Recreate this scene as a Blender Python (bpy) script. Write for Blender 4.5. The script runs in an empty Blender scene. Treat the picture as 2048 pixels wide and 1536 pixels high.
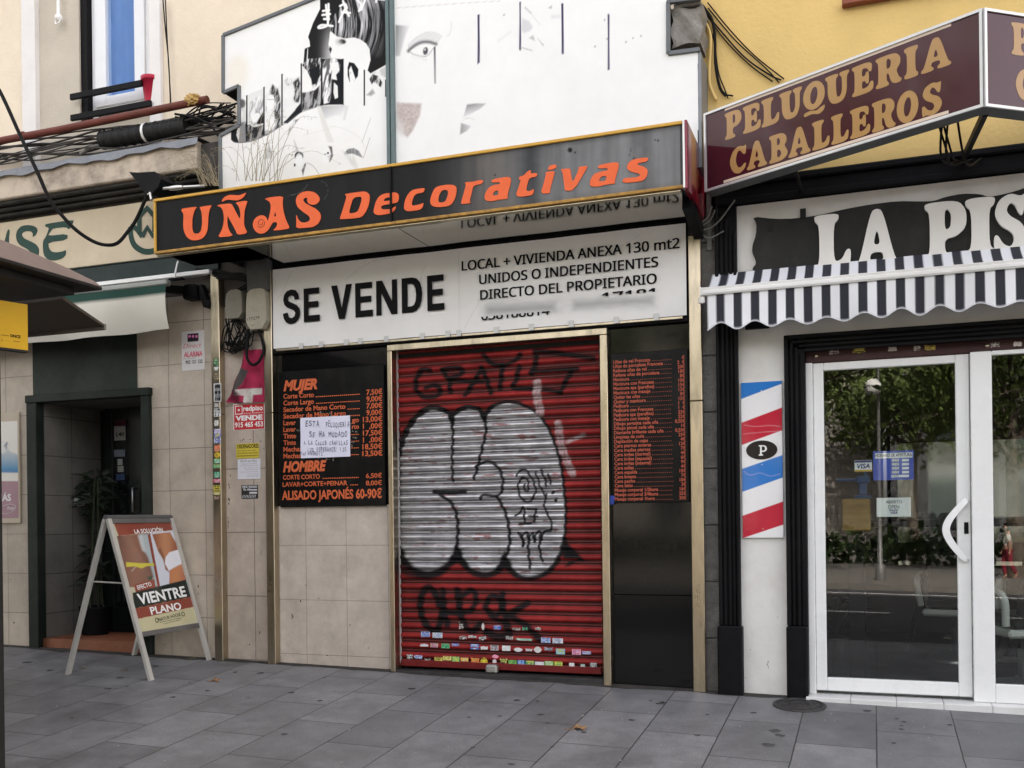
import bpy, bmesh, math, random
import numpy as np
from mathutils import Vector, Matrix

SC = bpy.context.scene
COL = SC.collection
R = math.radians
random.seed(7)

# ---------------------------------------------------------------- camera
F_PX, CX, CY = 1989.0, 1024.0, 1036.0
ROLL, YAW = R(.7), R(20.05)
CAM = (0.0, -7.46, 1.25)
cam_d = bpy.data.cameras.new('camera')
cam = bpy.data.objects.new('camera', cam_d)
COL.objects.link(cam)
cam.location = CAM
right = Vector((math.cos(YAW), math.sin(YAW), 0)); up = Vector((0, 0, 1)); fwd = Vector((-math.sin(YAW), math.cos(YAW), 0))
cx_ax = right * math.cos(ROLL) - up * math.sin(ROLL)
cy_ax = right * math.sin(ROLL) + up * math.cos(ROLL)
rot = Matrix((cx_ax, cy_ax, -fwd)).transposed()
cam.rotation_euler = rot.to_euler()
cam_d.sensor_width = 36
cam_d.lens = F_PX / 2048 * 36
cam_d.shift_y = (CY - 768) / 2048
cam_d.clip_end = 600
cam_d.clip_start = .05
SC.camera = cam

# ---------------------------------------------------------------- sky, sun, exposure
SUN_EL, SUN_AZ = 44.0, 14.0          # the sun stands behind the shops: the street front is in open shade
w = bpy.data.worlds.new('World'); SC.world = w; w.use_nodes = True
nt = w.node_tree
bg = nt.nodes['Background']
sky = nt.nodes.new('ShaderNodeTexSky'); sky.sky_type = 'NISHITA'; sky.sun_disc = False
sky.sun_elevation = R(SUN_EL); sky.sun_rotation = R(SUN_AZ)
sky.air_density = 1.0; sky.dust_density = 4.0; sky.ozone_density = .6
bw = nt.nodes.new('ShaderNodeRGBToBW'); nt.links.new(sky.outputs[0], bw.inputs[0])          # thin high haze: the blue is washed out
hz = nt.nodes.new('ShaderNodeMix'); hz.data_type = 'RGBA'; hz.inputs['Factor'].default_value = .68
wm = nt.nodes.new('ShaderNodeVectorMath'); wm.operation = 'MULTIPLY'; wm.inputs[1].default_value = (1.14, 1.0, .86)
nt.links.new(bw.outputs[0], wm.inputs[0]); nt.links.new(sky.outputs[0], hz.inputs['A']); nt.links.new(wm.outputs[0], hz.inputs['B'])
nt.links.new(hz.outputs['Result'], bg.inputs[0])
bg.inputs[1].default_value = .15
sd = bpy.data.lights.new('sun', 'SUN'); sd.energy = 2.3; sd.angle = R(.5); sd.color = (1, .93, .82)
sun = bpy.data.objects.new('sun', sd); COL.objects.link(sun)
sdir = Vector((math.sin(R(SUN_AZ)) * math.cos(R(SUN_EL)), math.cos(R(SUN_AZ)) * math.cos(R(SUN_EL)), math.sin(R(SUN_EL))))
sun.rotation_euler = sdir.to_track_quat('Z', 'Y').to_euler()
SC.view_settings.view_transform = 'Standard'
SC.view_settings.look = 'None'
SC.view_settings.exposure = 3.1
SC.view_settings.gamma = 1
SC.cycles.max_bounces = 8
SC.cycles.use_denoising = True
try: SC.cycles.denoiser = 'OPENIMAGEDENOISE'
except Exception: pass

# ---------------------------------------------------------------- photo ray -> point on a plane of the place
def ray(x, y):
    dx, dy = x - CX, y - CY
    u = dx * math.cos(ROLL) - dy * math.sin(ROLL); v = -dx * math.sin(ROLL) - dy * math.cos(ROLL)
    return (u / F_PX * right.x + fwd.x, u / F_PX * right.y + fwd.y, v / F_PX)
class Plane:
    """A flat face of the place: s along ex, t along ey, n out of it (towards the street)."""
    def __init__(s, O, ex, ey):
        s.O = Vector(O); s.ex = Vector(ex).normalized(); s.ey = Vector(ey).normalized(); s.n = s.ex.cross(s.ey)
    def px(s, x, y):
        d = Vector(ray(x, y)); c = Vector(CAM)
        k = (s.O - c).dot(s.n) / d.dot(s.n); p = c + d * k - s.O
        return p.dot(s.ex), p.dot(s.ey)
    def at(s, a, b, d=0.0): return s.O + s.ex * a + s.ey * b + s.n * d
def FP(Y): return Plane((0, Y, 0), (1, 0, 0), (0, 0, 1))
def at(x, y, Y=0.0):
    a, b = FP(Y).px(x, y); return Vector((a, Y, b))
def rect(x0, y0, x1, y1, Y=0.0):
    """X0, X1, Z0, Z1 of the upright rectangle seen between two pixel corners on the plane Y."""
    a = at(x0, y0, Y); b = at(x1, y1, Y); c = at(x1, y0, Y); d = at(x0, y1, Y)
    return a.x, b.x, b.z, a.z
def XZ(x, y, Y=0.0): p = at(x, y, Y); return p.x, p.z
def gz(X, Y):
    Y2 = max(Y, -3.6)
    return -.069 - .0169 * X + .075 * Y2
def to_px(V):
    """photo pixel of points (N,3): used to lay prints out on their boards"""
    V = np.asarray(V, float) - np.array(CAM)
    lat = V @ np.array(right); z = V @ np.array(fwd)
    u = F_PX * lat / z; v = F_PX * V[:, 2] / z
    return CX + u * math.cos(ROLL) - v * math.sin(ROLL), CY - u * math.sin(ROLL) - v * math.cos(ROLL)

# ---------------------------------------------------------------- materials
MATS = {}
def _n(nt, t, **k):
    n = nt.nodes.new(t)
    for a, b in k.items(): setattr(n, a, b)
    return n
def mat(name, col, rough=.6, metal=0.0, var=.18, scale=6.0, bump=0.0, bscale=60.0, spec=.22, dirt=None, dscale=1.5, damt=.5, stretch=None, coat=0.0, vcol=None, transl=0.0, metalpha=False):
    """Procedural surface: base colour with two sizes of noise, optional dirt colour patches and bump."""
    if name in MATS: return MATS[name]
    m = bpy.data.materials.new(name); m.use_nodes = True; MATS[name] = m
    t = m.node_tree; b = t.nodes['Principled BSDF']; L = t.links.new
    b.inputs['Roughness'].default_value = rough; b.inputs['Metallic'].default_value = metal
    b.inputs['Specular IOR Level'].default_value = spec; b.inputs['Coat Weight'].default_value = coat
    b.inputs['Coat Roughness'].default_value = .05
    tc = _n(t, 'ShaderNodeTexCoord'); vec = tc.outputs['Object']
    if stretch:
        mp = _n(t, 'ShaderNodeMapping'); mp.inputs['Scale'].default_value = stretch; L(vec, mp.inputs[0]); vec = mp.outputs[0]
    if vcol:
        src = _n(t, 'ShaderNodeVertexColor', layer_name=vcol).outputs['Color']
    else:
        rgb = _n(t, 'ShaderNodeRGB'); rgb.outputs[0].default_value = (*col, 1); src = rgb.outputs[0]
    if var:
        n1 = _n(t, 'ShaderNodeTexNoise'); n1.inputs['Scale'].default_value = scale; n1.inputs['Detail'].default_value = 8; n1.inputs['Roughness'].default_value = .65
        L(vec, n1.inputs['Vector'])
        mr = _n(t, 'ShaderNodeMapRange'); mr.inputs['From Min'].default_value = .3; mr.inputs['From Max'].default_value = .7
        mr.inputs['To Min'].default_value = 1 - var; mr.inputs['To Max'].default_value = 1 + var * .5
        L(n1.outputs['Fac'], mr.inputs[0])
        mx = _n(t, 'ShaderNodeVectorMath', operation='SCALE'); L(src, mx.inputs[0]); L(mr.outputs[0], mx.inputs['Scale']); src = mx.outputs[0]
        rr = _n(t, 'ShaderNodeMapRange'); rr.inputs['To Min'].default_value = max(0, rough - .1); rr.inputs['To Max'].default_value = min(1, rough + .1)
        L(n1.outputs['Fac'], rr.inputs[0]); L(rr.outputs[0], b.inputs['Roughness'])
    if dirt:
        n2 = _n(t, 'ShaderNodeTexNoise'); n2.inputs['Scale'].default_value = dscale; n2.inputs['Detail'].default_value = 10; n2.inputs['Roughness'].default_value = .7
        L(vec, n2.inputs['Vector'])
        r2 = _n(t, 'ShaderNodeMapRange'); r2.inputs['From Min'].default_value = .48; r2.inputs['From Max'].default_value = .75; r2.inputs['To Max'].default_value = damt
        L(n2.outputs['Fac'], r2.inputs[0])
        mm = _n(t, 'ShaderNodeMix', data_type='RGBA'); L(r2.outputs[0], mm.inputs['Factor']); L(src, mm.inputs['A']); mm.inputs['B'].default_value = (*dirt, 1); src = mm.outputs['Result']
    L(src, b.inputs['Base Color'])
    if bump:
        n3 = _n(t, 'ShaderNodeTexNoise'); n3.inputs['Scale'].default_value = bscale; n3.inputs['Detail'].default_value = 6
        L(vec, n3.inputs['Vector'])
        bp = _n(t, 'ShaderNodeBump'); bp.inputs['Strength'].default_value = bump; bp.inputs['Distance'].default_value = .01
        L(n3.outputs['Fac'], bp.inputs['Height']); L(bp.outputs[0], b.inputs['Normal'])
    if metalpha: L(t.nodes['Color Attribute'].outputs['Alpha'], b.inputs['Metallic'])
    if transl: b.inputs['Transmission Weight'].default_value = transl
    return m
def brick_mat(name, c1, c2, mortar, bw, rh, msize=.004, off=.5, rough=.7, axis='XZ', shift=(0, 0), var=.15, bump=.3, spec=.22, dirt=None, damt=.4, dscale=1.2, speck=0.0, freq=2):
    if name in MATS: return MATS[name]
    m = bpy.data.materials.new(name); m.use_nodes = True; MATS[name] = m
    t = m.node_tree; b = t.nodes['Principled BSDF']; L = t.links.new
    b.inputs['Specular IOR Level'].default_value = spec
    tc = _n(t, 'ShaderNodeTexCoord'); sp = _n(t, 'ShaderNodeSeparateXYZ'); L(tc.outputs['Object'], sp.inputs[0])
    cb = _n(t, 'ShaderNodeCombineXYZ')
    A, B = {'XZ': ('X', 'Z'), 'YX': ('Y', 'X'), 'YZ': ('Y', 'Z')}[axis]
    for k, (ax, sh) in enumerate(((A, shift[0]), (B, shift[1]))):
        ad = _n(t, 'ShaderNodeMath', operation='ADD'); L(sp.outputs[ax], ad.inputs[0]); ad.inputs[1].default_value = sh; L(ad.outputs[0], cb.inputs[k])
    br = _n(t, 'ShaderNodeTexBrick', offset=off, offset_frequency=freq, squash=1.0)
    br.inputs['Scale'].default_value = 1; br.inputs['Brick Width'].default_value = bw; br.inputs['Row Height'].default_value = rh
    br.inputs['Mortar Size'].default_value = msize; br.inputs['Mortar Smooth'].default_value = .2; br.inputs['Bias'].default_value = 0
    br.inputs['Color1'].default_value = (*c1, 1); br.inputs['Color2'].default_value = (*c2, 1); br.inputs['Mortar'].default_value = (*mortar, 1)
    # a little waviness so joints are not ruled lines
    nw = _n(t, 'ShaderNodeTexNoise'); nw.inputs['Scale'].default_value = 9; L(tc.outputs['Object'], nw.inputs['Vector'])
    sb = _n(t, 'ShaderNodeVectorMath', operation='MULTIPLY_ADD'); L(nw.outputs['Color'], sb.inputs[0]); sb.inputs[1].default_value = (.006, .006, 0); L(cb.outputs[0], sb.inputs[2])
    L(sb.outputs[0], br.inputs['Vector'])
    n1 = _n(t, 'ShaderNodeTexNoise'); n1.inputs['Scale'].default_value = 3.0; n1.inputs['Detail'].default_value = 10; n1.inputs['Roughness'].default_value = .7; L(tc.outputs['Object'], n1.inputs['Vector'])
    mr = _n(t, 'ShaderNodeMapRange'); mr.inputs['From Min'].default_value = .3; mr.inputs['From Max'].default_value = .7; mr.inputs['To Min'].default_value = 1 - var; mr.inputs['To Max'].default_value = 1 + var * .6; L(n1.outputs['Fac'], mr.inputs[0])
    mx = _n(t, 'ShaderNodeVectorMath', operation='SCALE'); L(br.outputs['Color'], mx.inputs[0]); L(mr.outputs[0], mx.inputs['Scale']); src = mx.outputs[0]
    if speck:
        ns = _n(t, 'ShaderNodeTexNoise'); ns.inputs['Scale'].default_value = 160; ns.inputs['Detail'].default_value = 3; L(tc.outputs['Object'], ns.inputs['Vector'])
        ms = _n(t, 'ShaderNodeMapRange'); ms.inputs['From Min'].default_value = .3; ms.inputs['From Max'].default_value = .7; ms.inputs['To Min'].default_value = 1 - speck; ms.inputs['To Max'].default_value = 1 + speck; L(ns.outputs['Fac'], ms.inputs[0])
        m2 = _n(t, 'ShaderNodeVectorMath', operation='SCALE'); L(src, m2.inputs[0]); L(ms.outputs[0], m2.inputs['Scale']); src = m2.outputs[0]
    if dirt:
        n2 = _n(t, 'ShaderNodeTexNoise'); n2.inputs['Scale'].default_value = dscale; n2.inputs['Detail'].default_value = 10; n2.inputs['Roughness'].default_value = .72; L(tc.outputs['Object'], n2.inputs['Vector'])
        r2 = _n(t, 'ShaderNodeMapRange'); r2.inputs['From Min'].default_value = .5; r2.inputs['From Max'].default_value = .75; r2.inputs['To Max'].default_value = damt; L(n2.outputs['Fac'], r2.inputs[0])
        mm = _n(t, 'ShaderNodeMix', data_type='RGBA'); L(r2.outputs[0], mm.inputs['Factor']); L(src, mm.inputs['A']); mm.inputs['B'].default_value = (*dirt, 1); src = mm.outputs['Result']
    L(src, b.inputs['Base Color'])
    rr = _n(t, 'ShaderNodeMapRange'); rr.inputs['To Min'].default_value = rough - .15; rr.inputs['To Max'].default_value = rough + .1; L(n1.outputs['Fac'], rr.inputs[0]); L(rr.outputs[0], b.inputs['Roughness'])
    iv = _n(t, 'ShaderNodeMath', operation='SUBTRACT'); iv.inputs[0].default_value = 1; L(br.outputs['Fac'], iv.inputs[1])
    n3 = _n(t, 'ShaderNodeTexNoise'); n3.inputs['Scale'].default_value = 120; L(tc.outputs['Object'], n3.inputs['Vector'])
    ma = _n(t, 'ShaderNodeMath', operation='MULTIPLY_ADD'); L(n3.outputs['Fac'], ma.inputs[0]); ma.inputs[1].default_value = .15; L(iv.outputs[0], ma.inputs[2])
    bp = _n(t, 'ShaderNodeBump'); bp.inputs['Strength'].default_value = bump; bp.inputs['Distance'].default_value = .004
    L(ma.outputs[0], bp.inputs['Height']); L(bp.outputs[0], b.inputs['Normal'])
    return m
def glass_mat(name, tint=(.9, .95, .93), refl=.22, ior=1.5):
    if name in MATS: return MATS[name]
    m = bpy.data.materials.new(name); m.use_nodes = True; MATS[name] = m
    t = m.node_tree; t.nodes.remove(t.nodes['Principled BSDF']); out = t.nodes['Material Output']; L = t.links.new
    tr = _n(t, 'ShaderNodeBsdfTransparent'); tr.inputs[0].default_value = (*tint, 1)
    gl = _n(t, 'ShaderNodeBsdfGlossy'); gl.inputs['Roughness'].default_value = .004; gl.inputs[0].default_value = (.95, .97, 1, 1)
    fr = _n(t, 'ShaderNodeFresnel'); fr.inputs[0].default_value = ior
    a0 = _n(t, 'ShaderNodeMath', operation='ADD', use_clamp=True); L(fr.outputs[0], a0.inputs[0]); a0.inputs[1].default_value = refl
    ge = _n(t, 'ShaderNodeNewGeometry'); iv = _n(t, 'ShaderNodeMath', operation='SUBTRACT'); iv.inputs[0].default_value = 1; L(ge.outputs['Backfacing'], iv.inputs[1])
    ad = _n(t, 'ShaderNodeMath', operation='MULTIPLY'); L(a0.outputs[0], ad.inputs[0]); L(iv.outputs[0], ad.inputs[1])
    nz = _n(t, 'ShaderNodeTexNoise'); nz.inputs['Scale'].default_value = 1.6
    bp = _n(t, 'ShaderNodeBump'); bp.inputs['Strength'].default_value = .03; bp.inputs['Distance'].default_value = .01; L(nz.outputs['Fac'], bp.inputs['Height']); L(bp.outputs[0], gl.inputs['Normal'])
    mx = _n(t, 'ShaderNodeMixShader'); L(ad.outputs[0], mx.inputs[0]); L(tr.outputs[0], mx.inputs[1]); L(gl.outputs[0], mx.inputs[2]); L(mx.outputs[0], out.inputs[0])
    return m

# ---------------------------------------------------------------- mesh builder
class MB:
    def __init__(s): s.v = []; s.f = []; s.c = None; s.sm = []
    def add(s, vs, fs, smooth=False):
        o = len(s.v); s.v += [tuple(p) for p in vs]; s.f += [tuple(i + o for i in f) for f in fs]; s.sm += [smooth] * len(fs); return s
    def box(s, x0, x1, y0, y1, z0, z1, bev=.004):
        if x0 > x1: x0, x1 = x1, x0
        if y0 > y1: y0, y1 = y1, y0
        if z0 > z1: z0, z1 = z1, z0
        bev = min(bev, .3 * min(x1 - x0, y1 - y0, z1 - z0))
        if bev < 1e-4:
            V = [(x, y, z) for x in (x0, x1) for y in (y0, y1) for z in (z0, z1)]
            return s.add(V, [(0, 1, 3, 2), (4, 6, 7, 5), (0, 4, 5, 1), (2, 3, 7, 6), (0, 2, 6, 4), (1, 5, 7, 3)])
        bm = bmesh.new(); bmesh.ops.create_cube(bm, size=1)
        for q in bm.verts: q.co = ((x0 + x1) / 2 + q.co.x * (x1 - x0), (y0 + y1) / 2 + q.co.y * (y1 - y0), (z0 + z1) / 2 + q.co.z * (z1 - z0))
        bmesh.ops.bevel(bm, geom=list(bm.edges), offset=bev, segments=1, affect='EDGES')
        return s.bm(bm)
    def bm(s, bm, smooth=False):
        bm.verts.index_update(); s.add([q.co[:] for q in bm.verts], [[q.index for q in f.verts] for f in bm.faces], smooth); bm.free(); return s
    def obox(s, P, Q, w, h, upv=(0, 0, 1), bev=.003):
        """a bar from P to Q of width w and height h"""
        P = Vector(P); Q = Vector(Q); d = (Q - P); l = d.length; d.normalize()
        sd = d.cross(Vector(upv)); sd = sd.normalized() if sd.length > 1e-6 else Vector((1, 0, 0)); u = sd.cross(d)
        t = MB(); t.box(-w / 2, w / 2, 0, l, -h / 2, h / 2, bev)
        return s.add([P + sd * a + d * b + u * c for a, b, c in t.v], t.f)
    def tube(s, pts, r, seg=8, cap=True):
        pts = [Vector(p) for p in pts]; n = len(pts); rs = r if isinstance(r, (list, tuple)) else [r] * n
        V = []; F = []; u = None
        for i, p in enumerate(pts):
            d = (pts[min(i + 1, n - 1)] - pts[max(i - 1, 0)]).normalized()
            if u is None: u = d.orthogonal().normalized()
            u = (u - d * u.dot(d)); u = u.normalized() if u.length > 1e-6 else d.orthogonal().normalized()
            q = d.cross(u)
            for k in range(seg):
                a = 2 * math.pi * k / seg; V.append(p + (u * math.cos(a) + q * math.sin(a)) * rs[i])
        for i in range(n - 1):
            for k in range(seg): F.append((i * seg + k, i * seg + (k + 1) % seg, (i + 1) * seg + (k + 1) % seg, (i + 1) * seg + k))
        s.add(V, F, True)
        if cap: s.add(V[:seg], [tuple(range(seg))[::-1]]); s.add(V[-seg:], [tuple(range(seg))])
        return s
    def lathe(s, O, prof, seg=24, axis=(0, 0, 1)):
        ax = Vector(axis).normalized(); u = ax.orthogonal().normalized(); q = ax.cross(u); O = Vector(O); V = []; F = []
        for r_, h in prof:
            for k in range(seg):
                a = 2 * math.pi * k / seg; V.append(O + ax * h + (u * math.cos(a) + q * math.sin(a)) * r_)
        for i in range(len(prof) - 1):
            for k in range(seg): F.append((i * seg + k, i * seg + (k + 1) % seg, (i + 1) * seg + (k + 1) % seg, (i + 1) * seg + k))
        s.add(V, F, True); s.add(V[:seg], [tuple(range(seg))[::-1]]); s.add(V[-seg:], [tuple(range(seg))]); return s
    def prism(s, pl, pts, d0, d1):
        """polygon (s,t) on plane pl, from depth d0 to d1 along its normal"""
        n = len(pts); V = [pl.at(a, b, d1) for a, b in pts] + [pl.at(a, b, d0) for a, b in pts]
        ar = sum(pts[i][0] * pts[(i + 1) % n][1] - pts[(i + 1) % n][0] * pts[i][1] for i in range(n))
        F = [tuple(range(n)), tuple(range(2 * n - 1, n - 1, -1))] + [(i, n + i, n + (i + 1) % n, (i + 1) % n) for i in range(n)]
        if ar < 0: F = [f[::-1] for f in F]
        return s.add(V, F)
    def quad(s, *p): return s.add(p, [tuple(range(len(p)))])
    def flat(s, pl, mesh2, d):
        V, F = mesh2; return s.add([pl.at(q[0], q[1], d + (q[2] if len(q) > 2 else 0)) for q in V], F)

def link(name, mb, m, parent=None, base=(0, 0, 0), cols=None):
    me = bpy.data.meshes.new(name)
    b = Vector(base)
    me.from_pydata([tuple(Vector(p) - b) for p in mb.v], [], mb.f)
    if any(mb.sm): me.polygons.foreach_set('use_smooth', mb.sm)
    for q in (m if isinstance(m, (list, tuple)) else [m]): me.materials.append(q)
    if cols is not None:
        a = me.color_attributes.new('Col', 'FLOAT_COLOR', 'POINT')
        c4 = np.ones((len(me.vertices), 4), np.float32); c4[:, :cols.shape[1]] = np.clip(cols, 0, 1); a.data.foreach_set('color', c4.ravel())
    me.update()
    o = bpy.data.objects.new(name, me); COL.objects.link(o)
    if parent is not None: o.parent = parent
    return o
def props(o, label, cat, group=None):
    o['label'] = label; o['category'] = cat
    if group: o['group'] = group
    return o
def thing(name, label, cat, base, group=None):
    o = bpy.data.objects.new(name, None); o.empty_display_size = .1; COL.objects.link(o); o.location = base
    return props(o, label, cat, group)
def solo(name, label, cat, mb, m, group=None, cols=None, base=None):
    """a thing that is one mesh, its origin at the middle of its foot"""
    if base is None:
        A = np.array(mb.v); base = ((A[:, 0].min() + A[:, 0].max()) / 2, (A[:, 1].min() + A[:, 1].max()) / 2, A[:, 2].min())
    o = link(name, mb, m, None, base, cols); o.location = base
    return props(o, label, cat, group)
def part(name, mb, m, parent, cols=None, label=None):
    root = parent
    while root.parent: root = root.parent
    o = link(name, mb, m, parent, root.location, cols)
    if label: o['label'] = label
    return o
def structure(name, mb, m):
    o = link(name, mb, m); o['kind'] = 'structure'; return o
def grid(pl, s0, s1, t0, t1, n, k, d=0.0, dfun=None, keep=None):
    """a finely divided flat sheet on plane pl, for a printed or painted face"""
    S = np.linspace(s0, s1, n); T = np.linspace(t0, t1, k); A, B = np.meshgrid(S, T)
    D = d + (dfun(A, B) if dfun else 0 * A)
    O, ex, ey, nn = (np.array(q) for q in (pl.O, pl.ex, pl.ey, pl.n))
    V = (O + A[..., None] * ex + B[..., None] * ey + D[..., None] * nn).reshape(-1, 3)
    i = (np.arange(k - 1)[:, None] * n + np.arange(n - 1)).ravel(); Fc = np.stack([i, i + 1, i + n + 1, i + n], 1)
    if keep is not None:
        cs = (A.ravel()[Fc].mean(1), B.ravel()[Fc].mean(1)); Fc = Fc[keep(*cs)]
        used = np.unique(Fc); mp = -np.ones(len(V), int); mp[used] = np.arange(len(used)); V = V[used]; Fc = mp[Fc]
        A, B = A.ravel()[used], B.ravel()[used]
    mb = MB(); mb.v = [tuple(q) for q in V]; mb.f = [tuple(q) for q in Fc]; mb.sm = [dfun is not None] * len(mb.f)
    return mb, V, A.ravel(), B.ravel()

# ---------------------------------------------------------------- printing: a small numpy painter for boards, posters and sprayed paint
def vnoise(x, y, seed=0):
    def h(i, j):
        v = np.sin(i * 127.1 + j * 311.7 + seed * 74.7) * 43758.5453; return v - np.floor(v)
    i, j = np.floor(x), np.floor(y); fx, fy = x - i, y - j; fx = fx * fx * (3 - 2 * fx); fy = fy * fy * (3 - 2 * fy)
    return (h(i, j) * (1 - fx) + h(i + 1, j) * fx) * (1 - fy) + (h(i, j + 1) * (1 - fx) + h(i + 1, j + 1) * fx) * fy
def fbm(x, y, seed=0, o=4): return sum(vnoise(x * 2 ** k, y * 2 ** k, seed + k) / 2 ** (k + 1) for k in range(o))
class Paint:
    def __init__(s, x, y, col):
        s.x = np.asarray(x, float); s.y = np.asarray(y, float); s.c = np.tile(np.array(col, float), (len(s.x), 1))
    def _sel(s, P, m):
        P = np.array(P, float); return np.nonzero((s.x > P[:, 0].min() - m) & (s.x < P[:, 0].max() + m) & (s.y > P[:, 1].min() - m) & (s.y < P[:, 1].max() + m))[0]
    def _dist(s, I, P, closed):
        x, y = s.x[I], s.y[I]; d = np.full(len(I), 1e9); ins = np.zeros(len(I), bool); n = len(P); sg = np.zeros(len(I))
        for i in range(n if closed else n - 1):
            (x0, y0), (x1, y1) = P[i], P[(i + 1) % n]; ex, ey = x1 - x0, y1 - y0; l = ex * ex + ey * ey + 1e-9
            t = np.clip(((x - x0) * ex + (y - y0) * ey) / l, 0, 1); d = np.minimum(d, np.hypot(x - x0 - t * ex, y - y0 - t * ey))
            if closed and y0 != y1:
                c = ((y0 > y) != (y1 > y)) & (x < ex * (y - y0) / (y1 - y0) + x0); ins ^= c
        return d, ins
    def _put(s, I, a, col, mod=None):
        if mod is not None: a = a * mod(s.x[I], s.y[I])
        col = np.array(col(s.x[I], s.y[I]) if callable(col) else col, float)
        if col.ndim == 1: col = col[None]
        s.c[I] = s.c[I] * (1 - a[:, None]) + col * a[:, None]
    def poly(s, P, col, soft=.6, alpha=1.0, mod=None):
        I = s._sel(P, soft * 2 + 1)
        if len(I) == 0: return s
        d, ins = s._dist(I, P, True); a = np.clip(.5 + np.where(ins, d, -d) / (2 * soft), 0, 1) * alpha; s._put(I, a, col, mod); return s
    def line(s, P, wd, col, soft=.8, alpha=1.0, mod=None):
        I = s._sel(P, wd + soft * 2 + 1)
        if len(I) == 0: return s
        d, _ = s._dist(I, P, False); a = np.clip(.5 + (wd / 2 - d) / (2 * soft), 0, 1) * alpha; s._put(I, a, col, mod); return s
    def ell(s, cx, cy, rx, ry, col, rot=0, soft=.8, alpha=1.0, mod=None):
        t = np.linspace(0, 2 * math.pi, 20, endpoint=False); c, q = math.cos(R(rot)), math.sin(R(rot))
        return s.poly([(cx + rx * math.cos(a) * c - ry * math.sin(a) * q, cy + rx * math.cos(a) * q + ry * math.sin(a) * c) for a in t], col, soft, alpha, mod)
def curve(P, n=8):
    """smooth polyline through points"""
    P = [np.array(p, float) for p in P]; P = [2 * P[0] - P[1]] + P + [2 * P[-1] - P[-2]]; out = []
    for i in range(1, len(P) - 2):
        for k in range(n):
            t = k / n; a, b, c, d = P[i - 1:i + 3]
            out.append(tuple(.5 * (2 * b + (c - a) * t + (2 * a - 5 * b + 4 * c - d) * t * t + (3 * b - a - 3 * c + d) * t ** 3)))
    out.append(tuple(P[-2])); return out

# ---------------------------------------------------------------- lettering
def _mesh_of(cu):
    o = bpy.data.objects.new('tmp', cu); COL.objects.link(o); dg = bpy.context.evaluated_depsgraph_get(); dg.update()
    me = bpy.data.meshes.new_from_object(o.evaluated_get(dg))
    V = [(q.co.x, q.co.y) for q in me.vertices]; F = [tuple(p.vertices) for p in me.polygons]
    bpy.data.objects.remove(o); bpy.data.meshes.remove(me); bpy.data.curves.remove(cu); return V, F
_tc = {}
def text2(body, bold=0.0, shear=0.0, space=1.0, res=3):
    k = (body, bold, shear, space)
    if k in _tc: return _tc[k]
    cu = bpy.data.curves.new('tmp', 'FONT'); cu.body = body; cu.size = 1; cu.offset = bold; cu.shear = shear; cu.space_character = space; cu.resolution_u = res
    _tc[k] = _mesh_of(cu); return _tc[k]
CAP = max(p[1] for p in text2('H')[0])
def text_fit(body, x0, x1, z0, cap, bold=0.0, shear=0.0, space=1.0, flip=False):
    """2-D text stretched between x0 and x1 with its baseline at z0 and capitals cap high (x1 None: natural width)"""
    V, F = text2(body, bold, shear, space)
    if not V: return [], []
    a = min(p[0] for p in V); b = max(p[0] for p in V); k = cap / CAP
    if x1 is None: kx = k
    else: kx = (x1 - x0) / (b - a)
    return [(x0 + (p[0] - a) * kx, z0 + p[1] * k) for p in V], F
def text_px(pl, body, xl, yl, xr, cap, **k):
    """text on plane pl: baseline-left at photo pixel (xl,yl), right end near column xr, capitals cap pixels high"""
    a, b = pl.px(xl, yl); a2, _ = pl.px(xr, yl); _, c = pl.px(xl, yl - cap)
    return text_fit(body, a, a2, b, c - b, **k)
GROT = None
try:
    import os
    _fp = os.path.join(bpy.utils.system_resource('DATAFILES'), 'fonts', 'NotoSansHebrew-Regular.woff2')      # a face that ships inside Blender
    if os.path.exists(_fp): GROT = bpy.data.fonts.load(_fp)
except Exception: GROT = None
def grot_px(pl, body, xl, yl, xr, cap, heavy=.02):
    if GROT is None: return text_px(pl, body, xl, yl, xr, cap, bold=.022)
    def mk(b_):
        cu = bpy.data.curves.new('tmp', 'FONT'); cu.body = b_; cu.size = 1; cu.resolution_u = 3; cu.font = GROT; return _mesh_of(cu)
    V, F = mk(body); hc = max(p[1] for p in mk('H')[0]); a, b = pl.px(xl, yl); a2, _ = pl.px(xr, yl); _, c = pl.px(xl, yl - cap)
    x0 = min(p[0] for p in V); x1 = max(p[0] for p in V); kx = (a2 - a) / (x1 - x0); kz = (c - b) / hc; VV, FF = [], []
    for i, (dx, dz) in enumerate(((0, 0), (-heavy, -heavy * .5), (heavy, -heavy * .5), (-heavy, heavy * .5), (heavy, heavy * .5))):
        o = len(VV); VV += [(a + (p[0] - x0 + dx) * kx, b + (p[1] + dz) * kz, i * .00012) for p in V]; FF += [tuple(q + o for q in f) for f in F]
    return VV, FF
def chaikin(P, n=2):
    for _ in range(n):
        Q = []
        for i in range(len(P)):
            a, b = P[i], P[(i + 1) % len(P)]; Q += [(a[0] * .78 + b[0] * .22, a[1] * .78 + b[1] * .22), (a[0] * .22 + b[0] * .78, a[1] * .22 + b[1] * .78)]
        P = Q
    return P
def fill2(loops):
    cu = bpy.data.curves.new('tmp', 'CURVE'); cu.dimensions = '2D'; cu.fill_mode = 'FRONT'
    for P in loops:
        sp = cu.splines.new('POLY'); sp.points.add(len(P) - 1); sp.use_cyclic_u = True
        for q, p in zip(sp.points, P): q.co = (p[0], p[1], 0, 1)
    return _mesh_of(cu)
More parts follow.
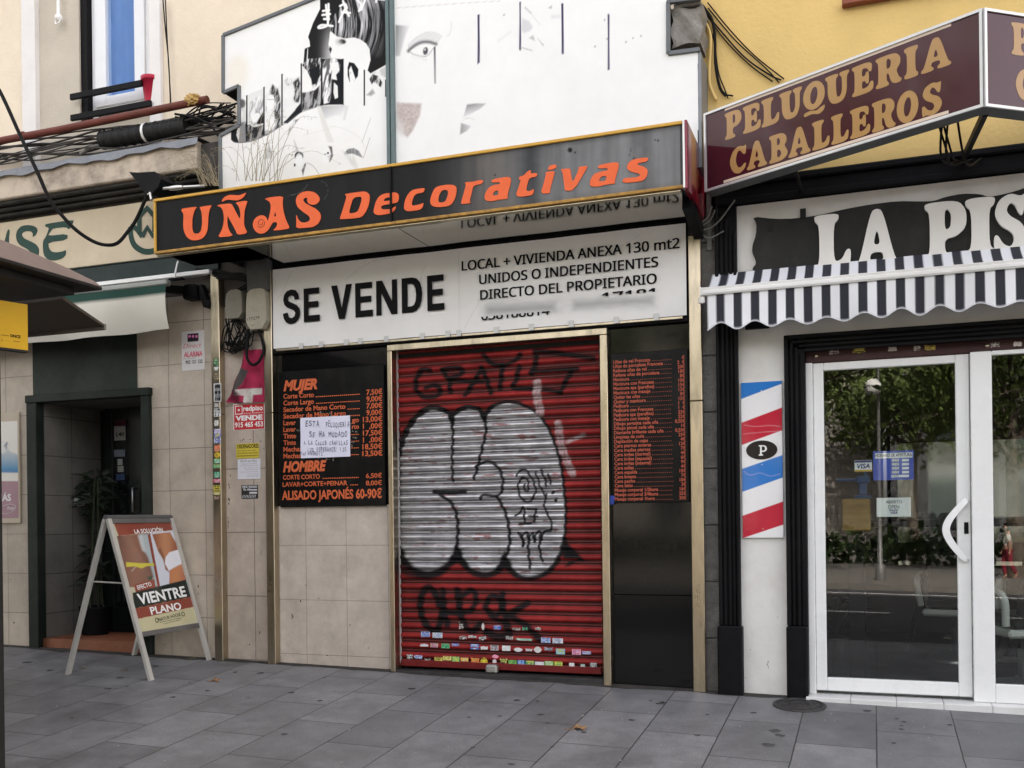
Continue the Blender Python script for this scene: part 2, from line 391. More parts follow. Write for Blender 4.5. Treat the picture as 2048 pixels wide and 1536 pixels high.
def thick(mb, pl, m2, d, th):
    """flat shape m2 on plane pl from depth d to d+th, with its rim"""
    V, F = m2
    if not V: return mb
    o = len(V); P = [pl.at(a, b, d + th) for a, b in V] + [pl.at(a, b, d) for a, b in V]
    G = list(F); E = {}
    for f in F:
        for i in range(len(f)): E[(f[i], f[(i + 1) % len(f)])] = 1
    for (i, j) in E:
        if (j, i) not in E: G.append((j, i, i + o, j + o))
    # faces must look outwards
    a, b, c = (V[i] for i in F[0][:3])
    if (b[0] - a[0]) * (c[1] - a[1]) - (b[1] - a[1]) * (c[0] - a[0]) < 0: G = [g[::-1] for g in G]
    return mb.add(P, G)
def _e(cx, cy, rx, ry, n=16, tilt=0.0): return [(cx + rx * math.cos(2 * math.pi * k / n) + tilt * ry * math.sin(2 * math.pi * k / n), cy + ry * math.sin(2 * math.pi * k / n)) for k in range(n)]
GLY = {   # fat slab letters in a unit box
 'I': [[(0,0),(1,0),(1,.12),(.8,.2),(.8,.8),(1,.88),(1,1),(0,1),(0,.88),(.2,.8),(.2,.2),(0,.12)]],
 'L': [[(0,0),(.93,0),(1,.36),(.87,.38),(.74,.2),(.52,.17),(.52,.82),(.66,.9),(.66,1),(0,1),(0,.9),(.13,.82),(.13,.18),(0,.1)]],
 'A': [[(0,0),(.42,0),(.42,.1),(.33,.15),(.36,.27),(.62,.27),(.65,.15),(.55,.1),(.55,0),(1,0),(1,.1),(.9,.16),(.64,.96),(.5,1.01),(.36,.96),(.1,.16),(0,.1)], [(.41,.4),(.58,.4),(.5,.68)]],
 'P': [[(0,0),(.62,0),(.62,.1),(.48,.17),(.48,.38),(.75,.4),(1,.55),(1,.82),(.8,1),(0,1),(0,.9),(.12,.83),(.12,.17),(0,.1)], [(.48,.52),(.62,.56),(.64,.78),(.56,.87),(.48,.85)]],
 'R': [[(0,0),(.5,0),(.5,.1),(.42,.17),(.42,.4),(.5,.4),(.58,.1),(.72,0),(.95,0),(1,.1),(.9,.16),(.78,.42),(.95,.6),(.95,.82),(.75,1),(0,1),(0,.9),(.1,.83),(.1,.17),(0,.1)], [(.42,.54),(.56,.57),(.6,.78),(.5,.88),(.42,.86)]],
 'E': [[(0,0),(.95,0),(1,.32),(.86,.36),(.75,.2),(.46,.16),(.46,.42),(.6,.42),(.66,.3),(.78,.3),(.78,.7),(.66,.7),(.6,.58),(.46,.58),(.46,.84),(.7,.82),(.8,.66),(.92,.68),(.92,1),(0,1),(0,.9),(.12,.83),(.12,.17),(0,.1)]],
 'U': [[(0,1),(0,.9),(.1,.83),(.1,.3),(.25,.03),(.5,-.02),(.75,.03),(.9,.3),(.9,.83),(1,.9),(1,1),(.6,1),(.6,.9),(.7,.83),(.7,.32),(.58,.17),(.46,.25),(.44,.83),(.54,.9),(.54,1)]],
 'C': [[(.97,.66),(1,1),(.87,.94),(.55,1.02),(.2,.88),(0,.5),(.2,.1),(.55,-.02),(.85,.08),(1,.28),(.9,.34),(.7,.2),(.5,.22),(.36,.5),(.48,.82),(.66,.84),(.84,.64)]],
 'O': [_e(.5,.5,.5,.52), _e(.5,.5,.17,.31,12,.12)],
 'Q': [_e(.5,.52,.5,.5), _e(.5,.52,.17,.3,12,.12)],
 'B': [[(0,0),(.65,0),(.95,.12),(1,.3),(.8,.52),(.95,.65),(.92,.86),(.68,1),(0,1),(0,.9),(.12,.83),(.12,.17),(0,.1)], [(.42,.15),(.58,.16),(.66,.28),(.56,.42),(.42,.43)], [(.42,.58),(.54,.59),(.6,.7),(.54,.84),(.42,.85)]],
 'S': [[(.9,.66),(.95,1),(.82,.95),(.5,1.02),(.15,.92),(.02,.7),(.2,.5),(.55,.38),(.62,.25),(.5,.14),(.28,.2),(.12,.36),(0,.34),(.02,0),(.18,.06),(.5,-.02),(.85,.08),(1,.3),(.85,.52),(.5,.64),(.38,.74),(.48,.86),(.62,.84),(.78,.64)]],
}
BLK = {   # heavy grotesque capitals
 'E': [[(0,0),(1,0),(1,.19),(.30,.19),(.30,.42),(.92,.42),(.92,.60),(.30,.60),(.30,.82),(.97,.82),(.97,1),(0,1)]],
 'V': [[(.36,0),(.64,0),(1,1),(.71,1),(.50,.32),(.29,1),(0,1)]],
 'N': [[(0,0),(.25,0),(.25,.64),(.72,0),(1,0),(1,1),(.75,1),(.75,.38),(.29,1),(0,1)]],
 'D': [[(0,0),(.52,0),(.72,.04),(.88,.15),(.97,.31),(1,.5),(.97,.69),(.88,.86),(.73,.96),(.52,1),(0,1)], [(.29,.18),(.48,.18),(.60,.22),(.67,.32),(.70,.5),(.67,.68),(.60,.78),(.48,.82),(.29,.82)]],
 'S': [[(0,.31),(.05,.17),(.17,.05),(.34,-.01),(.54,-.02),(.74,.02),(.90,.11),(.98,.22),(.99,.33),(.94,.44),(.80,.54),(.52,.62),(.34,.67),(.30,.73),(.34,.80),(.50,.84),(.63,.81),(.69,.70),(.95,.71),(.90,.87),(.76,.98),(.50,1.02),(.24,.98),(.08,.87),(.03,.72),(.09,.58),(.24,.49),(.46,.43),(.64,.38),(.71,.31),(.67,.21),(.52,.16),(.36,.19),(.27,.34)]],
}
def slab_word(mb, pl, word, boxes, d, th):
    """boxes: per letter, (s0,s1,t0,t1) on the plane"""
    for ch, (s0, s1, t0, t1) in zip(word, boxes):
        L = [[(s0 + a * (s1 - s0), t0 + b * (t1 - t0)) for a, b in chaikin(P, 2)] for P in GLY[ch]]
        thick(mb, pl, fill2(L), d, th)
        if ch == 'Q':
            T = [(.02,-.01),(.35,.03),(.6,-.05),(.85,.05),(1,.08),(.95,-.1),(.72,-.2),(.4,-.1),(.05,-.15)]
            thick(mb, pl, fill2([[(s0 + a * (s1 - s0), t0 + b * (t1 - t0)) for a, b in chaikin(T, 2)]]), d, th + .0006)
    return mb

# ================================================================ materials used in many places
M_black = mat('black_paint', (.006, .006, .007), .55, spec=.10, var=.3, scale=9, bump=.15, bscale=40, dirt=(.022, .021, .02), damt=.35)
M_dark = mat('dark_matt', (.02, .019, .018), .8, var=.4)  # plain matt dark for backs, undersides, linings and small plates
M_white = mat('white_paint', (.78, .78, .76), .45, var=.05, dirt=(.45, .42, .38), dscale=2.2, damt=.35)
M_alu = mat('aluminium', (.62, .61, .58), .35, 1.0, var=.12, scale=12)
M_cable = mat('cable_rubber', (.009, .0085, .0085), .6, spec=.1, var=.2)
M_cablegrey = mat('cable_grey', (.16, .155, .14), .6, var=.2)
M_brass = mat('brushed_brass', (.50, .43, .32), .30, 1.0, var=.2, scale=2.2, stretch=(5, 5, .8), dirt=(.16, .145, .12), dscale=2.0, damt=.75, bump=.22, bscale=3.2)
M_orange = mat('orange_vinyl', (.72, .125, .036), .5, var=.08, scale=20)
M_boardblack = mat('black_board', (.006, .006, .006), .35, spec=.12, var=.35, scale=5, dirt=(.035, .034, .032), damt=.45, dscale=3)
M_ink = mat('black_ink', (.008, .008, .009), .6, spec=.08, var=.1)
M_paper = mat('white_paper', (.78, .78, .80), .75, var=.05, scale=14, bump=.25, bscale=9)
M_steel = mat('painted_steel', (.13, .14, .145), .5, .0, var=.2)

GRD = brick_mat('paving_slabs', (.125, .127, .131), (.186, .188, .193), (.026, .026, .026), .785, .4687, msize=.0042, off=.5, rough=.55, spec=.45, axis='YX', shift=(.36 + .785 * 4, .003 + .4687 * 20), var=.34, bump=.6, speck=.22, dirt=(.06, .058, .056), damt=.8, dscale=.9)
M_road = mat('asphalt', (.055, .055, .057), .85, var=.3, scale=5, bump=.6, bscale=90)

# ================================================================ ground
mb = MB()
Xs = np.linspace(-30, 30, 31); Ys = [.0, -1.2, -2.4, -3.6, -5.5]
V = [(x, y, gz(x, y)) for y in Ys for x in Xs]; n = len(Xs)
F = [(j * n + i + n, j * n + i + n + 1, j * n + i + 1, j * n + i) for j in range(len(Ys) - 1) for i in range(n - 1)]
mb.add(V, F); structure('pavement', mb, GRD)
zk = lambda x: gz(x, -5.5)
mb = MB()
for x in Xs[:-1]:
    mb.add([(x, -5.502, zk(x) + .004), (x + 2, -5.502, zk(x + 2) + .004), (x + 2, -5.65, zk(x + 2) - .004), (x, -5.65, zk(x) - .004), (x, -5.65, zk(x) - .16), (x + 2, -5.65, zk(x + 2) - .16)], [(0, 3, 2, 1), (3, 4, 5, 2)])
structure('kerb', mb, mat('granite_kerb', (.25, .245, .235), .8, var=.25, scale=20, bump=.3))
zr = lambda x, y=0: gz(x, -5.5) - .12
mb = MB(); mb.quad((-120, -5.65, zr(-120)), (-120, -16, zr(-120)), (120, -16, zr(120)), (120, -5.65, zr(120))); structure('road', mb, M_road)
mb = MB()
for x in range(-30, 30, 4): mb.quad((x, -10.6, zr(x) + .004), (x, -10.75, zr(x) + .004), (x + 2.2, -10.75, zr(x + 2.2) + .004), (x + 2.2, -10.6, zr(x + 2.2) + .004))
mb.quad((-60, -14.9, zr(-60) + .004), (-60, -15.02, zr(-60) + .004), (60, -15.02, zr(60) + .004), (60, -14.9, zr(60) + .004))
structure('road_markings', mb, mat('road_paint', (.7, .7, .68), .7, var=.2))
mb = MB(); zf = lambda x: zr(x) + .14
mb.quad((-120, -16, zf(-120)), (-120, -60, zf(-120) + .3), (120, -60, zf(120) + .3), (120, -16, zf(120)))
mb.quad((-120, -16, zr(-120) - .01), (-120, -16, zf(-120)), (120, -16, zf(120)), (120, -16, zr(120) - .01))
structure('far_pavement', mb, mat('far_paving', (.15, .14, .125), .8, var=.2, scale=3))

# ================================================================ cream apartment building
CB = thing('apartment_building', 'cream rendered apartment building with beige tiled ground floor behind the nail salon sign', 'building', (-4, 0, 0))
YB = thing('apartment_building', 'yellow rendered building with black and white barbershop front', 'building', (0, 0, 0))
XB = at(1409, 700).x                       # party line between both buildings
XT = at(1405, 700).x
M_cream = mat('cream_render', (.73, .635, .50), .85, var=.08, scale=2.5, bump=.25, bscale=35, dirt=(.5, .40, .30), dscale=.8, damt=.35)
M_greycream = mat('grey_render', (.52, .47, .39), .85, var=.1, scale=2.5, bump=.25, bscale=35, dirt=(.36, .33, .28), damt=.4)
M_strip = mat('white_render', (.72, .70, .68), .8, var=.07, bump=.2, bscale=30, dirt=(.5, .47, .43), damt=.4)
tl = at(339, 850); tl2 = at(410, 850); tw = tl2.x - tl.x; th_ = at(370, 811.5).z - at(370, 896).z
M_tile = brick_mat('beige_wall_tiles', (.46, .395, .315), (.50, .43, .345), (.20, .175, .15), tw, th_, msize=.0035, off=0, rough=.5, shift=(-(tl.x + 4) % tw + tw * 40, -(at(370, 896).z) % th_ + th_ * 10), var=.24, bump=.35, dirt=(.30, .25, .20), damt=.8, dscale=1.4, spec=.4)
M_nichetile = brick_mat('niche_wall_tiles', (.45, .38, .315), (.47, .40, .33), (.15, .13, .11), .5, at(480, 937).z - at(480, 1064).z, msize=.004, off=0, rough=.45, shift=(-(at(508.6, 1000).x + 4) % .5 + 20, -(at(480, 937).z) % (at(480, 937).z - at(480, 1064).z) + 10 * (at(480, 937).z - at(480, 1064).z)), var=.26, bump=.35, dirt=(.26, .22, .18), damt=.5, dscale=2.2)
xj = at(694, 1150).x; wj = xj - at(613, 1150).x; hz = at(660, 1090).z - at(660, 1200).z
M_lowtile = brick_mat('stone_wall_tiles', (.50, .44, .375), (.53, .465, .40), (.30, .26, .22), wj, hz, msize=.003, off=0, rough=.5, shift=(-(xj + 4) % wj + wj * 20, -(at(660, 1090).z) % hz + hz * 10), var=.26, bump=.3, dirt=(.33, .28, .235), damt=.85, dscale=2.6)
ZB = -.6
zled = at(200, 296, -.2).z                 # top of the ledge above the shops
# upper wall with the window opening
wx0, wx1, wz1, wz0 = *rect(157, 0, 304, 237)[:2], 6.6, at(230, 236).z
mb = MB()
for x0, x1, z0, z1 in ((at(80, 200).x, wx0, zled - .3, 14), (wx0, wx1, wz1, 14), (wx0, wx1, zled - .3, wz0)): mb.box(x0, x1, 0, .25, z0, z1, 0)
part('upper_wall', mb, M_greycream, CB)
mb = MB(); mb.box(wx1, XT, -.002, .25, zled - .3, 14, 0); mb.box(-25, at(53, 200).x, -.03, .25, zled - .3, 14, 0); part('rendered_wall', mb, M_cream, CB)
mb = MB(); mb.box(at(53, 200).x, at(80, 200).x, -.06, .25, zled - .3, 14, .006); part('pilaster', mb, M_strip, CB)
mb = MB(); mb.box(at(304.5, 100).x, at(327, 100).x, -.05, .0, zled - .1, 7.5, .006); part('window_surround', mb, M_strip, CB)
mb = MB(); mb.box(-25, XT, .8, 12, ZB, 14, 0); mb.box(-25, XT, .0, .8, 13.6, 14, 0); mb.box(-25, -24.6, 0, .8, ZB, 13.6, 0)
mb.box(at(306, 700).x, XT, .25, .8, 2.9, 3.2, 0); part('sun_block_core', mb, M_dark, CB)  # unseen solid block, added to keep sun from leaking through
# window
M_pvc = mat('white_frame', (.74, .75, .77), .3, var=.03)
wn = MB(); a, b = at(190, 100, .12).x, at(304, 100, .12).x; z0 = at(240, 232, .12).z
wn.box(a, a + .06, .08, .16, z0, wz1); wn.box(b - .05, b, .08, .16, z0, wz1); wn.box(a + .06, b - .05, .08, .16, z0, z0 + .09); wn.box(a + .06, b - .05, .08, .16, wz1 - .06, wz1)
gx0, gx1 = at(220, 100, .12).x, at(277, 100, .12).x; gz0 = at(245, 193, .12).z
wn.box(gx0 - .13, gx0, .06, .14, z0 + .092, wz1 - .062); wn.box(gx1, gx1 + .12, .06, .14, z0 + .092, wz1 - .062); wn.box(gx0, gx1, .06, .14, z0 + .092, gz0)
wobj = part('window', wn, M_pvc, CB)
g = MB(); g.box(gx0, gx1, .10, .105, gz0, wz1 - .06, 0)
M_win = glass_mat('window_glass', (.85, .92, 1.0), .0, 1.14); part('pane', g, M_win, wobj)
g = MB(); g.box(wx0, a - .003, .02, .25, wz0 - .02, wz1, 0); g.box(wx0 - .02, wx1, .25, .3, wz0, wz1, 0); part('shutter_side', g, M_black, wobj)
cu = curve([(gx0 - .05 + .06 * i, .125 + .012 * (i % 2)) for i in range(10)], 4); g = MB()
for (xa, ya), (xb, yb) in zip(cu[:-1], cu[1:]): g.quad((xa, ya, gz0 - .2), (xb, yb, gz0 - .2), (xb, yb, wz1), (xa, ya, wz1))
part('sky_blue_curtain', g, mat('sky_reflection_blue', (.23, .31, .47), .9, var=.06), wobj)  # mirrored sky's blue put into the cloth colour and glass tint
for q in ((142, 194, 285, 168), (143, 237, 303, 207)):
    g = MB(); P = at(q[0], q[1], -.07); Q = at(q[2], q[3], -.07); zc = (P.z + Q.z) / 2
    g.box(P.x, Q.x, -.09, -.06, zc - .028, zc + .028, .004); part('window_rail', g, M_black, wobj)
g = MB(); P = at(200, 232, -.02); g.box(wx0 + .25, wx1 - .003, -.04, .08, P.z - .03, P.z, .004); part('window_sill', g, M_strip, wobj)

# ledge above the left shop: cream band with lead flashing, dark mouldings under it
mb = MB(); lx1 = at(393, 300, -.25).x; zt, zb = at(200, 312, -.25).z, at(200, 367, -.25).z
mb.box(-25, lx1, -.25, 0, zb, zt, .01); part('ledge', mb, mat('stained_ledge', (.53, .45, .36), .85, var=.15, scale=4, dirt=(.10, .085, .07), dscale=2.2, damt=.95, bump=.3, bscale=30), CB)
nx = 90; V = []; F = []
for i in range(nx + 1):
    x = -14 + (lx1 + .03 + 14) * i / nx; k = .012 * math.sin(i * 1.7) + .012 * math.sin(i * .61)
    V += [(x, 0, zt + .03), (x, -.27, zt + .012), (x, -.285, zt - .05 + k), (x, -.28, zt - .053 + k)]
for i in range(nx):
    for k in range(3): F.append((i * 4 + k, i * 4 + k + 1, i * 4 + 5 + k, i * 4 + 4 + k))
mb = MB(); mb.add(V, F); part('lead_flashing', mb, mat('lead', (.20, .21, .225), .55, .3, var=.25, scale=5), CB)
zs1 = at(200, 408, -.06).z
mb = MB(); h = (zb - zs1) / 3
for i, (y, xx) in enumerate(((-.21, 0), (-.15, .0), (-.10, .0))): mb.box(-25, lx1 + .15, y, -.0, zb - h * (i + 1) + .004, zb - h * i - .004, .012)
mb.box(lx1 + .002, lx1 + .24, -.2, 0, zb - .1, zt - .02, .01)
part('moulding', mb, mat('dark_moulding', (.038, .036, .034), .7, var=.5, scale=7, dirt=(.12, .105, .09), damt=.6), CB)  # mouldings coloured near black with paler patches
mb = MB(); mb.box(-25, at(426, 900).x, 0, .25, 3.301, zled - .3, 0); mb.box(at(426, 900).x, at(548, 900).x, 0, .25, 3.161, zled - .3, 0); mb.box(at(548, 900).x, XT, 0, .25, 2.721, zled - .3, 0); part('backing_wall', mb, mat('dingy_wall', (.10, .09, .08), .85, var=.5, scale=3, dirt=(.02, .02, .02), damt=.7), CB)
# tiled ground floor with the doorway
dx0, dx1 = at(82, 1000).x, at(290, 1000).x; fx0, fx1 = at(62, 1000).x, at(306, 1000).x
dz = at(180, 800).z; zp = at(250, 690).z
mb = MB(); mb.box(-25, fx0, 0, .25, ZB, 3.3, 0); mb.box(fx1, at(426, 900).x, 0, .25, ZB, 3.3, 0); mb.box(fx0, fx1, 0, .25, dz + .06, 3.3, 0); part('tiled_wall', mb, M_tile, CB)
mb = MB(); mb.box(fx0 + .05, at(275, 720).x, -.012, -.001, dz + .076, 3.2, .004); part('green_panel', mb, mat('dark_green_paint', (.022, .030, .024), .6, var=.4, scale=3, dirt=(.06, .065, .055), damt=.4), CB)
M_green = mat('green_frame', (.016, .022, .018), .5, spec=.12, var=.25, dirt=(.06, .065, .055), damt=.3)
door = MB(); door.box(fx0, dx0, -.05, .05, ZB, dz, .006); door.box(dx1, fx1, -.05, .05, ZB, dz, .006); door.box(fx0 - .01, fx1 + .01, -.055, .05, dz + .001, dz + .075, .006)
dr = part('doorway', door, M_green, CB)
mb = MB(); zfl = at(180, 1288).z + .035
mb.box(fx0 + .02, dx0 + .002, .051, .9, ZB, dz, 0); mb.box(fx0, dx1 + .9, .051, .9, dz + .0005, dz + .1, 0); mb.box(dx1 + .5, dx1 + .9, .3, .9, ZB, dz, 0)
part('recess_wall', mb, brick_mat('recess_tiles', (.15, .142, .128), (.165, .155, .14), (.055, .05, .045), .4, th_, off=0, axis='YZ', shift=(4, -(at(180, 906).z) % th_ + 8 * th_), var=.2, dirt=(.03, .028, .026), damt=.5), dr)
mb = MB(); mb.box(dx0, dx1 + .5, .005, .8, ZB, zfl, 0); part('threshold_step', mb, mat('terracotta', (.30, .115, .06), .55, var=.3, scale=6, dirt=(.12, .07, .05), damt=.5), dr)
# glass door at the back of the recess
bd = MB(); a, b = at(214, 1000, .66).x, at(345, 1000, .66).x; c = at(262, 1000, .66).x
bd.box(a, a + .09, .64, .70, zfl, dz - .002); bd.box(c, c + .16, .64, .70, zfl, dz - .002); bd.box(b, b + .1, .64, .7, zfl, dz - .002)
bd.box(a + .09, c, .64, .70, zfl, zfl + .25); bd.box(a + .09, c, .64, .7, dz - .12, dz - .002); bd.box(c + .16, b, .64, .70, zfl, zfl + .25); bd.box(c + .16, b, .64, .7, dz - .12, dz - .002)
bdo = part('entrance_door', bd, mat('door_black', (.012, .016, .015), .35, var=.2), CB)
g = MB(); g.box(a + .09, c, .665, .67, zfl + .25, dz - .12, 0); g.box(c + .16, b, .665, .67, zfl + .25, dz - .12, 0); part('pane', g, mat('dark_glass', (.01, .011, .012), .05, spec=.8, var=0), bdo)
for q, colr in (((226, 812, 252, 832), (.40, .41, .42)), ((228, 832, 252, 852), (.10, .02, .05)), ((228, 852, 251, 880), (.50, .50, .47)), ((274, 814, 292, 846), (.50, .47, .38)), ((228, 900, 250, 913), (.22, .25, .30)), ((235, 918, 245, 930), (.42, .45, .40)), ((235, 932, 247, 944), (.36, .36, .33)), ((232, 948, 249, 960), (.05, .08, .16))):
    x0, x1, z0, z1 = rect(*q, .655); g = MB(); g.box(x0, x1, .655, .657, z0, z1, 0); o = part('door_sticker', g, mat('sticker_%d' % len(MATS), colr, .6, var=.12), bdo)
x0, x1, z0, z1 = rect(232, 865, 248, 872, .653); g = MB(); g.flat(FP(.653), text_fit('L40', x0, x1, z0, z1 - z0, bold=.02), 0); part('door_lettering', g, M_ink, bdo)
g = MB(); P = at(268, 1000, .6); g.tube([(P.x, .64, P.z + .12), (P.x, .58, P.z + .12), (P.x, .58, P.z - .12), (P.x, .64, P.z - .12)], .012); part('handle', g, M_alu, bdo)

# niche between the two brass pillars, wall under the price board, black stone
mb = MB(); mb.box(at(426, 900).x, at(548, 900).x, .0, .25, ZB, 3.16, 0); part('niche_wall', mb, M_nichetile, CB)
zc0 = at(660, 1011).z; x0, x1 = at(548, 900).x, at(778, 900).x
mb = MB(); mb.box(x0, x1, .0, .25, ZB, zc0, 0); part('lower_wall', mb, M_lowtile, CB)
M_granite = mat('polished_granite', (.006, .006, .006), .07, var=.2, scale=30, spec=.30)
mb = MB(); mb.box(x0, x1, -.001, .25, zc0 + .003, 2.72, 0); part('stone_panel', mb, M_granite, CB)
xa, xb = at(1216, 900).x, XT
zj = at(1300, 1190).z
mb = MB(); mb.box(xa, xb, .0, .25, ZB, zj - .002, .002); mb.box(xa, xb, .0, .25, zj + .002, 2.72, .002); part('stone_panel', mb, M_granite, CB)
mb = MB(); mb.box(at(778, 900).x, at(1216, 900).x, .06, .25, 2.60, 2.72, 0); mb.box(at(770, 900).x, at(1216, 900).x, .18, .26, ZB, 2.7, 0); part('lintel', mb, M_dark, CB)
mb = MB(); zst = at(1000, 1334, .05).z - .03; mb.box(at(790, 1300).x, at(1212, 1300).x, -.06, .18, ZB, gz(-2.0, 0) + .035, .004)
part('doorstep', mb, mat('dark_doorstep', (.035, .034, .034), .6, var=.4, scale=8, dirt=(.09, .085, .08), damt=.5), CB)
# black fascia behind the banner
mb = MB(); zf0, zf1 = at(950, 676, -.05).z, at(950, 462, -.05).z
mb.box(at(546, 600).x, at(1378, 600).x, -.05, 0, zf0, zf1, .004); part('fascia', mb, M_black, CB)

# ================================================================ brass pillars, with what is stuck on the first
def sticker(pl, x0, y0, x1, y1, base, ink=None, seed=0, shape='rect', d=.001, lines=3, n=14, k=10, parent=None, name='sticker'):
    a0, b1 = pl.px(x0, y0); a1, b0 = pl.px(x1, y1)
    rr = np.random.RandomState(seed)
    def keep(A, B):
        u = (A - (a0 + a1) / 2) / (a1 - a0) * 2; v = (B - (b0 + b1) / 2) / (b1 - b0) * 2
        if shape == 'oval': return u * u + v * v < 1
        if shape == 'torn': return (np.abs(u) < .75 + .25 * vnoise(v * 2 + seed, u * 0, seed)) & (np.abs(v) < .62 + .4 * vnoise(u * 3 + seed, v, seed + 2))
        return np.abs(u) < 2
    m, V, A, B = grid(pl, a0, a1, b0, b1, n, k, d, None, keep)
    u = (A - a0) / (a1 - a0); v = (B - b0) / (b1 - b0)
    C = np.tile(np.array(base), (len(A), 1))
    if ink is not None and lines:
        on = (np.floor(v * lines * 2 + .5) % 2 == 1) & (vnoise(u * 9, np.floor(v * lines * 2 + .5) * 3.7, seed) > .38) & (u > .08) & (u < .92); C[on] = ink
    C *= (.85 + .3 * vnoise(u * 5, v * 5, seed + 9))[:, None]
    return part(name, m, mat('sticker_print', (1, 1, 1), .55, var=.1, vcol='Col'), parent, cols=C)
PILX = {}
def pillar(x0, x1, ytop, label, yb=None):
    a, b = at(x0, 900, -.08).x, at(x1, 900, -.08).x; zt = at((x0 + x1) / 2, ytop, -.08).z; zg = gz((a + b) / 2, -.08) - .02
    p = thing('pillar', label, 'pillar', ((a + b) / 2, -.04, zg), 'brass clad pillars of the shopfront')
    zj = zt - (zt - zg) * .36
    m = MB(); m.box(a, b, -.08, -.002, zg, zj - .002, .004); m.box(a, b, -.08, -.002, zj + .002, zt, .004); part('cladding', m, M_brass, p)
    return p
p1 = pillar(424.5, 441, 547, 'brass pillar covered with small stickers beside the doorway with the plant')
p2 = pillar(530, 546, 540, 'plain brass pillar between the red rag and the price board')
p5 = pillar(1381, 1405.5, 470, 'wide brass pillar beside the black barbershop frame')
pl1 = FP(-.0815)
for i, q in enumerate([(427, 718, 438, 733, (.03, .05, .03), (.25, .5, .25), 'rect'), (428.5, 731, 437, 741, (.6, .6, .58), None, 'oval'), (428, 745, 439, 760, (.14, .11, .08), (.4, .35, .2), 'oval'),
        (427.5, 767, 443, 803, (.62, .62, .62), (.03, .03, .03), 'rect'), (428, 806, 438, 815, (.45, .43, .4), None, 'torn'), (428, 817, 442, 833, (.6, .6, .58), (.02, .02, .02), 'rect'), (428, 840, 438, 853, (.6, .6, .55), None, 'torn'),
        (428, 858, 442, 867, (.35, .3, .55), (.6, .6, .6), 'rect'), (428, 868, 442, 875, (.12, .2, .5), (.6, .5, .1), 'rect'), (428, 877, 442, 886, (.45, .5, .62), (.1, .1, .3), 'rect'), (428, 890, 441, 903, (.7, .14, .05), (.6, .3, .2), 'torn'),
        (429, 903, 441, 917, (.7, .5, .05), (.3, .2, .02), 'oval'), (428, 918, 441, 926, (.12, .45, .2), (.5, .6, .5), 'rect'), (427, 928, 441, 936, (.15, .45, .2), (.3, .2, .1), 'rect'), (428, 944, 440, 955, (.05, .32, .18), (.4, .5, .4), 'rect'),
        (427, 958, 441, 965, (.55, .08, .15), (.6, .5, .5), 'rect'), (427, 971, 440, 983, (.6, .5, .08), (.1, .1, .02), 'rect'), (427, 984, 440, 990, (.6, .55, .25), None, 'torn'), (429, 992, 438, 999, (.45, .35, .25), (.1, .05, .05), 'torn')]):
    sticker(pl1, *q[:4], q[4], q[5], i, q[6], parent=p1)
g = MB()
for k, tx in enumerate(('A', 'AATE', 'NTIO', 'NWN', 'OBB!')):
    x0, x1, z0, z1 = rect(430 + (3 if k == 0 else 0), 769 + k * 6.8, 441 - (3 if k == 0 else 0), 773.6 + k * 6.8, -.084); g.flat(FP(-.084), text_fit(tx, x0, x1, z0, z1 - z0, bold=.02), 0)
part('lettering', g, M_ink, p1)

# shutter frame: brass posts and head
fr = thing('shutter_frame', 'brass door frame around the red roller shutter', 'door frame', ((-3.8 - 1.95) / 2, -.03, -.05))
xl0, xl1 = at(776, 900, -.07).x, at(785, 900, -.07).x; xr0, xr1 = at(1201.5, 900, -.07).x, at(1216.5, 900, -.07).x
zt1, zt0 = at(1000, 672, -.07).z, at(1000, 685, -.07).z
for a, b in ((xl0, xl1), (xr0, xr1)):
    g = MB(); g.box(a, b, -.07, .06, gz(a, 0) - .02, zt0, .004); part('post', g, M_brass, fr)
g = MB(); g.box(xl0, xr1, -.071, .06, zt0 + .001, zt1, .004); part('head', g, M_brass, fr)

# ================================================================ red roller shutter with sprayed paint and stickers
YS = .07
PS = FP(YS)
sx0, sx1 = at(786, 1000, YS).x, at(1203, 1000, YS).x
sz0 = at(1000, 1333, YS).z; sz1 = zt1
shut = thing('roller_shutter', 'red corrugated roller shutter covered in silver and black graffiti', 'shutter', ((sx0 + sx1) / 2, YS, sz0))
pitch = (at(1150, 1065, YS).z - at(1150, 1273, YS).z) / 10.0
ridge0 = at(1150, 1031, YS).z
ss_ = lambda B: np.floor((B - ridge0) / pitch + .5)
def slat(A, B):
    u = ((B - ridge0) / pitch + .5) % 1.0                     # ridge in the middle of each slat
    d = np.where(np.abs(u - .5) < .25, .023 * np.sqrt(np.clip(1 - ((u - .5) / .25) ** 2, 0, 1)) + .004, .004)
    d = d - .007 * np.exp(-((u - .13) / .03) ** 2) - .007 * np.exp(-((u - .87) / .03) ** 2) + .006 * np.exp(-(np.minimum(u, 1 - u) / .05) ** 2)
    return d + .006 * (vnoise(A * 2.3, ss_(B) * .35, 7) - .5) * (np.abs(u - .5) < .25) + .002 * np.sin(A * 2.1 + np.floor((B - ridge0) / pitch + .5) * 1.3)
nz_ = int((sz1 - sz0) / pitch * 15)
m, V, A, B = grid(PS, sx0, sx1, sz0, sz1, 270, nz_, 0, slat)
px_, py_ = to_px(np.array([[a, YS, b] for a, b in zip(A, B)]))
P = Paint(px_, py_, (.25, .020, .019))
ss = np.floor((B - ridge0) / pitch + .5); uu = ((B - ridge0) / pitch + .5) % 1
n1 = fbm(A * 4, B * 2.5, 1); n2 = vnoise(A * 1.3, ss * 5.1, 3)
P.c *= (.8 + .42 * n2 * n1 * 2)[:, None]
groove_shade = np.exp(-((uu - .13) / .045) ** 2) + np.exp(-((uu - .87) / .045) ** 2)
flat_ = (np.abs(uu - .5) > .27).astype(float)
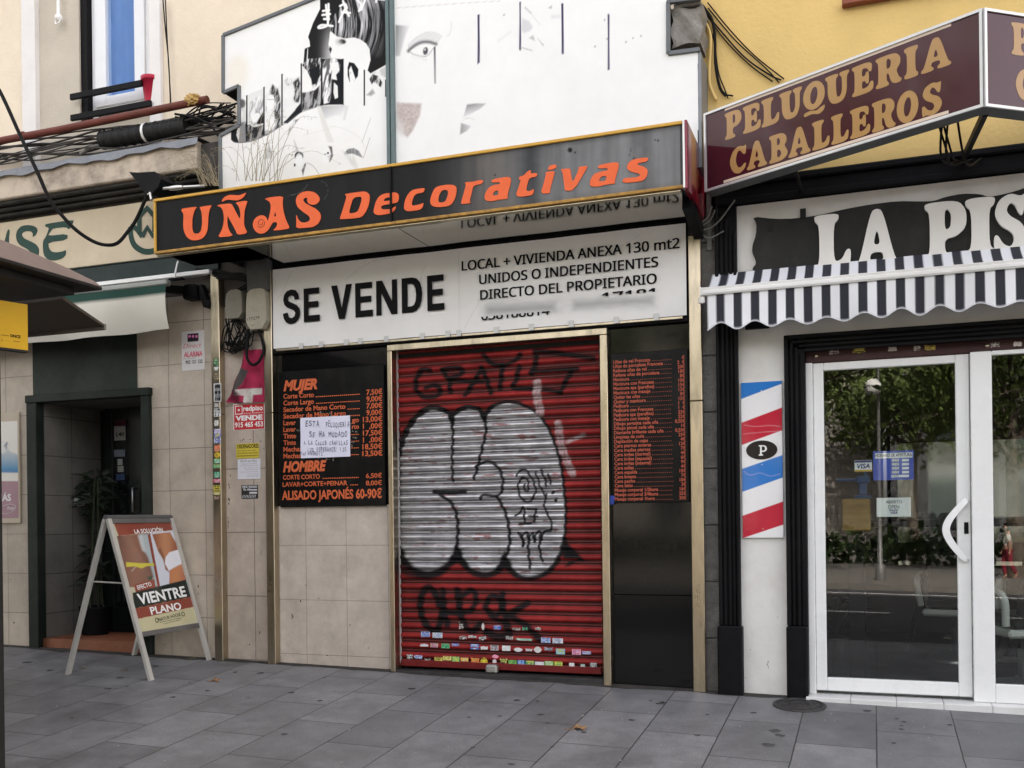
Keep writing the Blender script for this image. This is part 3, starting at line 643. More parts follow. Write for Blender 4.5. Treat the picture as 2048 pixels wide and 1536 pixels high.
P.c = P.c * (1 - .55 * flat_[:, None]) + np.array((.16, .075, .065)) * (.55 * flat_ * (.4 + .8 * fbm(A * 9, ss * 7 + B, 5)))[:, None]
P.c *= (1 - .75 * np.clip(groove_shade, 0, 1))[:, None]  # shading of flats and grooves painted into the colour
# silver bubble
BUB = [(797,905),(802,880),(830,840),(854,819),(870,815),(891,821),(905,829),(919,821),(938,814),(959,818),(969,829),(985,814),(1013,805),(1041,808),(1072,824),(1095,852),(1109,883),(1119,913),(1126,948),(1130,988),(1133,1019),(1132,1052),(1130,1078),(1122,1109),(1106,1135),(1086,1149),(1059,1156),(1033,1149),(1010,1128),(989,1143),(968,1146),(942,1139),(916,1110),(890,1133),(864,1144),(838,1142),(812,1122),(800,1099),(796,1050),(796,970)]
silv = lambda x, y: np.stack([k * np.clip(.35 + 1.15 * fbm(x * .035, y * .42, 8), .3, 1.25) for k in (.62, .61, .62)], 1)
gaps = lambda x, y: np.clip(1.2 - 1.2 * np.clip(fbm(x * .045, y * .22, 21, 5) - .60, 0, 1) * 7, .3, 1)
P.poly([(796,958),(845,956),(846,1118),(800,1118)], silv, 5, .5)
P.poly(BUB, silv, 1.4, 1, gaps); MET = Paint(px_, py_, (0, 0, 0)); MET.poly(BUB, (.75, .75, .75), 1.4, 1, gaps)
K = (.006, .006, .0065)
over = lambda x, y: .93 + .07 * vnoise(x * .3, y * .3, 4)
ln = lambda pts, wd, soft=1.1, sm=True, col=K, al=1: P.line(curve(pts) if sm else pts, wd * 1.22 + .5, col, soft, al, over)
ln([(796,915),(812,868),(830,838),(854,819),(870,815),(891,821)], 9); ln([(891,821),(905,829),(919,821),(938,814),(959,818)], 7); ln([(959,818),(969,829),(985,814),(1013,804),(1041,807)], 6)
ln([(1041,807),(1072,824),(1095,852),(1109,883),(1119,913),(1126,948),(1130,988),(1133,1019),(1132,1052),(1130,1078)], 4.6); ln([(1130,1078),(1122,1109),(1106,1135),(1086,1150),(1059,1157),(1033,1150),(1010,1129)], 8, 2)
ln([(1010,1129),(989,1146),(968,1150),(942,1141),(916,1110)], 10, 2.4); ln([(916,1110),(890,1137),(864,1148),(838,1145),(812,1125),(800,1099)], 12, 3); ln([(797,1115),(815,1146),(850,1153),(880,1148)], 9, 4, True, K, .8)
P.poly([(905,862),(896,827),(905,831),(914,827)], K, 1.5); P.poly([(969,850),(958,822),(969,829),(984,818)], K, 1.5)
P.poly([(916,1080),(896,1135),(915,1124),(938,1140)], K, 2.5); P.poly([(1010,1100),(992,1142),(1010,1134),(1034,1148)], K, 2.5)
ln([(905,829),(907,870),(906,920),(907,962)], 4.2); ln([(969,829),(973,860),(965,900),(956,935),(949,958)], 4.4)
ln([(954,934),(975,923),(995,932),(1006,955),(1005,980),(995,992),(970,990),(962,998)], 4.6); ln([(869,984),(900,986),(931,984)], 6)
ln([(880,988),(903,1005),(914,1028),(917,1060),(915,1090),(915,1108)], 5); ln([(995,993),(1010,1020),(1018,1050),(1020,1090),(1010,1120)], 5)
ln([(1035,952),(1040,942),(1052,940),(1062,952),(1070,968),(1072,985),(1062,1002),(1048,1001),(1038,982),(1040,962),(1050,955),(1058,966),(1056,982),(1049,978),(1052,968)], 3.2, .8)
ln([(1072,944),(1077,958),(1082,975),(1092,992)], 3, .8); ln([(1083,940),(1091,958),(1094,972)], 3.4, .8); ln([(1098,949),(1103,968)], 3.2, .8, False); P.ell(1107, 985, 4, 4, K); P.ell(1112, 1001, 3.4, 4, K)
ln([(1095,988),(1090,1005),(1092,1020),(1100,1035),(1105,1056),(1090,1063),(1084,1078)], 3.2, .8)
ln([(1033,1031),(1040,1026),(1048,1014),(1050,1030),(1050,1046)], 3.4, .8); ln([(1040,1048),(1062,1047)], 4, .8, False); ln([(1056,1018),(1073,1019),(1069,1043)], 3.6, .8, False); ln([(1060,1032),(1077,1033)], 3, .8, False)
ln([(1037,1066),(1044,1072),(1048,1092)], 4.4, .8); ln([(1048,1090),(1046,1072),(1054,1065),(1058,1075),(1058,1100),(1062,1136)], 4.4, .8); ln([(1058,1078),(1066,1066),(1070,1084)], 3.6, .8); ln([(1070,1082),(1074,1066),(1082,1066),(1080,1095),(1086,1122)], 4, .8); ln([(1084,1080),(1088,1064),(1102,1062)], 3.2, .8)
P.poly([(1131,1082),(1141,1090),(1173,1122),(1152,1124),(1140,1132),(1131,1133),(1138,1122),(1155,1118),(1128,1118),(1126,1100)], K, 3)
# sprayed words
ln([(862,741),(846,740),(835,757),(834,778),(846,793),(862,795),(876,792),(882,778),(870,771),(854,776)], 8, 2)
ln([(887,740),(906,736),(924,738),(922,750),(902,758),(902,784)], 8, 2); ln([(886,742),(896,756)], 7, 2, False); ln([(900,760),(966,764)], 7, 2.4, False)
ln([(932,790),(952,762),(965,736),(974,758),(983,786)], 8, 2, False); ln([(970,711),(984,727),(1008,731),(1030,722),(1042,710)], 8, 2.2); ln([(1006,729),(1004,754),(1001,778)], 8, 2)
ln([(1040,734),(1033,762),(1028,776),(1062,778),(1100,781),(1122,785)], 8, 2); ln([(1122,785),(1134,760),(1146,740)], 8, 2, False); ln([(1066,744),(1110,741),(1156,738)], 8, 2, False)
ln([(1064,747),(1074,724),(1072,703),(1112,706),(1150,712),(1188,717)], 9, 2.6, False)
ln([(880,1210),(874,1190),(860,1175),(848,1184),(842,1212),(848,1240),(862,1257),(876,1260),(884,1234),(886,1222)], 11, 2.4)
ln([(887,1180),(890,1220),(896,1250)], 10, 2.4); ln([(884,1224),(918,1226)], 9, 2.2, False); ln([(916,1180),(922,1220),(930,1250),(946,1262),(962,1248)], 11, 2.4)
ln([(926,1192),(944,1180),(954,1196),(944,1220),(924,1224)], 9, 2.4); ln([(974,1208),(984,1192),(1000,1198),(1004,1222),(988,1230),(972,1212),(985,1232),(1012,1244)], 9, 2.4); ln([(1006,1188),(1009,1222),(1014,1236)], 10, 2.4)
ln([(1056,1206),(1018,1230),(1050,1248),(1080,1278)], 11, 2.6, False); ln([(974,1264),(996,1274),(1018,1268),(1014,1248)], 13, 3)
# thin pale smears
SM = (.50, .40, .40)
for pts, wd in (([(1076,766),(1075,792),(1082,826)], 16), ([(1118,848),(1122,886),(1128,905),(1146,948)], 15), ([(1136,884),(1168,870)], 8)):
    P.line(curve(pts), wd, SM, 2, .85, lambda x, y: np.clip(.35 + 1.1 * vnoise(x * .5, y * .18, 2), 0, 1))
P.line([(799,860),(799,1330)], 9, (.015, .013, .013), 4, .8); P.line([(790,870),(792,1150)], 6, (.25, .25, .25), 4, .5)  # black edge spray, with the guide rail's shading painted in
P.c *= (.80 + .30 * fbm(A * 14, B * 14, 11))[:, None] * (.72 + .45 * fbm(A * 9, B * .8, 15))[:, None]; P.c *= (1 - .80 * np.clip(groove_shade, 0, 1) - .12 * flat_)[:, None]  # slat shading painted again over the sprayed colours
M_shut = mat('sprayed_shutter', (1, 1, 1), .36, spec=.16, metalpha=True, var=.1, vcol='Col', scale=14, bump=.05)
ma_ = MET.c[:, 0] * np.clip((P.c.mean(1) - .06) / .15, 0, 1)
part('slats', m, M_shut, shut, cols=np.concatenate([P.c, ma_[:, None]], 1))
g = MB(); xr = at(798.5, 1000, .05).x; g.box(xr - .012, xr + .004, .02, .06, sz0, sz1 - .03, .003); part('guide_rail', g, mat('pale_rail', (.5, .48, .46), .5, .3), shut)
g = MB(); zb_ = sz0; g.box(sx0 + .07, sx1 - .01, YS - .035, YS + .02, zb_ - .025, zb_ + .03, .005); part('bottom_bar', g, mat('red_bar', (.16, .014, .014), .5, var=.3, dirt=(.05, .03, .03)), shut)
g = MB(); P0 = at(984, 1338, .0); g.box(P0.x - .05, P0.x + .05, -.03, YS - .036, P0.z - .035, P0.z + .035, .014); g.box(P0.x - .03, P0.x + .03, -.036, -.03, P0.z - .02, P0.z + .012, .003); part('lock', g, mat('lock_steel', (.38, .38, .36), .4, .8, var=.3), shut)
plk = FP(YS - .028)
i = 0
INK = (.05, .05, .06)
for q in [(842,1263,860,1274,(.35,.45,.65),(.1,.12,.4),'rect'),(865,1265,885,1276,(.6,.62,.66),(.2,.3,.5),'rect'),(918,1244,927,1258,(.5,.48,.45),K,'torn'),(963,1246,969,1260,(.6,.58,.55),None,'oval'),(986,1250,1003,1260,(.05,.14,.45),(.4,.4,.5),'torn'),(1024,1255,1042,1261,(.5,.45,.42),K,'torn'),(1044,1254,1056,1262,(.12,.4,.25),K,'torn'),(1070,1254,1082,1261,(.55,.55,.5),K,'torn'),
          (918,1271,934,1279,(.55,.5,.48),K,'torn'),(936,1270,953,1277,(.6,.58,.56),K,'torn'),(957,1272,973,1281,(.58,.56,.55),K,'torn'),(1011,1272,1027,1280,(.6,.6,.58),K,'torn'),(1031,1276,1066,1282,(.25,.5,.35),(.6,.6,.6),'torn'),(1082,1275,1101,1286,(.40,.50,.68),(.1,.15,.4),'rect'),(1105,1276,1126,1287,(.6,.62,.66),(.2,.25,.4),'rect'),
          (840,1287,857,1294,(.62,.62,.64),None,'torn'),(861,1286,876,1295,(.55,.42,.32),(.4,.1,.3),'rect'),(883,1287,899,1297,(.12,.42,.2),(.02,.15,.08),'rect'),(903,1286,919,1293,(.35,.4,.6),(.1,.1,.4),'torn'),(941,1288,958,1299,(.08,.2,.55),(.6,.6,.65),'rect'),(960,1292,977,1300,(.6,.6,.6),None,'torn'),(981,1290,997,1301,(.55,.55,.56),INK,'rect'),(1004,1291,1021,1302,(.66,.66,.66),None,'rect'),(1028,1295,1045,1304,(.66,.66,.66),None,'oval'),(1051,1297,1065,1303,(.5,.48,.48),None,'torn'),(1068,1293,1083,1306,(.62,.6,.58),None,'oval'),(1088,1294,1106,1302,(.45,.48,.55),INK,'torn'),(1112,1297,1130,1309,(.25,.5,.6),(.5,.45,.08),'rect'),(1144,1298,1162,1310,(.65,.35,.45),(.4,.08,.2),'rect'),(1164,1302,1182,1309,(.3,.28,.5),(.6,.6,.65),'rect'),
          (813,1307,826,1319,(.55,.55,.55),INK,'torn'),(828,1309,845,1318,(.5,.55,.66),(.15,.2,.5),'torn'),(849,1316,861,1323,(.5,.46,.42),K,'torn'),(869,1314,885,1324,(.62,.55,.12),(.12,.1,.02),'rect'),(886,1312,903,1321,(.7,.62,.2),(.3,.25,.05),'rect'),(904,1313,919,1324,(.16,.45,.16),(.6,.6,.1),'rect'),(921,1315,937,1323,(.75,.4,.1),(.7,.6,.3),'rect'),(941,1315,960,1327,(.68,.12,.04),(.6,.4,.1),'torn'),(961,1315,975,1331,(.75,.6,.06),(.2,.15,.02),'oval'),(984,1309,997,1317,(.75,.3,.42),None,'oval'),(985,1318,993,1327,(.6,.55,.55),None,'torn'),(1000,1316,1015,1327,(.6,.6,.15),(.1,.1,.05),'torn'),(1017,1320,1033,1330,(.2,.5,.12),(.05,.15,.05),'rect'),(1035,1320,1049,1330,(.05,.2,.5),(.4,.45,.6),'rect'),(1051,1321,1069,1333,(.08,.3,.16),(.6,.5,.1),'rect'),(1070,1323,1088,1335,(.66,.66,.68),None,'rect'),(1089,1322,1107,1334,(.25,.5,.15),(.6,.6,.5),'rect'),(1109,1323,1125,1334,(.62,.58,.08),(.1,.35,.12),'rect'),(1137,1324,1150,1337,(.66,.66,.66),None,'torn'),(1161,1328,1170,1340,(.4,.5,.46),None,'rect'),(1179,1325,1195,1335,(.03,.03,.03),(.6,.6,.6),'rect')]:
    i += 1; sticker(plk, *q[:4], q[4], q[5], 40 + i, q[6], parent=shut, d=.0005 * (i % 2))

# ================================================================ black light box sign with orange lettering
YF, YB2 = -.80, -.30
PF = FP(YF)
u0, u1, v0, v1 = rect(308, 394, 1367, 382, YF)
v1 = (at(310, 396, YF).z + at(1366, 245, YF).z) / 2; v0 = (at(310, 507, YF).z + at(1366, 379, YF).z) / 2
us = thing('shop_sign', 'long black and grey light box sign with orange lettering and yellow trim', 'sign', ((u0 + u1) / 2, YF + .2, v0))
m, V, A, B = grid(PF, u0 + .02, u1 - .02, v0 + .02, v1 - .02, 460, 70, -.004)
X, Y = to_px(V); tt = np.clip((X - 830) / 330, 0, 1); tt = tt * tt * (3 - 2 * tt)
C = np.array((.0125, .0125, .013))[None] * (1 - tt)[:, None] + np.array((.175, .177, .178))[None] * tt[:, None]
st = fbm(X * .06, Y * .004, 5, 4)
tan = np.exp(-((X - 985) / 42) ** 2) * .8; C = C * (1 - tan)[:, None] + np.array((.13, .118, .105)) * tan[:, None]
for c_, w_, k_ in ((1062, 20, .8), (1288, 10, .45), (1205, 8, .2), (1120, 7, .15)):
    q = np.exp(-((X - c_ + 4 * vnoise(Y * .1, Y * 0, 2)) / w_) ** 2) * k_ * np.clip(1 - (B - v0) / (v1 - v0) * -.3 - .2, 0, 1); C = C * (1 - q)[:, None] + np.array((.035, .038, .042)) * q[:, None]
C *= (.62 + .76 * st)[:, None]
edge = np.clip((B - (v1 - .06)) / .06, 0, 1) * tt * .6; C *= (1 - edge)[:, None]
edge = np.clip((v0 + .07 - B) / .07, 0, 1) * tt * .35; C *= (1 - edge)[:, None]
Pp = Paint(X, Y, (0, 0, 0)); Pp.c = C
for (x, y, r_) in ((1150, 305, 2), (1310, 280, 1.6), (1316, 281, 2.2), (990, 350, 2), (1140, 300, 5), (1268, 317, 2)): Pp.ell(x, y, r_, r_, (.01, .01, .01), soft=1)
Pp.line([(1263, 275), (1262, 300), (1257, 316)], .7, (.01, .01, .01), .5)
Pp.line(curve([(615,370),(600,385),(575,392)]), .6, (.12, .12, .12), .5); Pp.line(curve([(640,362),(652,368),(655,385),(648,400)]), .6, (.1, .1, .1), .5)
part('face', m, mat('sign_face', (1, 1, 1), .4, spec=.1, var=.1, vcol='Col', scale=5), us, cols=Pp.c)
g = MB(); g.box(u0 + .02, u1 - .002, YF + .005, YB2, v0 + .02, v1 - .002, 0); part('case', g, mat('sign_case', (.05, .05, .05), .5, var=.3), us)
g = MB(); bw = .022
g.box(u0, u1, YF - .012, YF + .02, v1 - bw, v1, .003); g.box(u0, u0 + bw * .8, YF - .012, YF + .02, v0 + bw, v1 - bw - .001, .003)
part('yellow_trim', g, mat('yellow_trim', (.58, .33, .055), .5, var=.15, scale=14, dirt=(.3, .2, .08), dscale=6, damt=.4), us)
g = MB(); g.box(u0, u1, YF - .012, YF + .02, v0, v0 + bw, .003)
part('rusty_trim', g, mat('rusty_trim', (.42, .23, .05), .6, var=.35, scale=20, dirt=(.07, .045, .03), dscale=9, damt=.9), us)
g = MB(); g.box(u0 + .01, u1 - .02, YF + .012, YF + .06, v0 - .014, v0 - .001, .003); part('lower_rail', g, mat('worn_gold_rail', (.42, .36, .25), .3, 1.0, var=.5, scale=9, stretch=(2, 8, 8)), us)
xm = at(783, 400, YF).x
g = MB(); g.box(xm - .008, xm + .006, YF - .016, YF + .0, v0 + .02, v1 - .02, .002); part('seam', g, M_black, us)
# flared red end panel
g = MB(); pr = [(u1 + .002, YF - .012), (u1 + .03, YF - .012), (at(1411, 400, -.02).x, -.02), (at(1411, 400, -.02).x - .03, -.02)]
g.add([(x, y, z) for z in (v0 - .005, v1) for x, y in pr], [(0, 3, 2, 1), (4, 5, 6, 7), (0, 1, 5, 4), (1, 2, 6, 5), (2, 3, 7, 6), (3, 0, 4, 7)]); part('red_end_panel', g, mat('red_panel', (.20, .008, .022), .12, var=.1, coat=.3), us)
g = MB(); g.box(u1 + .001, u1 + .014, YF - .018, YF - .0125, v0, v1, .001); part('white_edge', g, M_white, us)
# mirror soffit of two polished sheets
s_a = at(548, 500, -.30).x; sm_ = at(860, 470, -.30).x
M_mirror = mat('polished_soffit', (.58, .565, .54), .045, 1.0, var=.10, scale=3, dirt=(.35, .33, .30), damt=.35, bump=.012, bscale=4)
g = MB()
for a, b in ((s_a, xm - .004), (xm + .004, u1 - .03)): g.box(a, b, YF + .07, -.06, v0 + .004, v0 + .012, 0)
part('soffit', g, M_mirror, us)
g = MB(); g.box(u0 + .03, s_a - .004, YF + .07, YB2, v0 + .02, v0 + .03, 0); part('underside', g, M_dark, us)
g = MB(); P0 = at(1372, 395, -.45); P1 = at(1398, 472, -.09)
g.obox((u1 - .02, YF + .25, v0 - .02), (P1.x, -.085, P1.z + .02), .07, .09); part('bracket', g, M_black, us)
# lettering traced from the sign
def tr(pts, ox, oy, k, n=1): return chaikin([PF.px(ox + x * k, oy + y * k) for x, y in pts], n)
c1 = (330, 330, 290 / 2048); c7 = (290, 230, 610 / 2048); c2 = (660, 310, 300 / 2048); c3 = (940, 290, 380 / 2048); c0 = (0, 0, 1)
LET = [(c1, [[(228,640),(250,615),(440,590),(448,600),(420,640),(400,700),(385,780),(385,900),(400,955),(435,972),(480,965),(510,930),(525,850),(525,740),(515,650),(490,600),(500,592),(655,568),(658,580),(630,630),(612,720),(605,900),(580,980),(530,1040),(450,1065),(370,1062),(310,1020),(270,940),(258,850),(265,720),(258,680)]]),
 (c1, [[(730,575),(790,555),(935,542),(965,590),(1000,660),(1060,770),(1070,700),(1055,620),(1030,565),(990,530),(1170,500),(1150,560),(1125,640),(1118,740),(1115,830),(1130,890),(1165,950),(1120,975),(1025,985),(1000,930),(960,850),(900,745),(885,715),(880,800),(890,880),(920,950),(962,995),(900,1010),(745,1022),(800,930),(825,850),(835,770),(830,690),(810,620),(780,590)]]),
 (c1, [[(800,525),(815,480),(860,440),(920,422),(980,425),(1040,430),(1090,415),(1150,388),(1130,430),(1090,475),(1030,500),(970,498),(910,490),(860,495)]]),
 (c1, [[(1410,480),(1470,458),(1670,437),(1662,520),(1665,600),(1685,700),(1715,790),(1760,885),(1740,900),(1640,918),(1520,925),(1560,895),(1585,850),(1585,815),(1560,805),(1520,815),(1490,870),(1450,930),(1400,965),(1340,972),(1285,945),(1250,890),(1240,830),(1260,770),(1310,725),(1370,707),(1420,725),(1445,770),(1450,800),(1470,740),(1490,650),(1497,570),(1480,520),(1440,495)], [(1557,650),(1575,725),(1540,730)]]),
 (c7, [[(1015,665),(1028,700),(1050,722),(1085,722),(1110,705),(1105,680),(1060,650),(1025,620),(1012,580),(1020,545),(1050,520),(1095,510),(1140,518),(1168,545),(1175,570),(1160,595),(1130,605),(1100,597),(1088,575),(1092,556),(1072,556),(1062,572),(1075,592),(1110,610),(1150,630),(1178,660),(1182,695),(1165,730),(1130,752),(1090,757),(1015,762),(1018,720)]]),
 (c2, [[(205,548),(215,530),(440,498),(500,503),(540,540),(545,600),(530,680),(490,780),(440,840),(400,858),(140,880),(138,860),(165,780),(220,600),(225,555)], [(318,582),(425,568),(435,590),(425,650),(395,740),(365,785),(258,800),(275,720)]]),
 (c2, [[(600,740),(625,640),(665,570),(730,530),(880,508),(930,525),(943,570),(935,630),(905,655),(700,690),(700,730),(730,745),(835,738),(870,715),(905,697),(890,745),(855,785),(800,805),(660,825),(610,805),(595,775)], [(725,632),(750,595),(790,580),(830,580),(840,600),(825,622)]]),
 (c2, [[(1010,720),(1020,640),(1050,560),(1100,495),(1150,470),(1298,448),(1285,495),(1265,515),(1200,525),(1160,545),(1135,590),(1118,650),(1118,685),(1140,692),(1230,675),(1280,650),(1265,715),(1235,745),(1180,758),(1060,770),(1020,750)]]),
 (c2, [[(1365,640),(1385,550),(1425,460),(1480,425),(1600,405),(1690,408),(1728,440),(1730,500),(1710,590),(1665,670),(1610,700),(1470,715),(1390,695)], [(1478,620),(1490,550),(1520,495),(1560,475),(1600,480),(1615,505),(1605,570),(1575,635),(1530,650),(1490,645)]]),
 (c0, [[(922,406),(926,392),(932.5,369),(929.5,366),(931,364.5),(947,363.5),(956,361),(967,360),(965,366),(961,368.5),(951,370),(946,374),(943,388),(939,402),(942,404),(940,406.5),(924,408.5)]]),
 (c3, [[(155,580),(165,520),(200,460),(260,430),(320,425),(330,400),(230,405),(240,370),(400,342),(440,355),(442,400),(400,555),(412,560),(405,580),(310,590),(250,605),(185,605)], [(245,530),(270,495),(310,490),(305,540),(255,548)]]),
 (c3, [[(525,375),(535,340),(580,330),(620,285),(660,268),(650,310),(730,300),(715,345),(640,352),(610,450),(605,490),(640,500),(695,470),(680,530),(650,545),(540,560),(505,550),(500,520),(530,440),(550,370)]]),
 (c3, [[(760,525),(800,400),(820,310),(815,290),(915,282),(910,310),(860,490),(865,520)]]), (c3, [[(840,265),(855,220),(938,210),(925,255),(850,272)]]),
 (c3, [[(985,275),(980,262),(1078,250),(1085,290),(1105,415),(1175,260),(1165,238),(1270,222),(1255,260),(1120,487),(1025,497),(1018,440),(1000,300)]]),
 (c3, [[(1290,430),(1300,370),(1340,310),(1420,285),(1480,275),(1490,248),(1380,255),(1385,215),(1580,182),(1605,205),(1600,250),(1555,400),(1570,415),(1450,430),(1390,450),(1310,448)], [(1390,375),(1420,335),(1475,335),(1465,385),(1400,395)]]),
 (c3, [[(1640,412),(1655,355),(1790,352),(1835,330),(1830,310),(1740,290),(1695,260),(1695,215),(1730,170),(1790,148),(1925,132),(1910,180),(1820,192),(1800,215),(1880,235),(1918,270),(1910,330),(1880,375),(1830,395)]])]
g = MB()
for c_, loops in LET: thick(g, PF, fill2([tr(l, *c_) for l in loops]), -.002, .004)
part('lettering', g, M_orange, us)
g = MB()
sp = [PF.px(330 + (1358 + (18 + 45 * k / 26) * math.cos(-.3 + k * .36)) * 290 / 2048, 330 + (818 + (22 + 48 * k / 26) * math.sin(-.3 + k * .36)) * 290 / 2048) for k in range(26)]
g.tube([PF.at(a, b, .0025) for a, b in sp], .0018, 5); part('spiral_line', g, M_ink, us)

# ================================================================ white sale banner
YV = -.075; PV = FP(YV)
b0, b1 = at(546, 600, YV).x, at(1372.5, 550, YV).x
c1_ = (at(546, 538, YV).z + at(1370, 448, YV).z) / 2; c0_ = (at(549, 697, YV).z + at(1373, 631, YV).z) / 2
ban = thing('sale_banner', 'white vinyl for sale banner with black block lettering over the red shutter', 'banner', ((b0 + b1) / 2, YV, c0_))
bend = lambda A, B: .004 * np.sin(A * 5.3 + B * 3) + .002 * np.sin(A * 13 + 1.3 * B) + .006 * (vnoise(A * 3, B * 3, 6) - .5) + .003 * (vnoise(A * 9 + B * 6, B * 5 - A * 4, 8) - .5)
m, V, A, B = grid(PV, b0, b1, c0_, c1_, 300, 60, 0, bend)
X, Y = to_px(V); Pp = Paint(X, Y, (.80, .79, .775))
Pp.c *= (.95 + .08 * fbm(A * 2, B * 3, 2))[:, None]
Pp.line([(918,487),(918,680)], 2, (.66, .65, .62), 1, .7)
for pts in ([(553,600),(565,583),(585,540)], [(690,560),(740,525),(800,512)], [(850,530),(842,560),(850,575)], [(1150,505),(1200,520),(1190,545),(1240,560)], [(780,590),(800,615),(808,640)], [(1230,500),(1280,470)], [(930,655),(960,600)]): Pp.line(curve(pts), 1.0, (.54, .53, .51), .8, .7)  # crease shading painted as thin grey lines
# the blanked-out telephone line is a dull smear
Pp.poly([(958,600),(1315,588),(1315,619),(958,631)], (.60, .60, .60), 6, .75, lambda x, y: .35 + .8 * vnoise(x * .06, y * .2, 5)); Pp.poly([(972,612),(1110,606),(1110,622),(972,630)], (.26, .26, .26), 7, .6); Pp.poly([(1148,602),(1305,594),(1305,606),(1148,618)], (.26, .26, .26), 7, .6)
part('sheet', m, mat('vinyl_sheet', (1, 1, 1), .42, var=.03, vcol='Col', bump=.05, bscale=20), ban, cols=Pp.c)
g = MB()
def bt(body, xl, yl, xr, cap, bold=0.0, **k): g.flat(PV, text_px(PV, body, xl, yl, xr, cap, bold=bold, **k), .0115)
zA, zB = PV.px(600, 646)[1], PV.px(600, 579)[1]
for ch, xa_, xb_ in (('S', 567, 602), ('E', 609, 641), ('V', 664, 706), ('E', 712, 747), ('N', 754, 796), ('D', 805, 846), ('E', 856, 890)):
    a_, b_ = PV.px(xa_, 620)[0], PV.px(xb_, 620)[0]; m2 = fill2([[(a_ + u * (b_ - a_), zA + v * (zB - zA)) for u, v in L_] for L_ in BLK[ch]]); g.flat(PV, m2, .0115)
for q in (('LOCAL + VIVIENDA ANEXA 130 mt2', 925, 542, 1360, 18.5), ('UNIDOS O INDEPENDIENTES', 960, 569, 1317, 18.5), ('DIRECTO DEL PROPIETARIO', 962, 600, 1314, 18.5)): g.flat(PV, grot_px(PV, *q), .0115)
def cut_text(body, xl, yl, xr, cap, keep):
    Vv, Ff = grot_px(PV, body, xl, yl, xr, cap); bm = bmesh.new(); vs = [bm.verts.new((q[0], q[1], q[2] if len(q) > 2 else 0)) for q in Vv]
    for f in Ff:
        try: bm.faces.new([vs[i] for i in f])
        except ValueError: pass
    z = min(q[1] for q in Vv); h = max(q[1] for q in Vv) - z; lo = keep == 'low'
    bmesh.ops.bisect_plane(bm, geom=bm.verts[:] + bm.edges[:] + bm.faces[:], plane_co=(0, z + h * (.38 if lo else .62), 0), plane_no=(0, 1 if lo else -1, 0), clear_outer=True)
    bm.verts.index_update(); r_ = [(v.co.x, v.co.y, v.co.z) for v in bm.verts], [[v.index for v in f.verts] for f in bm.faces]; bm.free(); return r_
g.flat(PV, cut_text('638188814', 964, 641, 1100, 18.5, 'low'), .0115); g.flat(PV, cut_text('17181', 1206, 605, 1310, 18.5, 'high'), .0115)
part('lettering', g, M_ink, ban)
g = MB()
for x in (600, 640, 690, 718, 770, 842, 893, 915, 990, 1060, 1140, 1230, 1310): a = at(x, 690 - (x - 549) * .08, YV - .012); g.box(a.x - .012, a.x + .03, YV - .010, YV - .009, c0_ - .02, c0_ + .03, 0)
part('tape_tabs', g, mat('clear_tape', (.6, .6, .58), .25, var=.1), ban)
g = MB(); g.box(b0 + .02, b1 - .03, -.074, -.05, c0_ - .022, c0_ - .002, .003); part('lower_strip', g, M_brass, ban)

# ================================================================ price boards
YP = -.03; PP = FP(YP)
x0, x1, z0, z1 = rect(557, 744, 771, 1011, YP)
pb = thing('price_board', 'black price board in orange lettering with a handwritten paper taped on it', 'price board', ((x0 + x1) / 2, YP, z0))
g = MB(); g.box(x0, x1, YP, -.002, z0, z1, .003); part('board', g, M_boardblack, pb)
pl = FP(YP); g = MB()
def pt(body, xl, yl, xr, cap, **k): g.flat(pl, text_px(pl, body, xl, yl, xr, cap, **k), .0012)
pt('MUJER', 567, 781.5, 635, 19, bold=.05, shear=.25); pt('HOMBRE', 566, 943.5, 653, 19, bold=.05, shear=.25)
rows = [('Corte Corto', 628, 631, 720, '7,50€', 733), ('Corte Largo', 628, 632, 720, '9,00€', 733), ('Secador de Mano Corto', 691, 695, 720, '7,00€', 733), ('Secador de Mano Largo', 692, 695, 720, '9,00€', 733), ('Lavar', 592, None, 0, '13,00€', 726), ('Lavar', 592, None, 0, '1  ,00€', 726), ('Tinte', 592, None, 0, '17,50€', 726), ('Tinte', 592, None, 0, '1  ,00€', 726), ('Mechas', 604, None, 0, '18,50€', 725), ('Mechas Corto', 636, None, 0, '13,50€', 725)]
for i, (t_, xe, d0, d1, pr_, px0) in enumerate(rows):
    yb = 797.6 + 13.25 * i; pt(t_, 567, yb, xe, 9.2, bold=.022)
    yr = 789.8 + 13.6 * i + .0
    pt(pr_, px0, yr, 765, 10, bold=.022)
    if d0: pt('.' * 22 if i < 2 else '.' * 7, d0, yb - 2.4 - (d0 - 600) * .028, d1, 8, bold=.03)
for i, (a, t_) in enumerate(((704, 'go'), (704, 'rto'))): pt(t_, a, 844.5 + 13.2 * i, 718, 9, bold=.022)
for i in range(4): pt('.....', 701, 870 + 13.4 * i, 718, 8, bold=.03)
pt('CORTE CORTO', 566, 959.3, 640, 8.6, bold=.02); pt('.' * 20, 645, 957.5, 718, 8, bold=.03); pt('6,50€', 732, 956, 764, 8.8, bold=.02)
pt('LAVAR+CORTE+PEINAR', 565.5, 973.5, 695, 8.6, bold=.02); pt('.....', 700, 970.5, 716, 8, bold=.03); pt('8,00€', 732, 970.5, 764, 8.8, bold=.02)
pt('ALISADO JAPONÉS 60-90€', 564, 999.5, 764, 17, bold=.03)
part('lettering', g, mat('orange_print', (.58, .125, .045), .55, var=.12), pb)
g = MB(); rs = random.Random(4)
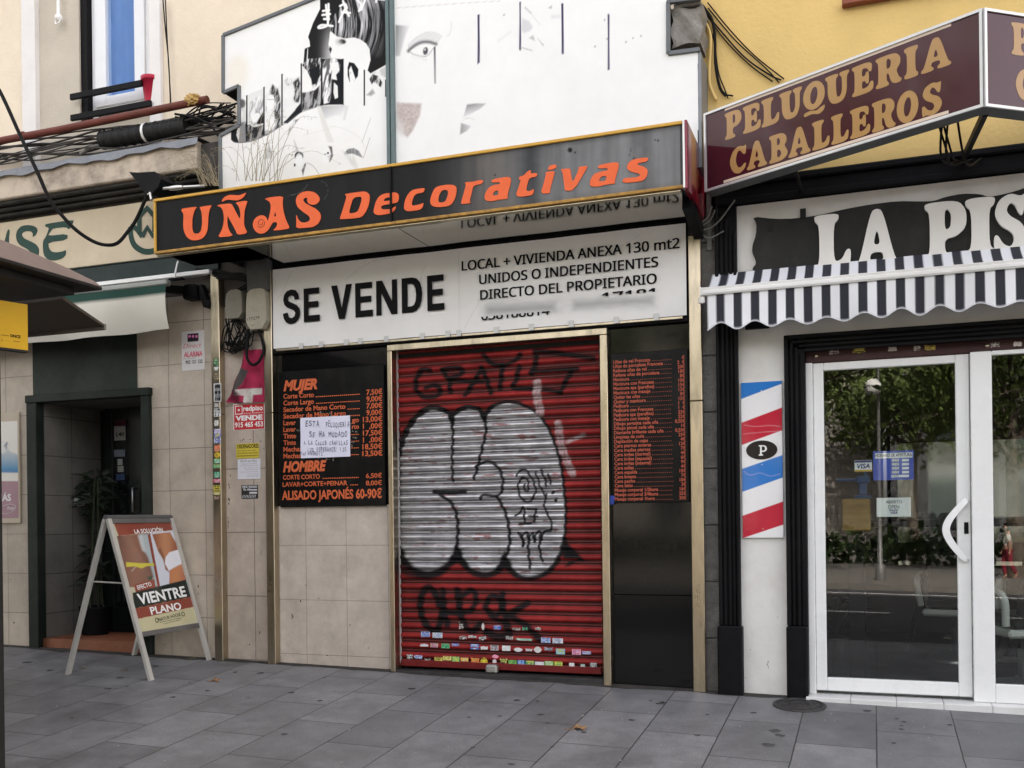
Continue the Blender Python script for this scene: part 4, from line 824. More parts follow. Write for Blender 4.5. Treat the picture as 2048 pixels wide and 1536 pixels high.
for k in range(60):
    a = rs.uniform(0, 2 * math.pi); cx_, cy_ = 651 + math.cos(a) * 54 + rs.gauss(0, 4), 872 + math.sin(a) * 45 + rs.gauss(0, 3)
    p0 = pl.px(cx_, cy_); w_ = rs.uniform(.006, .022); h_ = rs.uniform(.003, .02); g.quad(*(pl.at(p0[0] + q[0] * w_, p0[1] + q[1] * h_, .0016) for q in ((-.5, -.4), (.5, -.5), (.4, .5), (-.5, .4))))
part('glue_marks', g, mat('glue_residue', (.16, .145, .125), .7, var=.4, scale=50), pb)
PN = FP(YP - .006)
m, V, A, B = grid(PN, *rect(601, 836, 701, 913, YP - .006), 24, 18, .002, lambda A, B: .002 * np.sin(A * 17 + B * 9) + .0015 * np.sin(B * 31))
note = thing('paper_note', 'handwritten white paper note taped across the orange price list', 'note', (V[:, 0].mean(), YP - .006, V[:, 2].min()))
part('sheet', m, mat('lavender_paper', (.70, .70, .82), .75, var=.05, scale=14, bump=.35, bscale=9), note)
g = MB()
HW = [('ESTA', 611, 853, 640, 12), ('PELUQUERIA', 652, 854, 700, 11), ('SE HA MUDADO', 619, 874, 696, 11), ('A LA CALLE CANILLAS', 608, 890, 697, 8.5), ('¡OS ESPERAMOS! 125', 616, 903, 694, 8.5), ('Tel 696083112', 603, 911, 646, 7)]
rs = random.Random(12)
for tx, xl, yl, xr, cp in HW:                                       # written by hand: every letter its own height and lift
    st_ = (xr - xl) / len(tx)
    for i, ch in enumerate(tx):
        if ch != ' ': k_ = rs.uniform(.85, 1.15); g.flat(PN, text_px(PN, ch, xl + st_ * (i + .1), yl + rs.uniform(-1, 1), xl + st_ * (i + (.3 if ch in '1I!¡' else .82)), cp * k_, bold=.0, shear=rs.uniform(-.12, .22)), .0068)
part('handwriting', g, mat('pen_ink', (.06, .06, .10), .6, var=.3), note)
# right list
x0, x1, z0, z1 = rect(1221, 708, 1379, 1004, YP)
pb2 = thing('price_board', 'black price board with many small red rows beside the red shutter', 'price board', ((x0 + x1) / 2, YP, z0))
g = MB(); g.box(x0, x1, YP, -.002, z0, z1, .003); part('board', g, M_boardblack, pb2)
LIST = '''Uñas de gel Francesa|€
Uñas de porcelana Francesa|2  €
Rellena uñas de gel|20€
Rellena uñas de porcelana|18€
Manicura|8€
Manicura con Francesa|10€
Manicura spa (parafina)|15€
Manicura con masaje|12€
Quitar las uñas|8€
Quitar y manicura|15€
Pedicura|1  €
Pedicura con Francesa|1  €
Pedicura spa (parafina)|23€
Pedicura con masaje|22€
Dibujo pegatina cada uña|0,50€
Dibujo pincel cada uña|1€
Diamante brillante cada uña|0,50€
Limpieza de cutis|25€
Depilación de cejas|4€
Cera piernas enteras|12€
Cera medias piernas|7€
Cera ingles (normal)|4€
Cera ingles (especial)|6€
Cera ingles (integral)|9€
Cera axilas|4€
Cera espalda|10€
Cera brazos|7€
Cera pecho|10€
Cera labio|3€
Masaje corporal 1/2hora|16€
Masaje corporal 3/4hora|25€
Masaje corporal 1hora|30€'''.split('\n')
g = MB(); za, zb2 = pl.px(1228, 727.3)[1], pl.px(1228, 1001.3)[1]; xa0 = pl.px(1228, 860)[0]; xa1 = pl.px(1371, 860)[0]; cap = abs(zb2 - za) / 31 * .74
kx = (xa1 - xa0) / 143
for i, r_ in enumerate(LIST):
    t_, p_ = r_.split('|'); z = za + (zb2 - za) * i / 31
    nat = text_fit(t_, 0, None, 0, cap, bold=.02); wn_ = max(q[0] for q in nat[0]) * .93; wn_ = min(wn_, 114 * kx)
    g.flat(pl, text_fit(t_, xa0, xa0 + wn_, z, cap, bold=.02), .0012)
    np_ = text_fit(p_, 0, None, 0, cap, bold=.02); wp = max(q[0] for q in np_[0]) * .9; g.flat(pl, text_fit(p_, xa1 - wp, xa1, z, cap, bold=.02), .0012)
    e = xa0 + wn_ + .012; f_ = xa0 + 121 * kx
    nd = int((f_ - e) / .0145)
    for k in range(max(nd, 0)): g.flat(pl, ([(e + k * .0145, z), (e + k * .0145 + .0045, z), (e + k * .0145 + .0045, z + .0045), (e + k * .0145, z + .0045)], [(0, 1, 2, 3)]), .0012)
part('lettering', g, mat('red_print', (.46, .10, .055), .55, var=.12), pb2)
g = MB(); x_, z_ = pl.px(1228, 1000)
g.prism(pl, [(x_ - .025 + .05 * math.cos(a) * (1 if math.cos(a) > 0 else .3), z_ + .0 + .035 * math.sin(a)) for a in np.linspace(.9, 5.2, 14)], .001, .002); part('blue_mark', g, mat('blue_paint', (.03, .06, .3), .5), pb2)

# ================================================================ billboard above the sign
YBB = -.30; PBB = FP(YBB)
OUT = [(447,380),(440,276),(479,251),(479,172),(446,190),(446,71),(640,-9),(640,-60),(1396,-60),(1396,300),(1396,290),(1396,420),(447,420)]
OUT = [(443,398),(441,272),(479,251),(479,172),(447,186),(447,71),(660,-15),(1396,-75),(1396,104),(1396,300),(1396,400)]
cut = [(1337,4),(1400,-2),(1400,100),(1337,108)]
def inpoly(P, x, y):
    ins = np.zeros(len(x), bool)
    for i in range(len(P)):
        (x0, y0), (x1, y1) = P[i], P[(i + 1) % len(P)]
        if y0 != y1: ins ^= ((y0 > y) != (y1 > y)) & (x < (x1 - x0) * (y - y0) / (y1 - y0) + x0)
    return ins
OS = [PBB.px(*q) for q in OUT]; CS = [PBB.px(*q) for q in cut]
bx0, bx1 = min(q[0] for q in OS), max(q[0] for q in OS); bz0, bz1 = v0 + .05, max(q[1] for q in OS)
kp = lambda a, b: inpoly(OS, a, b) & ~inpoly(CS, a, b)
xmid = PBB.px(783.5, 200)[0]
m1, V1, A1, B1 = grid(PBB, bx0, xmid - .001, bz0, bz1, 480, 440, 0, None, kp)
m2, V2, A2, B2 = grid(PBB, xmid + .001, bx1, bz0, bz1, 420, 250, 0, None, kp)
V = np.concatenate([V1, V2]); A = np.concatenate([A1, A2]); B = np.concatenate([B1, B2])
X, Y = to_px(V)
P = Paint(X, Y, (.80, .80, .785)); W = (.80, .80, .785); KK = (.008, .009, .011); G2 = (.28, .28, .28)
warm = np.clip((Y - 235) / 120, 0, 1) * np.clip((780 - X) / 60, 0, 1); P.c = P.c * (1 - .5 * warm[:, None]) + np.array((.72, .70, .63)) * (.5 * warm[:, None])
P.ell(475, 145, 22, 34, (.74, .68, .56), 10, 10, .6); P.ell(465, 185, 14, 14, (.70, .64, .66), 0, 8, .5); P.ell(470, 290, 18, 20, (.70, .64, .66), 0, 10, .45)
# big portrait: dark ground, hair, pale face
P.poly([(640,-60),(720,-60),(705,0),(676,26),(662,58),(657,88),(660,108),(663,118),(641,116),(621,124),(607,126),(610,97),(620,93),(619,82),(616,74),(626,46),(640,18)], lambda x, y: np.stack([.009 + .42 * np.exp(-((x - 662) / 14) ** 2) * np.clip((y - 45) / 60, 0, 1)] * 3, 1), .6)
P.poly([(660,64),(658,85),(664,93),(661,108),(668,115),(686,122),(735,142),(742,118),(738,96),(728,82),(708,76)], W, .6)
def hair(x, y):
    t = (x - 690) * .5 + (y - 20) * -.15 + ((y - 0) / 60) ** 2 * 6
    s_ = fbm(t * .55, y * .02, 31, 4); L_ = np.clip((s_ - .38) * 2.6, 0, 1) * np.clip((770 - x) / 40, 0, 1) * np.clip((118 - y) / 60, 0, 1); L_ = L_ + .55 * np.clip((20 - y) / 40, 0, 1) * np.clip((s_ - .3) * 2, 0, 1)
    v = .008 + .74 * np.clip(L_, 0, 1); return np.stack([v, v, v * 1.02], 1)
P.poly([(700,-60),(778,-60),(778,126),(766,133),(741,147),(735,141),(741,120),(739,98),(732,87),(721,79),(708,75),(690,77),(674,73),(662,63),(659,52),(670,28),(690,4)], hair, .7)
P.ell(685, 83, 7, 5, KK, 10, 2); P.ell(678, 84, 6, 5, (.35, .34, .34), 30, 4, .7); P.poly([(660,92),(664,98),(661,108),(658,98)], KK, .8)
P.poly([(607,126),(609,99),(613,97),(612,125)], KK, .5); P.poly([(613,124),(615,97),(616,97),(615,124)], W, .5)
for pts in ([(652,10),(654,30),(655,50),(640,56),(637,54),(645,50),(665,52)], [(646,22),(658,20)], [(645,30),(660,28)], [(648,38),(658,38)], [(657,8),(657,40)], [(680,12),(690,8),(694,16)], [(686,2),(692,20),(698,32)], [(690,18),(682,34),(678,44)], [(684,24),(700,26)], [(716,0),(722,10),(718,22)], [(730,0),(722,20)], [(752,4),(755,-2),(772,0)]): P.line(curve(pts), 4.2, W, .7)
# strip of small portraits under a rising curve, black bars between
BARS = [(493.6,191,283),(528,174,271),(564,148,250),(602.6,127,224),(643,117,211),(686,118,210),(728.6,140,211),(771.7,159,193)]
low = curve([(462,279),(470,285),(490,285),(512,280),(540,266),(570,247),(600,226),(625,217),(650,210),(686,209)], 5)
def strip(xa, xb, top, col, al=1.0, mod=None):
    q = [p for p in low if xa <= p[0] <= xb]; q = [(xa, np.interp(xa, [p[0] for p in low], [p[1] for p in low]))] + q + [(xb, np.interp(xb, [p[0] for p in low], [p[1] for p in low]))]
    P.poly([(xa, top[0]), (xb, top[1])] + q[::-1], col, .5, al, mod)
tex = lambda a, b, s_: (lambda x, y: np.stack([a + (b - a) * np.clip(fbm(x * .26 + y * .05, y * .07 + x * .02, s_, 4) * 4.2 - 1.55, 0, 1)] * 3, 1))
strip(462, 493, (258, 232), KK); P.poly([(480,205),(490,200),(493,240),(478,285),(473,270),(478,240)], (.62,.62,.6), 1); P.ell(484, 207, 7, 9, (.12,.12,.12), 0, 2); P.ell(482, 231, 4.5, 9, (.75,.75,.73), 10, 1); P.poly([(481,245),(490,243),(492,284),(477,285)], (.22,.22,.22), 1.5)
strip(494, 528, (190, 176), (.70, .70, .68)); strip(494, 528, (250, 238), tex(.02, .30, 3)); P.poly([(500,205),(520,190),(527,200),(527,245),(515,252),(505,250),(498,235)], tex(.30, .75, 5), 1.5); P.ell(512, 236, 8, 11, (.78,.78,.76), 30, 1); P.poly([(516,240),(527,222),(527,250),(512,248)], KK, 1.5); P.line(curve([(497,238),(506,252),(527,248)]), 3, (.6,.6,.55), 1)
strip(529, 563, (190, 168), (.74, .74, .72)); P.poly([(538,185),(545,168),(556,178),(562,205),(562,238),(552,250),(548,225),(540,215),(532,220),(534,200)], tex(.04, .75, 7), 1.5); P.ell(541, 205, 8, 16, (.80,.80,.78), 5, 1.2); P.line([(535,199),(549,199)], 1, (.2,.2,.2), .6); P.poly([(530,262),(540,255),(548,240),(562,232),(562,252),(535,271),(529,271)], tex(.05, .5, 9), 1); P.poly([(533,240),(545,236),(552,250),(540,262),(532,258)], (.78,.78,.76), 1)
strip(565, 602, (160, 152), (.74, .74, .73)); P.ell(577, 163, 6, 8, tex(.3, .8, 11), 0, 2); P.poly([(585,165),(597,155),(602,170),(601,205),(590,205),(584,190),(590,180)], tex(.03, .55, 13), 2); P.ell(578, 188, 11, 11, (.78,.78,.76), 20, 2); P.poly([(566,246),(585,225),(602,205),(602,225),(575,247)], KK, 1); P.poly([(566,240),(575,215),(592,208),(590,220),(572,240)], (.76,.76,.74), 1.5)
strip(604, 643, (130, 116), (.74, .74, .72)); P.poly([(604,130),(616,118),(642,116),(642,160),(634,170),(626,176),(618,150),(612,140)], tex(.02, .66, 15), 1); P.poly([(618,140),(628,135),(640,128),(640,150),(632,168),(624,170)], KK, 1.5); P.poly([(605,150),(612,138),(622,160),(624,176),(614,186),(606,182)], (.80,.80,.78), 1); P.poly([(604,185),(616,184),(630,180),(640,170),(643,211),(615,219),(604,222)], tex(.02, .4, 17), 1)
strip(644, 686, (117, 118), KK); P.poly([(645,128),(652,118),(672,116),(681,130),(678,145),(665,150),(662,190),(659,205),(648,208),(645,190)], tex(.12, .80, 19), 1); P.poly([(660,126),(676,124),(679,140),(672,150),(674,160),(664,158),(660,145)], (.80,.80,.78), .8); P.poly([(668,165),(675,172),(676,195),(670,198),(667,185)], (.75,.75,.73), .6); P.poly([(660,150),(664,140),(662,160),(656,175)], KK, .8)
P.poly([(695,135),(698,124),(708,126),(717,138),(716,152),(708,163),(699,164),(695,150)], KK, .6); P.poly([(698,140),(702,132),(708,150),(711,158),(706,166),(700,164)], W, .8); P.ell(701, 146, 1, 1, (.2,.2,.2))
P.poly([(738,158),(745,148),(757,152),(765,165),(762,175),(752,168),(744,170)], tex(.03, .6, 23), 1); P.ell(750, 174, 6, 9, W, -20, 1); P.poly([(733,190),(745,178),(750,186),(742,192)], (.35,.35,.35), 2); P.poly([(742,147),(778,130),(778,158),(760,150)], tex(.4, .7, 25), 2, .6)
for x, a, b in BARS: P.poly([(x - 1.5, a), (x + 1.5, a - 1), (x + 1.5, b), (x - 1.5, b + 1)], KK, .4)
P.line(low, 1.2, (.1,.1,.1), .5, .8)
# pale collage below
P.poly([(640,212),(692,210),(686,238),(672,230),(650,238)], lambda x, y: np.stack([np.clip(.30 + (x - 640) * .006 + (y - 210) * .010, 0, .78)] * 3, 1), 2, .9); P.poly([(633,212),(640,212),(668,284),(655,285)], (.66,.65,.61), 1.5, .8); P.poly([(692,212),(697,212),(690,240),(686,240)], (.5,.5,.48), 2, .5)
P.poly([(537,284),(541,300),(546,316),(527,318),(533,306)], (.48,.47,.45), 1.5, .8); P.poly([(537,284),(541,300),(540,306)], (.1,.1,.1), 1, .8)
P.poly([(586,240),(598,238),(588,250),(580,262),(575,270),(580,252)], tex(.1, .7, 27), 1.5, .9); P.poly([(588,280),(592,300),(586,304),(594,302),(598,304),(592,290)], (.25,.24,.23), 2, .7)
P.ell(598, 312, 9, 9, tex(.03, .3, 29), 0, 1); P.ell(598, 320, 7.5, 13, W, 0, 1); P.ell(589.5, 330, 1.8, 3.4, KK); P.line(curve([(606,335),(612,326),(626,332),(638,348)]), .8, (.15,.15,.15), .5); P.poly([(603,340),(612,328),(606,352)], (.15,.15,.15), 1); P.ell(610, 330, 1.4, 2.5, KK)
P.poly([(657,292),(664,293),(666,312),(660,324),(655,316),(662,308)], (.12,.11,.11), 1.2); P.ell(653, 312, 8, 16, W, 10, 1.5, .8); P.ell(650, 308, 1.5, 1, KK); P.ell(656, 306, 2, 2.4, KK, 0, .8); P.line([(656,312),(668,310)], .7, (.2,.2,.2), .5)
P.poly([(688,306),(696,298),(708,296),(718,302),(726,316),(712,310),(704,307),(696,308),(690,310)], lambda x, y: np.stack([.10 + .25 * vnoise(x * .5, y * .1, 2)] * 3, 1), 1); P.poly([(706,308),(712,322),(716,332),(708,330),(702,328)], (.62,.6,.56), 2, .8); P.line([(700,310),(702,324)], .6, (.3,.3,.3), .5)
P.line([(742,235),(724,285)], .6, (.2,.2,.2), .4); P.line([(740,275),(727,316)], .7, (.2,.2,.2), .4); P.poly([(682,300),(692,304),(722,342),(710,340)], (.6,.59,.56), 2, .6)
P.line(curve([(660,252),(690,258),(718,275),(732,300)]), .6, (.55,.52,.45), .5, .8); P.line(curve([(604,272),(640,262),(672,252)]), .6, (.6,.58,.5), .5, .7)
# right panel: eye, stripes, torn and faded pieces
P.poly([(791,50),(819,52),(808,80),(800,112),(791,112)], lambda x, y: np.stack([np.clip(.22 + (x - 791) * .018 + (y - 55) * .003, .2, .8)] * 3, 1), 2)
EY = curve([(817,102),(828,92),(842,85),(858,84),(872,88)], 6)
P.line(EY, 6, (.10,.10,.11), 2.5); 
for k in range(26):
    t = k / 25; x = 817 + 58 * t; y = 101 - 20 * math.sin(t * 2.2) ; P.line([(x, y), (x + 2 + 10 * (t - .25), y - 13 - 6 * math.sin(t * 3))], .7, (.25,.25,.26), .5, .8)
P.poly([(820,102),(835,93),(852,91),(866,96),(856,108),(840,108)], W, 1); P.ell(851, 102, 5, 8, (.08,.08,.09), 10, .8); P.ell(850, 99, 1.5, 1.5, W, 0, .5); P.line(curve([(819,104),(832,110),(848,113),(858,108),(866,97)]), 1.4, (.3,.3,.3), .8)
for k in range(8): P.line([(825 + 4 * k, 109 + k * .5), (824 + 4 * k, 114 + k)], .6, (.45,.45,.45), .4)
P.line(curve([(903,45),(902,60),(898,70),(893,72)]), 1, (.5,.5,.52), 1.5, .7)
P.poly([(867.5,94),(871.5,92),(872.5,168),(868.5,168)], lambda x, y: np.stack([.12 + .004 * (y - 95), .12 + .004 * (y - 95), .13 + .004 * (y - 95)], 1), .4)
NV = (.055, .05, .11)
for q in ([(955,29),(959.5,28),(959.5,126),(955,128)], [(1038.5,4),(1042,3),(1042,101),(1038.5,101)], [(1122.5,6),(1127,6),(1127.5,108),(1123,108)], [(1215,28),(1219,28),(1219.5,140),(1215.5,140)]): P.poly(q, NV, .4)
P.poly([(793,205),(843,207),(840,230),(825,262),(815,275),(802,265),(793,255)], lambda x, y: np.stack([.33 + .25 * vnoise(x * .5, y * .4, 3), .26 + .25 * vnoise(x * .5, y * .4, 3), .235 + .25 * vnoise(x * .5, y * .4, 3)], 1), 2.5, .9); P.poly([(791,225),(806,250),(812,275),(800,270),(791,262)], (.66,.64,.62), 4, .8)
P.poly([(934,209),(950,207),(972,207),(960,218),(945,226),(926,236)], lambda x, y: np.stack([np.clip(.16 + (y - 207) * .02 + (x - 930) * .006, .1, .75)] * 3, 1), 1.2); P.poly([(922,246),(942,252),(934,262),(920,269)], lambda x, y: np.stack([np.clip(.30 + (x - 920) * .014, .1, .75)] * 3, 1), 1.2); P.line(curve([(925,240),(938,236),(950,240)]), 1, (.55,.55,.53), .8)
P.poly([(1044,36),(1058,42),(1066,55),(1060,62),(1048,66),(1043,60)], (.58,.58,.59), 2, .8); P.poly([(1058,76),(1066,70),(1070,82)], (.4,.4,.4), 1.5, .8); P.line([(1050,15),(1062,26)], 2.4, (.35,.35,.36), 1.2, .8); P.line([(1060,24),(1080,50)], .8, (.45,.45,.46), .8, .8); P.poly([(1074,76),(1088,90),(1086,92)], (.3,.3,.3), 1, .8); P.line([(1042,95),(1064,101)], 1.6, (.25,.25,.26), .8, .8); P.poly([(1096,16),(1104,10),(1103,18)], (.35,.35,.36), 1, .8); P.poly([(1102,30),(1121,28),(1121,36),(1102,38)], (.68,.68,.68), 2, .8); P.line([(997,82),(1020,64)], 3, (.66,.66,.66), 3, .8)
for x, y in ((1209, 40), (1190, 93), (1266, 76), (1282, 72), (1252, 84), (1214, 78), (1008, 30)): P.ell(x, y, 1.6, 2.2, (.25,.25,.26), 20, .8, .8)
P.line([(793,16),(930,6),(1000,2)], 1.2, (.5,.5,.49), .8, .8); P.line([(1285,262),(1281,287)], .7, (.3,.3,.3), .5)
P.c *= (.95 + .07 * fbm(A * 3, B * 3, 3))[:, None]
bb = thing('billboard', 'large weathered white billboard with faded black and white hair portraits', 'billboard', ((bx0 + bx1) / 2, YBB, bz0))
Mbp = mat('billboard_print', (1, 1, 1), .55, spec=.1, var=.03, vcol='Col', bump=.04, bscale=8)
part('printed_face', m1, Mbp, bb, cols=P.c[:len(V1)]); part('printed_face', m2, Mbp, bb, cols=P.c[len(V1):])
g = MB()
fr_ = OUT[:8]
pts = [Vector((a, YBB - .004, b)) for a, b in [PBB.px(*q) for q in fr_]]
for a, b in zip(pts[:-1], pts[1:]): g.obox(a, b, .03, .022, (0, 1, 0))
for a, b in zip([(1337,4),(1337,108)], [(1337,108),(1400,100)]): p_, q_ = PBB.px(*a), PBB.px(*b); g.obox((p_[0], YBB - .004, p_[1]), (q_[0], YBB - .004, q_[1]), .03, .03, (0, 1, 0))
p_, q_ = PBB.px(1334, 5), PBB.px(1402, -3); g.obox((p_[0], YBB - .004, p_[1]), (q_[0], YBB - .004, q_[1]), .03, .035, (0, 1, 0))
part('frame', g, M_steel, bb)
xm2 = PBB.px(783.5, 200)[0]
g = MB(); g.box(xm2 - .034, xm2 - .004, YBB - .035, YBB + .02, v1 + .002, bz1, .004); g.box(xm2 + .004, xm2 + .034, YBB - .035, YBB + .02, v1 + .002, bz1, .004); g.box(xm2 - .0039, xm2 + .0039, YBB - .012, YBB + .02, v1 + .002, bz1, 0)
part('post', g, mat('green_steel', (.12, .165, .165), .5, .0, var=.25, scale=5), bb)
g = MB(); xe = PBB.px(1396, 200)[0]; zc1 = PBB.px(1396, 104)[1]; g.box(xe + .001, xe + .025, YBB, -.002, v0 + .3, zc1, .002); part('side_return', g, mat('grey_sheet', (.20, .21, .225), .45, .3, var=.2), bb)
# recess panels seen through the two cut-outs
g = MB()
a, b = PBB.px(479, 172), PBB.px(447, 186); g.add([(a[0], YBB, a[1]), (b[0], YBB, b[1]), (b[0], -.0, b[1]), (a[0], 0, a[1])], [(0, 1, 2, 3)]); a2 = PBB.px(479, 251); g.add([(a[0], YBB, a[1]), (a2[0], YBB, a2[1]), (a2[0], 0, a2[1]), (a[0], 0, a[1])], [(0, 1, 2, 3)]); c_ = PBB.px(441, 272); g.add([(a2[0], YBB, a2[1]), (c_[0], YBB, c_[1]), (c_[0], 0, c_[1]), (a2[0], 0, a2[1])], [(0, 1, 2, 3)])
l1 = PBB.px(443, 398); g.add([(c_[0], YBB, c_[1]), (l1[0], YBB, v0 + .05), (l1[0], 0, v0 + .05), (c_[0], 0, c_[1])], [(0, 1, 2, 3)])
d0_ = PBB.px(1337, 4); d1_ = PBB.px(1337, 108); g.add([(d0_[0], YBB, d0_[1]), (d1_[0], YBB, d1_[1]), (d1_[0], 0, d1_[1]), (d0_[0], 0, d0_[1])], [(0, 1, 2, 3)]); d2_ = PBB.px(1398, 108); g.add([(d1_[0], YBB, d1_[1]), (d2_[0], YBB, d1_[1] - .01), (d2_[0], 0, d1_[1] - .01), (d1_[0], 0, d1_[1])], [(0, 1, 2, 3)])
part('inner_lining', g, M_dark, bb)
# the lump of old masonry left in the corner cut-out
bm = bmesh.new(); bmesh.ops.create_cube(bm, size=1); bmesh.ops.subdivide_edges(bm, edges=bm.edges[:], cuts=6, use_grid_fill=True)
x0, x1, z0, z1 = rect(1348, 34, 1408, 96, -.16)
for q in bm.verts:
    q.co = Vector(((x0 + x1) / 2 + q.co.x * (x1 - x0), -.14 + q.co.y * .24, (z0 + z1) / 2 + q.co.z * (z1 - z0)))
    q.co += Vector((math.sin(q.co.z * 40 + q.co.x * 17), math.sin(q.co.x * 33 + q.co.z * 21), math.cos(q.co.x * 29 + q.co.z * 9))) * .012
g = MB(); g.bm(bm); g.box(x0 + .02, x1 + .0, -.28, -.02, z1 + .006, z1 + .04, .01)
solo('masonry_block', 'rough grey stone corbel left inside the corner cut-out of the billboard', 'stone', g, mat('old_masonry', (.25, .235, .21), .9, var=.35, scale=9, bump=.8, bscale=25, dirt=(.06, .055, .05), damt=.6), )

# ================================================================ yellow building and its barbershop front
M_yellow = mat('yellow_render', (.68, .485, .185), .85, var=.12, scale=2.2, bump=.4, bscale=30, dirt=(.56, .41, .18), dscale=1.1, damt=.45)
zy = at(1700, 330, 0).z; zy2 = at(1740, 330, 0).z
zbt = (at(1440, 350, -.09).z + at(2040, 300, -.09).z) / 2 - .0; zbb = (at(1480, 402, -.09).z + at(2040, 345, -.09).z) / 2
g = MB(); g.box(XT + .002, 20, -.0, .25, zbb + .02, 14, 0); g.box(XT + .002, 20, .25, 12, 3.35, 14, 0); part('upper_wall', g, M_yellow, YB)
# window sill at the top edge
g = MB(); a = at(1684, 12, -.05); b_ = at(1745, 0, -.05); g.box(a.x, a.x + 1.3, -.07, 0, a.z, a.z + .045, .006); part('window_sill', g, mat('red_sill', (.27, .085, .05), .6, var=.2), YB)
g = MB(); g.box(a.x + .03, a.x + 1.27, -.03, .0, a.z + .047, a.z + 1.5, .006); part('window_panel', g, M_strip, YB)
# black moulded surround
fxa, fxb = at(1434, 900, -.09).x, at(1477, 900, -.09).x
g = MB(); zg = gz(fxa, 0) - .02; zpb = at(1455, 1252, -.1).z
g.box(fxa - .012, fxb + .012, -.115, 0, zg, zpb, .012)
nfl = 5; w_ = (fxb - fxa)
g.box(fxa, fxb, -.06, 0, zpb + .002, zbb, .004)
for k, (a, b, y) in enumerate(((0, .16, -.09), (.22, .40, -.075), (.46, .60, -.085), (.66, .8, -.075), (.86, 1.0, -.092))): g.box(fxa + a * w_, fxa + b * w_, y, -.06, zpb + .001, zbb - .05 * k, .008)
part('pilaster', g, M_black, YB)
g = MB(); g.box(fxa, 8, -.07, 0, zbb, zbt - .05, .006); g.box(fxa, 8, -.10, 0, zbt - .048, zbt, .01); g.box(fxa, 8, -.085, 0, zbb - .0, zbb + .05, .01); part('cornice', g, M_black, YB)
# white wall strip and band
dxa, dxb = at(1570, 900, -.08).x, at(1611, 900, -.08).x
zdh = at(1800, 655, -.05).z; zdh = (at(1572, 668, -.08).z + at(2040, 640, -.08).z) / 2
M_wallw = mat('white_wall', (.70, .69, .66), .55, var=.06, scale=4, bump=.2, bscale=22, dirt=(.42, .38, .33), dscale=1.6, damt=.5)
g = MB(); g.box(fxb, dxa, -.02, .25, ZB, zbb, 0); g.box(dxa, 8, -.02, .25, zdh, zbb, 0); part('white_wall', g, M_wallw, YB)
# door surround in black moulding
g = MB(); zpb2 = at(1590, 1253, -.1).z; zg = gz(dxa, 0) - .02
g.box(dxa - .006, dxb + .0, -.10, .12, zg, zpb2, .012); g.box(dxa, dxb, -.05, .12, zpb2 + .002, zdh - .1, .004); w_ = dxb - dxa
for a, b, y in ((0, .2, -.085), (.27, .45, -.07), (.52, .68, -.078), (.76, 1.0, -.062)): g.box(dxa + a * w_, dxa + b * w_, y, -.05, zpb2 + .001, zdh - .17 * a, .006)
zhd = (at(1612, 702, .0).z + at(2040, 682, .0).z) / 2
hh = zdh - zhd
g.box(dxb + .001, 8, -.05, .12, zhd + .01, zdh - .002, .004)
for a, b, y in ((0, .22, -.085), (.3, .5, -.07), (.58, .74, -.078), (.82, 1.0, -.062)): g.box(dxa + .17 * a, 8, y, -.05, zdh - b * hh, zdh - a * hh, .006)
part('door_surround', g, M_black, YB)
zh0 = (at(1612, 726, .03).z + at(1940, 708, .03).z) / 2
Mh = mat('brown_header', (.042, .014, .014), .5, var=.3, scale=8, dirt=(.10, .06, .05), damt=.4)
g = MB(); g.box(dxb + .001, 8, .02, .12, zh0, zhd + .012, .004); hd = part('shutter_box', g, Mh, YB)
ph = FP(.019)
rs = random.Random(9)
for i, (x, w2, colr, ink) in enumerate(((1668, 22, (.55, .5, .45), (.05, .02, .02)), (1718, 26, (.55, .45, .1), (.05, .05, .02)), (1785, 20, (.5, .45, .42), None), (1834, 16, (.55, .5, .45), (.05, .02, .02)), (1860, 24, (.55, .42, .1), (.1, .08, .02)), (1990, 20, (.5, .48, .45), (.05, .02, .02)), (2035, 18, (.55, .5, .48), None))):
    y = 706 - (x - 1612) * .042; sticker(ph, x - w2 / 2, y - 5, x + w2 / 2, y + 4, colr, ink, 200 + i, 'torn', .0012, 2, 18, 10, hd, 'torn_label')
for x in (1632, 1974):
    P0 = at(x, 712 - (x - 1632) * .06, .019); g = MB(); g.lathe(P0, [(.014, 0), (.016, .004), (.012, .009), (.003, .012)], 14, (0, -1, 0)); part('bolt', g, M_brass, hd)
# interior of the shop
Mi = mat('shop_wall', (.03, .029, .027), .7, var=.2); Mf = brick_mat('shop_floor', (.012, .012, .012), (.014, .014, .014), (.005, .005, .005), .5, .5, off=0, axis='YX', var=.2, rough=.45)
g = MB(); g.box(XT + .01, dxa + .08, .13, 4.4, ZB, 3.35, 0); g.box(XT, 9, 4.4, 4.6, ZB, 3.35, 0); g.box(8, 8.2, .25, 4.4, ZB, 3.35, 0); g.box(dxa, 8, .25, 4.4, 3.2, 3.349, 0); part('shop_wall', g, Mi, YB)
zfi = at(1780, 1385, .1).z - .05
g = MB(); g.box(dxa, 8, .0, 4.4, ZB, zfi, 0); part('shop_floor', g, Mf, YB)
g = MB(); zs = (at(1612, 1383, -.05).z + at(2040, 1410, -.1).z) / 2; zs = zfi + .03
xs = dxb - .015; k = 0
while xs < 3:
    g.box(xs, xs + .298, -.13, .2, ZB, zs, .004); xs += .30
part('marble_sill', g, mat('white_marble', (.68, .68, .67), .3, var=.1, scale=5, dirt=(.4, .38, .36), damt=.4), YB)

